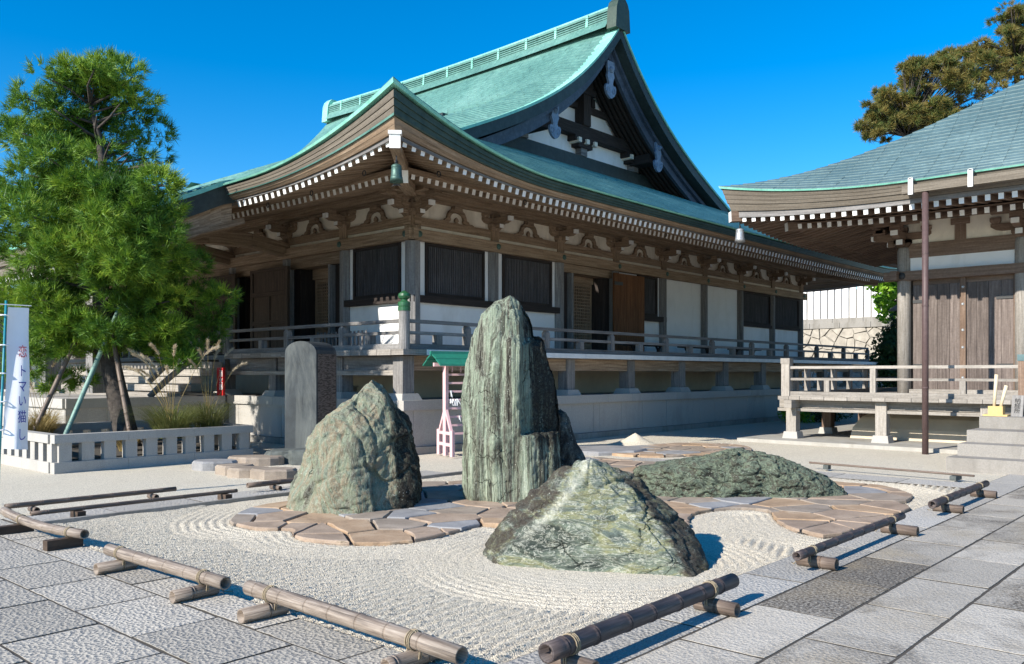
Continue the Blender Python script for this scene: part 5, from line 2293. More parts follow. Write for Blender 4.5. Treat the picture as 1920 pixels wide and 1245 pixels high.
# columns and wall members
for a in range(4):
    for fr_ in (TF, TS):
        if fr_ is TS and a == 0:
            continue
        c = fr_.p(a * TB, 0, 0)
        m_ = MB()
        m_.lathe([(.155, DKZ - .3), (.155, 4.52), (.14, 4.60), (.125, 4.62)], (c.x, c.y, 0), 20)
        m_.build('column', M['wood_pale'] if fr_ is TF else M['wood_temple'], tem, smooth=True)
for fr_ in (TF, TS):
    L = TW
    fbox(fr_, 'tie_beam', M['wood_temple'], tem, -.42, L + .42, .05, .19, 3.82, 4.04)
    fbox(fr_, 'plaster_band', M['plaster'], tem, .1, L - .1, -.08, .03, 4.03, 4.37)
    fbox(fr_, 'tie_beam', M['wood_temple'], tem, .08, L - .08, -.09, .07, 4.36, 4.70)
    fbox(fr_, 'plaster_band', M['plaster_aged'], tem, .1, L - .1, -.08, .03, 4.68, 5.24)
    fbox(fr_, 'wall_purlin', M['wood_temple'], tem, -.7, L + .7, -.1, .12, 5.22, 5.42)
    fbox(fr_, 'wall_panel', M['wood_plank'], tem, .1, L - .1, -.2, -.1, DKZ, 5.3)
    for a in range(4):
        c = fr_.p(a * TB, 0, 0)
        m_ = MB()
        m_.beam((c.x, c.y, 4.62), (c.x, c.y, 4.72), .24, .24, up=(0, 1, 0), w1=.38, h1=.38)
        fr_.box(m_, a * TB - .19, a * TB + .19, -.19, .19, 4.72, 4.8)
        prof = [(-.62, .17), (-.62, .1), (-.52, .03), (-.4, .0), (.4, 0), (.52, .03), (.62, .1), (.62, .17)]
        m_.prism(prof, fr_.p(a * TB, -.07, 4.80), fr_.d, Vector((0, 0, 1)), fr_.n * .15)
        for q in (-.52, 0, .52):
            cc = fr_.p(a * TB + q, .0, 0)
            m_.beam((cc.x, cc.y, 4.97), (cc.x, cc.y, 5.02), .15, .15, up=(0, 1, 0), w1=.22, h1=.22)
            fr_.box(m_, a * TB + q - .11, a * TB + q + .11, -.11, .12, 5.02, 5.10)
        pr = [(.1, .0), (.58, .0), (.7, .06), (.74, .17), (.1, .17)]
        m_.prism(pr, fr_.p(a * TB - .075, 0, 4.80), fr_.n, Vector((0, 0, 1)), fr_.d * .15)
        fr_.box(m_, a * TB - .078, a * TB + .078, .70, .76, 4.85, 4.96, 1)
        fr_.box(m_, a * TB - .12, a * TB + .12, .46, .7, 4.97, 5.1)
        fr_.box(m_, a * TB - .5, a * TB + .5, .5, .64, 5.1, 5.24)
        fr_.box(m_, a * TB - .075, a * TB + .075, .19, .36, 4.66, 4.79)
        fr_.box(m_, a * TB - .072, a * TB + .072, .36, .375, 4.665, 4.785, 1)
        m_.build('bracket', [M['wood_temple'], M['white_paint']], tem)
        if a < 3:
            fbox(fr_, 'frieze_strut', M['wood_temple'], tem, a * TB + 1.13, a * TB + 1.37, .0, .06, 4.69, 5.05)
            fbox(fr_, 'strut_block', M['wood_temple'], tem, a * TB + 1.05, a * TB + 1.45, .0, .08, 5.05, 5.2)
m_ = MB()
c = TF.p(0, .19, 3.93)
m_.tube([c, c + TF.n * .03, c + TF.n * .05], [.085, .08, .03], 14)
m_.build('nail_cover', M['iron'], tem)
# doors of the first bay: vertical planks, centre batten, iron hinges
for a0, a1 in ((.2, 1.27), (1.33, 2.32)):
    w = tbox('door_leaf', 'wood_plank', a0, a1, -.1, -.04, DKZ + .16, 3.83)
    n = 4
    for i in range(n):
        q = (a1 - a0) / n
        fbox(TF, 'door_plank', M['wood_plank'], w, a0 + i * q + .003, a0 + (i + 1) * q - .003, -.04, -.015 + rnd.uniform(-.004, .004), DKZ + .16, 3.70)
    fbox(TF, 'door_head', M['wood_temple'], w, a0, a1, -.04, -.01, 3.705, 3.83)
    for zz in (1.75, 3.28):
        h0 = a0 if a0 < 1 else a1 - .34
        fbox(TF, 'door_hinge', M['iron'], w, h0, h0 + .34, -.012, .01, zz, zz + .07)
bt = tbox('door_batten', 'wood_temple', 1.24, 1.36, -.01, .05, DKZ + .16, 3.85)
for z in (1.5, 2.2, 2.6, 3.2, 3.6):
    m_ = MB()
    c = TF.p(1.30, .05, z)
    m_.tube([c, c + TF.n * .02], [.035, .015], 10)
    m_.build('door_stud', M['silver'], bt)
tbox('door_jamb', 'wood_temple', 2.33, 2.52, -.08, .03, DKZ, 3.83)
tbox('door_sill', 'wood_pale', .16, 2.4, -.1, .14, DKZ, DKZ + .15)
tbox('step_block', 'wood_pale', .3, 4.6, .3, .62, DKZ + .003, DKZ + .17)
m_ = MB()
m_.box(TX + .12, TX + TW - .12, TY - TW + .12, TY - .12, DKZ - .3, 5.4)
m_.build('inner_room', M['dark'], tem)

# rafters
TFLY, TBAS = 2.92, 1.95
for fr_ in (TF, TS):
    L = TW
    i = 0
    while True:
        a = -TFLY + .22 + i * .235
        i += 1
        if a > L + TFLY - .2:
            break
        if fr_ is TF and a > 6.2 or fr_ is TS and a > 6.5:
            break
        s = min(a + TFLY, L + TFLY - a)
        inner = max(-a, a - L, 1.4)
        if TFLY - inner > .15:
            z = t_fly(s)
            m_ = MB()
            m_.beam(fr_.p(a, TFLY, z), fr_.p(a, inner, z + .12 * (TFLY - inner)), .095, .12, 0, 1, 0)
            m_.build('flying_rafter', [M['wood_temple'], M['white_paint']], tem)
        inner = max(-a, a - L, -.05)
        if TBAS - inner > .12:
            z = 4.98 + lift(max(0, s - .97), .14, 4)
            m_ = MB()
            m_.beam(fr_.p(a, TBAS, z), fr_.p(a, inner, z + .22 * (TBAS - inner)), .095, .12, 0, 1, 0)
            m_.build('rafter', [M['wood_temple'], M['white_paint']], tem)


def strip_t(fr_, prof, mat, name, parent, nseg=60):
    global OV
    keep = OV
    OV = TOV
    o = strip_edge(fr_, TW, prof, mat, name, parent, nseg=nseg)
    OV = keep
    return o


def tlayer(f0, f1, b0, b1, thick=.3):
    def prof(s):
        zb = t_fly(s) + .062
        zt_ = t_top(s)
        za = zb + (zt_ - zb) * f0
        zc = zb + (zt_ - zb) * f1
        return [(b0, za), (b1, zc), (b1 - thick, zc + .03), (b0 - thick, za + .03)]
    return prof


TR_ = FR((TX + TW, TY), (0, -1), (1, 0))
TQ_ = FR((TX, TY - TW), (1, 0), (0, -1))
for fr_ in (TF, TS, TR_, TQ_):
    for nm, f0, f1, b0, b1, mt in (('kayaoi_board', 0, .22, 2.96, 2.96, 'wood_grey'), ('fascia_beam', .225, .46, 3.0, 3.05, 'wood_eave'), ('eave_edge', .465, .6, 3.07, 3.09, 'wood_eave'), ('eave_edge', .605, .75, 3.10, 3.12, 'wood_eave'), ('eave_edge', .755, .93, 3.13, 3.16, 'wood_eave'), ('copper_lip', .933, 1.0, 3.20, 3.22, 'copper_lip')):
        strip_t(fr_, tlayer(f0, f1, b0, b1), M[mt], nm, tem)
    strip_t(fr_, lambda s: [(2.9, t_fly(s) + .064), (1.3, t_fly(s) + .26), (1.3, t_fly(s) + .3), (2.9, t_fly(s) + .1)], M['wood_temple'], 'soffit', tem)
    strip_t(fr_, lambda s: [(2.0, 5.046 + lift(max(0, s - .97), .14, 4)), (.0, 5.49 + lift(max(0, s - .97), .14, 4)), (.0, 5.52 + lift(max(0, s - .97), .14, 4)), (2.0, 5.08 + lift(max(0, s - .97), .14, 4))], M['wood_temple'], 'soffit', tem)
m_ = MB()
d_ = unit(Vector((-1, 1, 0)))
P0 = Vector((TX - 3.02, TY + 3.02, 5.33))
m_.beam(P0, Vector((TX - 1.2, TY + 1.2, 5.42)), .2, .24, 0, 1, 0)
m_.beam(Vector((TX - 2.05, TY + 2.05, 5.1)), Vector((TX - .05, TY + .05, 5.36)), .2, .2, 0, 1, 0)
m_.build('hip_rafter', [M['wood_temple'], M['white_paint']], tem)
wind_bell((TX - 2.85, TY + 2.85, 5.05), tem, .8, M['silver'])

# roof: pyramidal with hips
EX0, EY1 = TX - TOV, TY + TOV
TH = TW / 2 + TOV
_q = np.polyfit([0, 1, 2, 3, 4, 5, 6, 7], [5.56, 6.04, 6.56, 7.16, 7.82, 8.5, 9.23, 10.02], 3)


def tl2(s, t):
    return .5 * np.maximum(0, 1 - s / 4.4) ** 2 * np.maximum(0, 1 - t / 4.5) ** 1.3


def tfront(s, t):
    ss = np.minimum(s, 2 * TH - s)
    return np.stack([EX0 + t, EY1 - s, np.polyval(_q, t) + tl2(ss, t)], -1)


def tside(s, t):
    ss = np.minimum(s, 2 * TH - s)
    return np.stack([EX0 + s, EY1 - t, np.polyval(_q, t) + tl2(ss, t)], -1)


def tback(s, t):
    p = tfront(s, t)
    p[..., 0] = 2 * (EX0 + TH) - p[..., 0]
    return p


def tfar(s, t):
    p = tside(s, t)
    p[..., 1] = 2 * (EY1 - TH) - p[..., 1]
    return p


m_ = MB()
for fn, fl in ((tfront, True), (tside, False), (tback, False), (tfar, True)):
    rows = []
    for t in np.linspace(0, TH - .05, 24):
        s = np.linspace(t, 2 * TH - t, 50)
        rows.append(fn(s, np.full(50, t)))
    rows = np.array(rows)
    m_.grid(rows if fl is False else rows[:, ::-1])
troof = m_.build('roof', M['copper_blue'], tem, smooth=True)
# the nearest shingles one by one, the others joined
big = []
V, F_ = shingle_strips(tfront, lambda t: t, lambda t: 2 * TH - t, 0, TH - .3, .21, .46, 21, False, .016)
F2 = F_.reshape(-1, 4)
nsh = len(V) // 6
cen_ = V.reshape(nsh, 6, 3).mean(1)
dep_ = cen_ @ np.array(FW)
lat_ = cen_ @ np.array(RT)
vis = (lat_ / dep_ < .62)
score = np.where(vis, dep_ + 0.0, 1e6)
order = np.argsort(score)[:300]
isbig = np.zeros(nsh, bool)
isbig[order] = True
for k in order:
    me = bpy.data.meshes.new('shingle')
    vv = V[k * 6:k * 6 + 6]
    me.from_pydata([tuple(p) for p in vv], [], [(2, 3, 1, 0), (5, 4, 3, 2)])
    me.materials.append(M['copper_blue'])
    o = bpy.data.objects.new('shingle', me)
    COL.objects.link(o)
    setparent(o, troof)
rest = np.where(~isbig)[0]
Vr = V.reshape(nsh, 6, 3)[rest].reshape(-1, 3)
i6 = np.arange(len(rest)) * 6
Fr = np.concatenate([np.stack([i6 + 2, i6 + 3, i6 + 1, i6], -1), np.stack([i6 + 5, i6 + 4, i6 + 3, i6 + 2], -1)])
npmesh('roof_shingles', Vr, Fr, M['copper_blue'], troof, kind='stuff')
V, F_ = shingle_strips(tside, lambda t: t, lambda t: 2 * TH - t, 0, TH - .3, .21, .46, 22, False, .016)
npmesh('roof_shingles', V, F_[:, ::-1], M['copper_blue'], troof, kind='stuff')

# gutter with brackets and down pipe
gy0 = 5.75
m_ = MB()
m_.box(TX - TOV - .16, TX - TOV + .0, -3.6, gy0, 5.26, 5.42)
gut = m_.build('gutter', M['wood_eave'], tem)
for y in (gy0 - .18, gy0 - 1.28, gy0 - 2.35, gy0 - 3.4):
    m_ = MB()
    m_.box(TX - TOV - .2, TX - TOV - .165, y - .045, y + .045, 5.22, 5.56)
    m_.box(TX - TOV - .2, TX - TOV + .1, y - .03, y + .03, 5.54, 5.57)
    m_.build('gutter_bracket', M['pale_metal'], gut)
m_ = MB()
m_.tube([(TX - TOV - .08, 5.32, 5.27), (TX - TOV - .08, 5.32, -.05)], .062, 14)
pipe = m_.build('down_pipe', M['pipe'], tem, smooth=True)
for z in (1.3, 2.95, 4.0):
    m_ = MB()
    m_.tube([(TX - TOV - .08, 5.32, z), (TX - TOV - .08, 5.32, z + .03)], .068, 14)
    m_.build('pipe_joint', M['pipe'], pipe)

# stone steps
M['granite_step'] = plain('step_granite', (.27, .25, .225), .8, .2, 55, .3, stain=((.17, .155, .135), .5, .75), bscale=110)
for k, (x0, z0, z1, ya) in enumerate(((15.5, -.05, .2, 4.16), (15.95, .2, .405, 4.1), (16.45, .405, .61, 4.08), (17.2, .61, .82, 4.06))):
    y = ya
    j = 0
    while y > -1.5:
        ln = (2.3, 1.7, 2.0)[(k + j) % 3]
        m_ = MB()
        m_.box(x0, 18.3 if k == 3 else x0 + 1.2, y - ln + .003, y - .003, z0, z1 - .002 * j)
        m_.build('stone_step', M['granite_step'], tem)
        y -= ln
        j += 1

# brushes in a yellow stand and a black name board leaning on the post
M['stick'] = plain('pale_stick_wood', (.62, .52, .36), .6, .15, 15)
st_ = thing('brush_stand', 'yellow wooden stand holding two pale sticks on the stone steps', 'stand', (17.55, 3.86, .82))
m_ = MB()
m_.box(17.45, 17.7, 3.66, 4.06, .82, .85)
m_.build('base_board', M['yellow'], st_)
m_ = MB()
m_.box(17.48, 17.66, 3.74, 3.98, .85, 1.0)
m_.build('holder', M['yellow'], st_)
for (y0, y1, z1) in ((3.90, 3.86, 1.58), (3.80, 3.70, 1.38)):
    m_ = MB()
    m_.tube([(17.57, y0, .95), (17.57, y1, z1)], [.026, .032], 10)
    m_.build('stick', M['stick'], st_, smooth=True)
bd = thing('name_board', 'narrow dark board leaning on the railing post above the steps', 'sign', (17.7, 3.55, .82))
m_ = MB()
m_.hexa([(17.62, 3.45, .82), (17.62, 3.64, .82), (17.66, 3.64, .82), (17.66, 3.45, .82), (17.74, 3.45, 1.2), (17.74, 3.64, 1.2), (17.78, 3.64, 1.2), (17.78, 3.45, 1.2)])
m_.build('board', M['wood_grey'], bd)


def textmesh(body, size, mat, name, parent, mat4, extrude=.002):
    cu = bpy.data.curves.new(name, 'FONT')
    cu.body = body
    cu.size = size
    cu.align_x = 'CENTER'
    cu.align_y = 'CENTER'
    cu.extrude = extrude
    cu.resolution_u = 3
    cu.space_line = .95
    tmp = bpy.data.objects.new(name, cu)
    COL.objects.link(tmp)
    dg = bpy.context.evaluated_depsgraph_get()
    me = bpy.data.meshes.new_from_object(tmp.evaluated_get(dg))
    bpy.data.objects.remove(tmp)
    me.transform(mat4)
    me.materials.clear()
    me.materials.append(mat)
    o = bpy.data.objects.new(name, me)
    COL.objects.link(o)
    setparent(o, parent)
    o['kind'] = 'stuff'
    return o


def face_mat(origin, right, up):
    r, u = Vector(right), Vector(up)
    n = r.cross(u)
    m = Matrix.Identity(4)
    for i in range(3):
        m[i][0], m[i][1], m[i][2], m[i][3] = r[i], u[i], n[i], origin[i]
    return m


textmesh('納\n経\n所', .1, M['black_board'], 'lettering', bd, face_mat((17.672, 3.545, 1.01), (0, -1, 0), Vector((.316, 0, .949))))

# ================================================================== planter with pine
PLX0, PLX1, PLY0, PLY1, PLZ = 5.35, 8.95, 14.75, 18.1, .60
pln = thing('stone_planter', 'low granite balustrade planter box around the pine tree', 'planter', (7.1, 16.4, 0))
for k, (fr_, L) in enumerate(((FR((PLX0, PLY0), (1, 0), (0, -1)), PLX1 - PLX0), (FR((PLX0, PLY0), (0, 1), (-1, 0)), PLY1 - PLY0), (FR((PLX1, PLY0), (0, 1), (1, 0)), PLY1 - PLY0), (FR((PLX0, PLY1), (1, 0), (0, 1)), PLX1 - PLX0))):
    e = 0 if k in (0, 3) else .165
    a = e
    while a < L - e - .05:
        b_ = min(a + 1.2, L - e)
        fbox(fr_, 'coping_stone', M['granite'], pln, a + .002, b_ - .002, -.16, .03, PLZ - .14, PLZ)
        fbox(fr_, 'base_stone', M['granite'], pln, a + .002, b_ - .002, -.16, .02, -.05, .15)
        a = b_
    n = int(L / .34)
    for i in range(n):
        c = L * (i + .5) / n
        fbox(fr_, 'baluster', M['granite'], pln, c - .1, c + .1, -.14, 0.0, .149, PLZ - .139)
m_ = MB()
m_.box(PLX0 + .17, PLX1 - .17, PLY0 + .17, PLY1 - .17, -.1, .18)
m_.build('soil', M['joint'], pln)


def needle_tufts(centers, dirs, L, W, n, seed, spread=.9):
    rs_ = np.random.RandomState(seed)
    C_ = np.asarray(centers, float)
    D_ = np.asarray(dirs, float)
    m = len(C_)
    C2 = np.repeat(C_, n, 0)
    D2 = np.repeat(D_, n, 0)
    r = rs_.normal(0, 1, (m * n, 3))
    d = D2 + r * spread * .62
    d /= np.linalg.norm(d, axis=1)[:, None] + 1e-9
    ln = L * rs_.uniform(.65, 1.15, m * n)[:, None]
    side = np.cross(d, rs_.normal(0, 1, (m * n, 3)))
    side /= np.linalg.norm(side, axis=1)[:, None] + 1e-9
    w = W * rs_.uniform(.7, 1.3, (m * n, 1))
    base = C2 + rs_.normal(0, L * .12, (m * n, 3))
    a = base - side * w
    b = base + side * w
    tip = base + d * ln
    V = np.stack([a, b, tip], 1).reshape(-1, 3)
    F_ = np.arange(m * n * 3).reshape(-1, 3)
    return V, F_


def limb(mb_, pts, r0, r1, n=8):
    k = len(pts)
    mb_.tube(pts, [r0 + (r1 - r0) * i / (k - 1) for i in range(k)], n)


pine = thing('pine_tree', 'bushy green pine tree in the granite planter at the left', 'tree', (7.6, 16.9, 0))
trunk_pts = []
# trunk measured in camera lateral / height, leaning left as it rises
TD = 16.75
for lat, z, dd in ((-7.50, .1, 0), (-7.58, .55, 0), (-7.75, 1.2, .05), (-7.92, 1.9, .1), (-8.05, 2.7, .1), (-8.08, 3.6, .05), (-8.02, 4.6, 0), (-8.0, 5.6, 0), (-8.1, 6.2, .05), (-8.3, 6.95, .05)):
    p = pt(lat, TD + dd)
    trunk_pts.append(Vector((p.x, p.y, z)))
m_ = MB()
m_.tube(trunk_pts, [.25, .22, .2, .185, .165, .14, .115, .09, .06, .03], 14)
m_.build('trunk', M['bark'], pine, smooth=True)
tufts, tdirs = [], []
rr = random.Random(5)


def trunk_at(z):
    for i in range(len(trunk_pts) - 1):
        a, b = trunk_pts[i], trunk_pts[i + 1]
        if a.z <= z <= b.z:
            return a.lerp(b, (z - a.z) / (b.z - a.z))
    return trunk_pts[-1]


def pad(c, rx, rz_, n, R=rr, T=tufts, D=tdirs):
    """cushion of tufts, mostly on its outer and upper shell"""
    for _ in range(n):
        th_ = R.uniform(0, 2 * math.pi)
        u = R.uniform(-.75, 1)
        q = math.sqrt(max(0, 1 - u * u))
        k = R.uniform(.55, 1.0) ** .5
        d = Vector((math.cos(th_) * q, math.sin(th_) * q, u))
        T.append((c[0] + d.x * rx * k, c[1] + d.y * rx * k, c[2] + d.z * rz_ * k))
        e = Vector((d.x, d.y, d.z * .8 + .35)).normalized()
        D.append(tuple(e))


# crown outline: height -> (left, right) lateral reach seen from the garden
OUT = [(2.4, -9.4, -6.6), (3.0, -9.9, -6.05), (3.7, -10.3, -5.8), (4.4, -10.3, -5.9), (5.0, -10.1, -6.15), (5.6, -9.9, -6.3), (6.2, -9.75, -6.95), (6.9, -9.6, -7.2), (7.5, -9.3, -7.3), (7.9, -8.9, -7.9)]
lb = MB()
for z, lf, rg in OUT:
    z = z if z < 4 else 4 + (z - 4) * .86
    n = 9 if z < 6.5 else 6
    for i in range(n):
        az = 2 * math.pi * (i + rr.uniform(-.3, .3)) / n + z
        zz = z + rr.uniform(-.28, .28)
        t0 = trunk_at(min(zz - .25, 6.85))
        tl_ = t0.x * RT.x + t0.y * RT.y
        ca_ = math.cos(az)
        reach = (rg - tl_) if ca_ > 0 else (tl_ - lf)
        depth_reach = (rg - lf) / 2 * .95
        reach *= rr.uniform(.66, .97)
        end = t0 + RT * (ca_ * reach) + FW * (math.sin(az) * depth_reach * rr.uniform(.6, .95))
        end.z = zz + .12
        L = (end - t0).length
        midp = t0.lerp(end, .5) + Vector((rr.uniform(-.1, .1), rr.uniform(-.1, .1), rr.uniform(-.05, .15)))
        limb(lb, [t0, t0.lerp(midp, .6), midp, midp.lerp(end, .6), end], .05 * (1.3 - z / 9), .012, 6)
        npad = max(2, int(L / .42))
        for j in range(npad):
            f = .35 + .65 * (j + 1) / npad
            c = t0.lerp(end, f) + Vector((rr.uniform(-.18, .18), rr.uniform(-.18, .18), rr.uniform(-.05, .12)))
            sc = (.46 if z < 6.8 else .36) * rr.uniform(.75, 1.15)
            pad(c, sc, sc * .6, int(30 * sc / .4))
for i in range(10):
    pad(trunk_pts[-1] + Vector((rr.uniform(-.3, .3), rr.uniform(-.3, .3), rr.uniform(-.6, .35))), .22, .2, 10)
for i in range(16):
    p = pt(-8.2 + rr.uniform(-.75, .75), TD + rr.uniform(-.7, .5))
    pad((p.x, p.y, rr.uniform(5.4, 7.0)), .34, .2, 26)
for i in range(22):
    p = pt(rr.uniform(-7.3, -6.0), TD - rr.uniform(1.2, 2.1))
    pad((p.x, p.y, rr.uniform(3.3, 5.1)), .36, .22, 30)
for i in range(8):
    p = pt(rr.uniform(-8.0, -7.1), TD - rr.uniform(.8, 1.4))
    pad((p.x, p.y, rr.uniform(5.0, 6.3)), .32, .2, 26)
# low sprays
for lat, z, dd, s in ((-8.9, 2.1, -.3, .35), (-9.3, 1.65, -.5, .35), (-9.0, 1.35, .2, .3), (-6.4, 2.05, -.2, .35), (-6.75, 1.9, .3, .35), (-6.2, 2.2, .4, .3), (-7.6, 2.35, -.8, .4), (-8.6, 1.5, .3, .3), (-7.0, 2.6, -.5, .4), (-5.9, 2.7, .2, .35), (-5.8, 3.1, .2, .35), (-9.7, 2.3, -.2, .4), (-9.2, 2.35, .5, .4), (-8.7, 2.4, -.6, .4), (-8.2, 2.3, .3, .35), (-7.3, 2.25, -.3, .38), (-6.9, 2.15, .2, .35), (-6.5, 2.45, -.5, .4), (-6.1, 2.5, .6, .35), (-9.9, 2.8, 0, .45), (-9.6, 1.9, .1, .3), (-9.1, 1.95, -.7, .3), (-7.9, 2.5, -1.0, .4), (-8.4, 2.05, -.5, .3), (-6.3, 1.85, -.4, .28)):
    p = pt(lat, TD + dd)
    pad((p.x, p.y, z), s, s * .6, 34)
lb.build('limbs', M['bark'], pine, smooth=True)
# a gap in the boughs lets the sun through to the wall by the hall corner
keep = []
for i, q in enumerate(tufts):
    k = (XC - .05 - q[0]) / -sdir.x
    yy_, zz_ = q[1] - sdir.y * k, q[2] - sdir.z * k
    if not (14.7 < yy_ < 16.5 and 1.8 < zz_ < 3.6):
        keep.append(i)
tufts = [tufts[i] for i in keep]
tdirs = [tdirs[i] for i in keep]
V, F_ = needle_tufts(tufts, tdirs, .2, .0075, 26, 3)
npmesh('crown', V, F_, M['pine'], pine)
# bamboo props of the pine
for lat0, z0, lat1, z1, mt in ((-8.42, .1, -7.55, 2.9, 'bamboo_green'), (-7.0, .1, -7.75, 2.6, 'bamboo_mid'), (-9.05, .1, -8.1, 2.9, 'bamboo_mid')):
    t = thing('bamboo_prop', {-8.42: 'greenish bamboo prop leaning on the pine, left of its trunk', -7.0: 'brown bamboo prop leaning on the pine, right of its trunk', -9.05: 'brown bamboo prop at the left end of the planter'}[lat0], 'prop', tuple(pt(lat0, TD - .9)), 'bamboo props of the pine')
    m_ = MB()
    a = pt(lat0, TD - .9, z0)
    b = pt(lat1, TD - .25, z1)
    culm(m_, a, b, .045, seed=int(z1 * 10), inter=.35)
    m_.build('culm', M[mt], t, smooth=True)

# ---- grasses in the planter
def grass_clump(name, label, c, R, H, n, mat, seed, plumes=0, group='grass clumps in the planter', droop=.5):
    rs_ = random.Random(seed)
    t = thing(name, label, 'grass', (c[0], c[1], c[2]), group)
    vs, fs = [], []
    for i in range(n):
        a = rs_.uniform(0, 2 * math.pi)
        r0 = R * .35 * math.sqrt(rs_.random())
        p = Vector((c[0] + math.cos(a) * r0, c[1] + math.sin(a) * r0, c[2]))
        a2 = a + rs_.uniform(-.7, .7)
        out = Vector((math.cos(a2), math.sin(a2), 0))
        h = H * rs_.uniform(.6, 1.1)
        rch = R * rs_.uniform(.5, 1.25)
        side = Vector((-out.y, out.x, 0)) * rs_.uniform(.004, .008)
        b = len(vs)
        K = 5
        for k in range(K + 1):
            f = k / K
            q = p + out * (rch * f ** 1.6) + Vector((0, 0, h * (f - droop * f ** 3)))
            w = 1 - f * .9
            vs += [tuple(q - side * w), tuple(q + side * w)]
            if k:
                fs.append((b + 2 * k - 2, b + 2 * k - 1, b + 2 * k + 1, b + 2 * k))
    npmesh('blades', np.array(vs), np.array(fs), mat, t)
    for i in range(plumes):
        a = rs_.uniform(0, 2 * math.pi)
        out = Vector((math.cos(a), math.sin(a), 0))
        h = H * rs_.uniform(1.25, 1.75)
        rch = R * rs_.uniform(.4, 1.0)
        pts = [Vector(c) + out * (rch * f ** 1.8) + Vector((0, 0, h * f)) for f in (0, .35, .7, .85)]
        m_ = MB()
        m_.tube(pts, [.006, .005, .004, .003], 5)
        o = m_.build('stalk', M['dry_grass'], t)
        top = pts[-1]
        tipd = unit(pts[-1] - pts[-2]) + out * .35
        cs, ds = [], []
        for k in range(26):
            f = k / 25
            q = top + tipd * (f * .28) + Vector((0, 0, -.09 * f * f))
            cs.append(tuple(q))
            ds.append(tuple(unit(tipd + Vector((rs_.uniform(-.3, .3), rs_.uniform(-.3, .3), -.5 * f)))))
        V, F_ = needle_tufts(cs, ds, .075, .0045, 7, seed + i, .5)
        npmesh('plume', V, F_, M['plume'], o)
    return t


grass_clump('grass_clump', 'broad green-tan grass clump with plumes right of the pine trunk', tuple(pt(-6.35, TD - .75, .4)), .85, 1.05, 800, M['green_grass'], 1, 12)
grass_clump('grass_clump', 'rusty dry grass clump at the left end of the planter', tuple(pt(-8.95, TD - .6, .35)), .65, .8, 560, M['dry_grass'], 2, 3)
grass_clump('grass_clump', 'small dry grass tuft behind the planter coping near the trunk', tuple(pt(-7.05, TD - 1.1, .18)), .4, .6, 160, M['dry_grass'], 3, 0)
grass_clump('grass_clump', 'tall plumed pampas grass at the right end of the planter', tuple(pt(-5.9, TD - .1, .4)), .65, 1.15, 420, M['green_grass'], 4, 10)
grass_clump('grass_clump', 'sparse plumed grass standing behind the left bamboo prop', tuple(pt(-9.2, TD + .1, .35)), .45, 1.0, 260, M['dry_grass'], 5, 5)
grass_clump('grass_clump', 'tiny weed tuft growing at the edge of the flagstones', (4.93, 6.56, -.01), .05, .07, 40, M['green_grass'], 6, 0, None)

# ================================================================== stele, rack, sign, banner
st = thing('stone_stele', 'tall round-topped dark stone stele on rough stones', 'stele', (9.95, 14.3, 0))
m_ = MB()
sw, sh, sd_ = .92, 2.06, .62
ax = unit(Vector((-.35, .94, 0)))     # width direction (left)
sx_ = Vector((RT.x * .995, RT.y * .995, 0))
c0 = pt(-3.93, 15.9)
ud = unit(RT * 1.0 + FW * .0)
poly = [(-sw / 2, 0), (sw / 2, 0)]
for k in range(13):
    a = math.pi * k / 12
    poly.append((sw / 2 * math.cos(a), sh - .22 + .22 * math.sin(a)))
# front face looks towards the sun side, the narrow inscribed side faces right
fu = unit(RT * .94 - FW * .34) * .74
m_.prism(poly, Vector((c0.x, c0.y, .14)), fu, Vector((0, 0, 1)), unit(RT * .34 + FW * .94) * .7)
stm = m_
M['stele'] = plain('dark_slate_stele', (.036, .043, .047), .7, .35, 3, .3, stain=((.14, .15, .14), .5, .78), bscale=60)
sto = m_.build('slab', M['stele'], st)


def inscr_mat():
    t = NT('inscribed_brown_slate', .8, .2)
    ob = t.coord('Object', (26, 26, 26))
    v = t.noise(t.coord('Object', (10, 10, 60)), 1.0, 3, .6)
    c = t.ramp(v, [(.42, (.045, .035, .03)), (.55, (.13, .105, .09))])
    t.color(c)
    t.bump(v, .6, .01)
    return t.mat


M['inscr'] = inscr_mat()
m_ = MB()
dn = unit(RT * .34 + FW * .94)
e0 = Vector((c0.x, c0.y, 0)) + fu * (sw / 2) + unit(fu) * .004
m_.prism([(.04, .25), (.66, .25), (.66, 1.86), (.04, 1.86)], Vector((e0.x, e0.y, .1)), dn, Vector((0, 0, 1)), unit(fu) * .006)
m_.build('inscription', M['inscr'], st, kind='stuff')
for (lat, dep, w, h, d, sdv) in ((-4.05, 15.75, .62, .2, .35, 1), (-3.62, 15.45, .55, .24, .3, 2), (-3.95, 16.1, .75, .16, .5, 3)):
    m_ = MB()
    ring = []
    rs_ = random.Random(sdv)
    n = 14
    rows = []
    for z, k in ((-.05, 1.0), (h * .6, 1.02), (h * .92, .94), (h, .8)):
        row = []
        for i in range(n):
            a = 2 * math.pi * i / n
            r_ = 1 + rs_.uniform(-.09, .09)
            sq = 1 / max(abs(math.cos(a)), abs(math.sin(a))) ** .6
            p = pt(lat + math.cos(a) * w * .85 * k * r_ * sq / 1.2, dep + math.sin(a) * d * k * r_ * sq)
            row.append((p.x, p.y, z))
        rows.append(row)
    m_.grid(np.array(rows), close=True)
    m_.add([rows[-1][i] for i in range(n)], [tuple(range(n))])
    m_.build('base_stone', M['stone_base'], st)

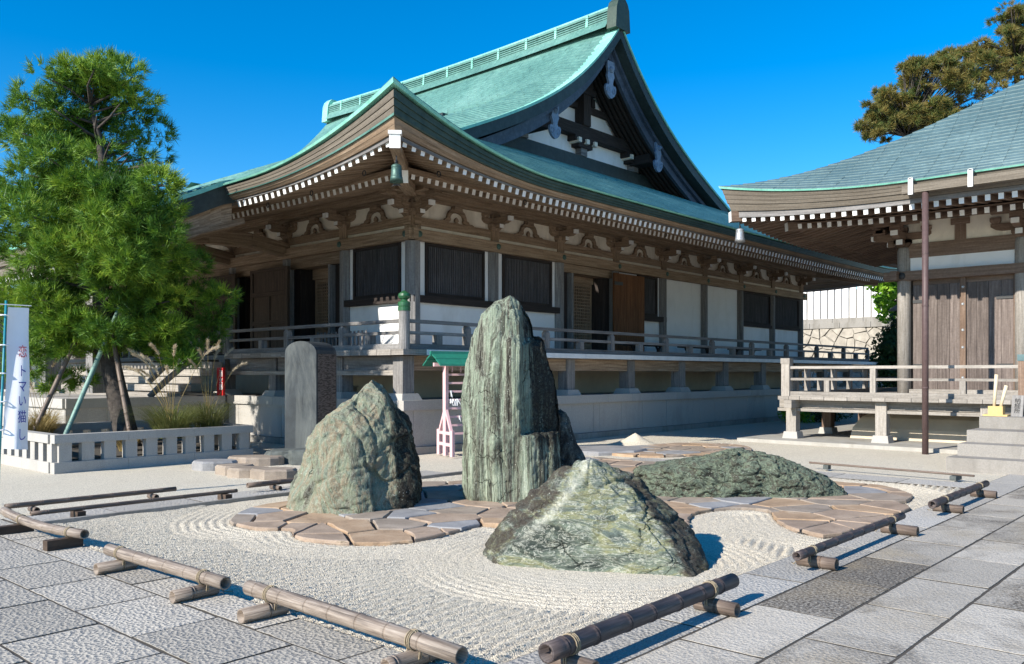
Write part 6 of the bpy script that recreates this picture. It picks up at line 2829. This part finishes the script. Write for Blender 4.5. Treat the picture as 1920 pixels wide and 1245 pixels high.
# stepping stones
for i, (x, y, rx, ry) in enumerate(((7.46, 13.5, .52, .4), (7.33, 12.62, .42, .34), (7.28, 12.13, .45, .32), (7.44, 11.63, .5, .33), (8.35, 13.6, .7, .45), (14.4, 10.35, .95, .8))):
    rs_ = random.Random(i)
    poly = []
    for k in range(14):
        a = 2 * math.pi * k / 14
        q = 1 + rs_.uniform(-.1, .1)
        v = (RT * (math.cos(a) * rx * q) + FW * (math.sin(a) * ry * q)) * (.72 if i < 5 else .9)
        poly.append((x + v.x, y + v.y))
    me = slab_mesh(poly, -.05, .12 if i < 5 else .05, .03, M['flag3'] if i in (0, 5) else M['flag4'], .004, name='stepping_stone')
    o = put(me, 'stepping_stone', None)
    tag(o, ['stepping stone nearest the planter corner, at the left of the row', 'second stepping stone of the row in front of the planter', 'third stepping stone of the row in front of the planter', 'stepping stone at the right end of the row, nearest the garden', 'large stepping stone lying back by the stele base', 'wide flat grey disc stone behind the tall standing stone'][i], 'stepping stone', 'stepping stones on the gravel')

# cone of raked sand
rows = []
for k in range(13):
    f = k / 12
    r_ = .62 * (1 - f) + .01
    z = -.03 + .27 * (1 - (1 - f) ** 1.0) - .0 + (.05 * math.sin(f * math.pi) * -1)
    row = []
    for i in range(36):
        a = 2 * math.pi * i / 36
        q = 1 + .05 * math.sin(3 * a + 1) + .04 * noise.noise(Vector((math.cos(a) * 3, math.sin(a) * 3, f * 4)))
        row.append((16.35 + math.cos(a) * r_ * q * 1.1, 10.9 + math.sin(a) * r_ * q * 1.1, z + .01 * noise.noise(Vector((a * 4, f * 9, 0)))))
    rows.append(row)
m_ = MB()
m_.grid(np.array(rows), close=True)
o = m_.build('sand_cone', M['gravel'], smooth=True)
tag(o, 'small cone-shaped heap of pale sand beside the hall platform', 'sand heap')

# fortune-paper rack
rk = thing('fortune_rack', 'pink ladder-like rack with green roof and tied paper strips', 'rack', (11.6, 12.15, 0))
rb = Vector((11.55, 12.1, 0))
ru = unit(Vector((.93, -.36, 0)))     # rack runs to the right, behind the tall stone
rv = Vector((-ru.y, ru.x, 0))


def rp_(u, v, z):
    q = rb + ru * u + rv * v
    return (q.x, q.y, z)


def rbeam(name, a, b, w, h, mat='pink'):
    m_ = MB()
    m_.beam(a, b, w, h)
    return m_.build(name, M[mat], rk)


for u in (0, 1.0):
    m_ = MB()
    m_.beam(rp_(u, 0, 0), rp_(u, 0, 1.78), .08, .08, up=(0, 1, 0))
    m_.build('post', M['pink'], rk)
    for s in (-1, 1):
        m_ = MB()
        m_.beam(rp_(u, s * .33, 0), rp_(u, s * .33, .5), .07, .07, up=(0, 1, 0))
        m_.build('foot_post', M['pink'], rk)
        rbeam('brace', rp_(u, s * .30, .45), rp_(u, s * .03, .88), .05, .06)
    for z in (.22, .44):
        rbeam('foot_rail', rp_(u, -.33, z), rp_(u, .33, z), .045, .06)
zr = [.42 + .165 * k for k in range(8)]
for z in zr:
    rbeam('rung', rp_(.04, 0, z), rp_(.96, 0, z), .035, .04)
for k in range(5):
    rbeam('spindle', rp_(.14 + .18 * k, 0, 1.62), rp_(.14 + .18 * k, 0, 1.76), .02, .02)
rbeam('top_beam', rp_(-.25, 0, 1.77), rp_(1.25, 0, 1.77), .07, .07)
for s in (-1, 1):
    for (v0, z0, v1, z1) in ((.0, 1.96, .26, 1.86), (.22, 1.86, .46, 1.74)):
        m_ = MB()
        a, b = rp_(-.3, s * v0, z0), rp_(1.3, s * v0, z0)
        c_, d2 = rp_(1.3, s * v1, z1), rp_(-.3, s * v1, z1)
        up_ = Vector((0, 0, .03))
        A4 = [Vector(a), Vector(d2), Vector(d2) + up_, Vector(a) + up_]
        B4 = [Vector(b), Vector(c_), Vector(c_) + up_, Vector(b) + up_]
        m_.hexa(A4 + B4)
        m_.build('roof_board', M['green_paint'], rk)
rbeam('ridge_cap', rp_(-.32, 0, 2.0), rp_(1.32, 0, 2.0), .07, .06, 'green_paint')
rs_ = random.Random(4)
for k in range(20):
    u = rs_.uniform(.08, .92)
    z = zr[rs_.choice([1, 2, 3, 4, 4, 5, 6, 6])]
    m_ = MB()
    a = rs_.uniform(-.06, .06)
    p0 = Vector(rp_(u, -.03, z + .02))
    p1 = Vector(rp_(u + a, -.045, z - rs_.uniform(.07, .12)))
    p2 = Vector(rp_(u - a * 1.2 + .03, -.05, z - rs_.uniform(.05, .1)))
    m_.beam(p0, p1, .028, .006)
    m_.beam(p0, p2, .025, .006)
    m_.build('paper_strip', M['paper'], rk)

# red sign by the front stairs
sg = thing('red_sign', 'narrow red sign with white characters beside the front stairs', 'sign', (10.85, 19.35, ZP))
m_ = MB()
m_.box(10.82, 10.88, 19.17, 19.46, ZP, ZP + .68)
m_.build('panel', M['red_sign'], sg)
textmesh('消\n火\n器', .17, M['paper'], 'lettering', sg, face_mat((10.812, 19.25, ZP + .36), (0, -1, 0), (0, 0, 1)))

# banner
bn = thing('banner', 'tall white vertical banner with red and blue characters at left edge', 'banner', (3.66, 11.75, 0))
m_ = MB()
m_.tube([(3.63, 11.8, 0), (3.70, 11.72, 2.5)], .014, 10)
m_.build('pole', plain('teal_pole_paint', (.02, .22, .28), .4, .1, 9), bn, smooth=True)
m_ = MB()
m_.tube([(3.62, 11.70, 2.45), (3.98, 11.70, 2.45)], .006, 6)
m_.build('cross_bar', M['paper'], bn)
m_ = MB()
rows = []
for i in range(37):
    f = i / 36
    z = 2.42 - 1.75 * f
    row = []
    for j in range(13):
        g = j / 12
        x = 3.715 + .235 * g - .04 * f + (.045 * f * g)
        yv = 11.70 + .035 * math.sin(g * 5.0 + f * 2.3) * (.3 + f) + .02 * math.sin(f * 9)
        row.append((x, yv, z - .03 * g * f))
    rows.append(row)
m_.grid(np.array(rows)[:, ::-1])
cloth = m_.build('cloth', plain('white_banner_cloth', (.80, .80, .82), .75, .04, 4), bn, smooth=True)
for z in (2.32, 1.95, 1.6, 1.25, .9):
    m_ = MB()
    m_.tube(ringpts((3.66 + .02 * (z - 1), 11.76 - .02 * (z - 1), z), (1, 0, 0), (0, 1, 0), .05, .05, 8), .008, 5, False)
    m_.build('loop', M['paper'], bn)
M['ink_red'] = plain('red_ink', (.55, .02, .03), .7, .05)
M['ink_blue'] = plain('blue_ink', (.035, .04, .28), .7, .05)
for ch, z, m in (('恋', 1.86, 'ink_red'), ('ト', 1.62, 'ink_blue'), ('マ', 1.43, 'ink_blue'), ('い', 1.25, 'ink_blue'), ('猫', 1.05, 'ink_blue'), ('し', .83, 'ink_blue')):
    textmesh(ch, .165, M[m], 'lettering', bn, face_mat((3.86 - .01 * (1.9 - z), 11.635, z), (.62, 0, 0), (0, 0, 1)))

# ---- things on the hall deck and under it
pk = thing('picket_stand', 'low grey picket stand on the hall deck behind the railing', 'stand', (12.5, 16.7, ZD))
for k in range(14):
    m_ = MB()
    y = 15.75 + k * .145
    m_.beam((12.5, y, ZD), (12.5, y, ZD + .52), .045, .03, up=(1, 0, 0))
    m_.build('picket', M['wood_grey'], pk)
for z in (.12, .42):
    m_ = MB()
    m_.box(12.52, 12.56, 15.7, 17.7, ZD + z, ZD + z + .05)
    m_.build('picket_rail', M['wood_grey'], pk)
for i, x in enumerate((21.6, 24.6, 27.9)):
    b = thing('trestle_bench', ['low dark trestle bench on the deck, nearest the open door', 'middle low dark trestle bench on the deck by the white wall', 'low dark trestle bench on the deck, farthest from the door'][i], 'bench', (x, 14.0, ZD), 'trestle benches on the hall deck')
    m_ = MB()
    m_.box(x - .95, x + .95, 13.85, 14.2, ZD + .33, ZD + .38)
    m_.build('seat', M['wood_dark'], b)
    for s in (-.65, .65):
        for q in (-1, 1):
            m_ = MB()
            m_.beam((x + s - .14 * q, 14.02 + .02 * q, ZD), (x + s + .14 * q, 14.02 + .02 * q, ZD + .33), .05, .05)
            m_.build('leg', M['wood_dark'], b)
pal = thing('wooden_pallet', 'flat wooden pallet stored under the hall floor', 'pallet', (12.4, 17.8, ZP))
for z in (.03, .2):
    for k in range(3):
        m_ = MB()
        m_.box(12.2 + k * .3, 12.45 + k * .3, 16.7, 18.4, ZP + z, ZP + z + .04)
        m_.build('board', M['wood_pale'], pal)
for y in (16.75, 17.5, 18.25):
    m_ = MB()
    m_.box(12.2, 13.0, y, y + .1, ZP + .072, ZP + .198)
    m_.build('runner', M['wood_pale'], pal)

# ================================================================== background
# retaining wall with stones, coping and white panel fence
wl_ = thing('retaining_wall', 'sunlit stone retaining wall with concrete coping behind the halls', 'wall', (45, 17, 0))
BX = 45.0
m_ = MB()
m_.box(BX, BX + 1.0, 6, 30, -.1, 3.98)
m_.build('core', M['granite_dark'], wl_)
reg = [(0, 0), (16, 0), (16, 3.95), (0, 3.95)]
M['wall_stone'] = plain('pale_wall_stone', (.38, .345, .29), .85, .3, 3, .4, bscale=14)
for i, c in enumerate(voronoi(reg, .62, .05, 12)):
    m_ = MB()
    cp = roughen(c, i, .02, .3)
    m_.prism([(-p[0], p[1]) for p in cp][::-1], (BX + .05, 24, 0), (0, 1, 0), (0, 0, 1), (-.1 - rnd.uniform(0, .06), 0, 0))
    m_.build('wall_stone', M['wall_stone'], wl_)
for k in range(12):
    m_ = MB()
    m_.box(BX - .12, BX + .3, 6 + 1.6 * k + .01, 7.6 + 1.6 * k - .01, 3.98, 4.26)
    m_.build('coping_block', M['granite_dark'], wl_)
    m_ = MB()
    m_.box(BX - .06, BX + .3, 6 + 1.6 * k + .41, 7.6 + 1.6 * k + .39, 4.262, 4.5)
    m_.build('coping_block', M['granite_dark'], wl_)
fn_ = thing('panel_fence', 'white upright panel fence on top of the stone wall', 'fence', (BX + .1, 17, 4.5))
m_ = MB()
m_.box(BX + .1, BX + .16, 10, 26, 4.5, 5.98)
m_.build('backing', M['granite_dark'], fn_)
y = 10
while y < 25.5:
    m_ = MB()
    m_.box(BX, BX + .08, y + .03, y + .33, 4.5, 6.08 + rnd.uniform(-.01, .01))
    m_.build('panel', M['plaster'], fn_)
    y += .375


def leaf_cloud(blobs, n, L, seed, flat=.5):
    """leaf quads spread through blob volumes"""
    rs_ = np.random.RandomState(seed)
    Vs = []
    for (c, r, rz_) in blobs:
        k = max(20, int(n * (r * r)))
        d = rs_.normal(0, 1, (k, 3))
        d /= np.linalg.norm(d, axis=1)[:, None]
        rad = rs_.uniform(.5, 1.0, (k, 1)) ** .5
        p = np.array(c) + d * rad * np.array([r, r, rz_])
        nrm = d + rs_.normal(0, .5, (k, 3))
        nrm /= np.linalg.norm(nrm, axis=1)[:, None]
        u = np.cross(nrm, rs_.normal(0, 1, (k, 3)))
        u /= np.linalg.norm(u, axis=1)[:, None]
        v = np.cross(nrm, u)
        s = L * rs_.uniform(.6, 1.3, (k, 1))
        q = np.stack([p - u * s * .5, p + v * s * .32, p + u * s * .6, p - v * s * .32], 1)
        Vs.append(q.reshape(-1, 3))
    V = np.concatenate(Vs)
    F_ = np.arange(len(V)).reshape(-1, 4)
    return V, F_


def leafy_tree(name, label, cat, base, blobs, mat, n, L, seed, trunk=None, group=None):
    t = thing(name, label, cat, base, group)
    if trunk:
        m_ = MB()
        m_.tube(trunk[0], trunk[1], 8)
        m_.build('trunk', M['bark'], t, smooth=True)
        # limbs into the larger blobs
        m_ = MB()
        top = Vector(trunk[0][-1])
        for (c, r, z) in blobs:
            m_.tube([top, top.lerp(Vector(c), .5) + Vector((0, 0, .1)), Vector(c)], [.07, .045, .015], 5)
        m_.build('limbs', M['bark'], t, smooth=True)
    V, F_ = leaf_cloud(blobs, n, L, seed)
    npmesh('crown', V, F_, mat, t)
    return t


def blobset(c, R, H, n, seed, r=(.35, .6)):
    rs_ = random.Random(seed)
    out = []
    for _ in range(n):
        a = rs_.uniform(0, 6.28)
        k = math.sqrt(rs_.random()) * R
        z = rs_.uniform(-1, 1) * H
        k *= math.sqrt(max(.1, 1 - (z / H) ** 2 * .8))
        q = rs_.uniform(*r)
        out.append(((c[0] + math.cos(a) * k, c[1] + math.sin(a) * k, c[2] + z), q, q * .8))
    return out


leafy_tree('lime_tree', 'bright lime-green leafy tree between the two temple roofs', 'tree', (41, 12.6, 0), blobset((40.5, 13.0, 5.7), 1.2, 1.6, 34, 1, (.35, .65)), M['leaf_lime'], 900, .17, 1,
           ([(41, 12.6, 0), (41.05, 12.65, 2.5), (41, 12.7, 5)], [.14, .11, .06]))
leafy_tree('evergreen_shrub', 'dark evergreen shrub standing before the stone wall by the column', 'shrub', (38.6, 12.3, 0), blobset((38.6, 12.35, 2.0), .9, 2.0, 34, 2, (.4, .7)), M['leaf_dark'], 700, .17, 2,
           ([(38.6, 12.3, 0), (38.6, 12.3, 2.0)], [.1, .05]))
for i, y in enumerate((13.4, 16.2, 19.2, 22.2)):
    leafy_tree('hedge_tree', ['dark hedge tree behind the white fence, nearest the lime tree', 'second dark hedge tree behind the white fence from the lime tree', 'third dark hedge tree behind the white fence from the lime tree', 'dark hedge tree behind the fence beside the hall corner'][i], 'tree', (48, y, 4), blobset((48, y, 6.2), 1.4, 1.0, 20, 10 + i, (.5, .9)), M['leaf_dark'], 330, .26, 10 + i,
               ([(48, y, 3.5), (48, y, 6)], [.15, .08]), 'hedge trees behind the white fence')
leafy_tree('low_bush', 'small yellow-green bush at the far end of the hall platform', 'bush', (27.2, 11.9, 0), blobset((27.2, 11.9, .3), .55, .3, 12, 31, (.2, .35)), M['leaf_lime'], 1500, .08, 31)
leafy_tree('low_bush', 'dark green bush under the side temple deck', 'bush', (28.4, 11.2, 0), blobset((28.6, 11.3, .3), .7, .3, 14, 32, (.25, .4)), M['leaf_dark'], 1500, .08, 32)
# small grey roofed lantern house seen beside the column
kio = thing('small_kiosk', 'small grey-roofed structure among leaves beside the temple column', 'kiosk', (36, 10.9, 0))
m_ = MB()
m_.lathe([(.75, 4.05), (.72, 4.1), (.1, 4.5), (.02, 4.6)], (35, 10.75, 0), 4)
m_.build('roof', M['granite_dark'], kio)
m_ = MB()
m_.box(34.7, 35.3, 10.45, 11.05, 0, 4.05)
m_.build('body', M['wood_dark'], kio)


def pine_far(name, label, base, pads, seed, mat, trunk):
    t = thing(name, label, 'tree', base, 'brownish pines behind the side temple')
    m_ = MB()
    m_.tube(trunk[0], trunk[1], 8)
    m_.build('trunk', M['bark'], t, smooth=True)
    T, D = [], []
    R = random.Random(seed)
    lb_ = MB()
    for (c, r, z, n) in pads:
        pad(c, r, z, n, R, T, D)
        tp = min(trunk[0], key=lambda q: abs(q[2] - (c[2] - 1)))
        a, b = Vector(tp), Vector(c)
        lb_.tube([a, a.lerp(b, .5) + Vector((0, 0, .2)), b], [.05, .035, .015], 5)
    lb_.build('limbs', M['bark'], t, smooth=True)
    V, F_ = needle_tufts(T, D, .30, .018, 14, seed)
    npmesh('crown', V, F_, mat, t)


def pad_px(px_, py_, dep, r, z, n):
    lat = (px_ - 960) / 1605 * dep
    p = pt(lat, dep)
    return ((p.x, p.y, CAM_H + (700 - py_) / 1605 * dep), r, z, n)


R5 = random.Random(9)
pads = []
for px_, py_, r in ((1655, 235, .75), (1690, 195, .95), (1650, 200, .6), (1725, 160, 1.0), (1760, 205, 1.0), (1700, 235, .8), (1780, 140, 1.0), (1745, 190, .9), (1635, 252, .5), (1675, 215, .8), (1715, 130, .6), (1800, 175, .9), (1730, 120, .5), (1775, 110, .5), (1665, 180, .6), (1640, 218, .5), (1790, 215, .8), (1740, 232, .7), (1815, 150, .9)):
    for k in range(10):
        pads.append(pad_px(px_ + R5.gauss(0, 24) * r, py_ + R5.gauss(0, 13) * r, 43 + R5.uniform(-2, 2), r * R5.uniform(.22, .55), r * R5.uniform(.1, .22), 22))
b0 = pt(20.5, 43)
pine_far('autumn_pine', 'brown-tinged pine rising behind the blue-green temple roof', (b0.x, b0.y, 0), pads, 8, M['pine_brown'], ([(b0.x, b0.y, 0), (b0.x, b0.y, 8), tuple(pt(19.8, 43, 13.5))], [.4, .3, .12]))
pads = []
for px_, py_, r in ((1840, 125, 1.0), (1880, 110, 1.1), (1860, 150, 1.0), (1915, 130, 1.1), (1905, 75, .8), (1925, 60, .8), (1890, 55, .5), (1930, 100, 1.0), (1820, 100, .5), (1955, 80, 1.2), (1850, 95, .6), (1912, 30, .5), (1960, 30, 1.2), (1990, 90, 1.3)):
    for k in range(10):
        pads.append(pad_px(px_ + R5.gauss(0, 24) * r, py_ + R5.gauss(0, 13) * r, 45 + R5.uniform(-2, 2), r * R5.uniform(.22, .55), r * R5.uniform(.1, .22), 22))
b0 = pt(27, 45)
pine_far('autumn_pine', 'larger brownish pine at the right edge above the temple roof', (b0.x, b0.y, 0), pads, 18, M['pine_brown'], ([(b0.x, b0.y, 0), (b0.x, b0.y, 9), tuple(pt(26.5, 45, 18))], [.45, .32, .12]))

# distant left: low building, hedge and a parked white car seen under the pine
bl = thing('annex_building', 'low grey annex building far behind the pine tree', 'building', (14, 56, 0))
m_ = MB()
m_.box(2, 22, 54, 62, -.1, 3.2)
m_.build('wall', M['plaster_aged'], bl)
m_ = MB()
m_.prism([(-5.4, 3.1), (5.4, 3.1), (5.4, 3.3), (0, 5.6), (-5.4, 3.3)][::1], (1, 58, 0), (0, 1, 0), (0, 0, 1), (22, 0, 0))
m_.build('roof', M['copper_edge'], bl)
for x in (4, 7, 10, 13, 16, 19):
    m_ = MB()
    m_.box(x, x + 1.6, 53.9, 53.99, .9, 2.4)
    m_.build('window', M['wood_dark'], bl)
car = thing('parked_car', 'white car parked far behind the pine trunk', 'car', (15.5, 36.5, 0))
cx_, cy_ = 15.6, 37.0
side = [(-2.0, .3), (2.0, .3), (2.05, .75), (1.6, .9), (.95, 1.0), (.45, 1.45), (-1.2, 1.48), (-1.75, 1.0), (-2.05, .9)]
cu_ = unit(Vector((.9, -.43, 0)))
cv_ = Vector((-cu_.y, cu_.x, 0))
o_ = Vector((cx_, cy_, 0)) - cv_ * .8
m_ = MB()
m_.prism(side, o_, cu_, Vector((0, 0, 1)), cv_ * 1.6)
m_.build('body', plain('white_car_paint', (.8, .8, .8), .25, .02, 3, 0, .5), car)
glass = plain('dark_car_glass', (.04, .05, .06), .1, .1, 3, 0, .6)
for w_poly in ([(-1.1, 1.02), (-.35, 1.02), (-.35, 1.38), (-1.05, 1.38)], [(-.25, 1.02), (.75, 1.02), (.4, 1.38), (-.25, 1.38)]):
    m_ = MB()
    m_.prism(w_poly, o_ - cv_ * .012, cu_, Vector((0, 0, 1)), cv_ * .02)
    m_.build('window', glass, car)
for u in (-1.25, 1.25):
    for v in (-.02, 1.42):
        c = o_ + cu_ * u + cv_ * v
        m_ = MB()
        m_.tube([(c.x, c.y, .32), tuple(Vector((c.x, c.y, .32)) + cv_ * .2)], .32, 18)
        w = m_.build('wheel', M['iron'], car)
        m_ = MB()
        m_.tube([tuple(Vector((c.x, c.y, .32)) - cv_ * .012), tuple(Vector((c.x, c.y, .32)) + cv_ * .01)], .2, 14)
        m_.build('rim', M['silver'], w)
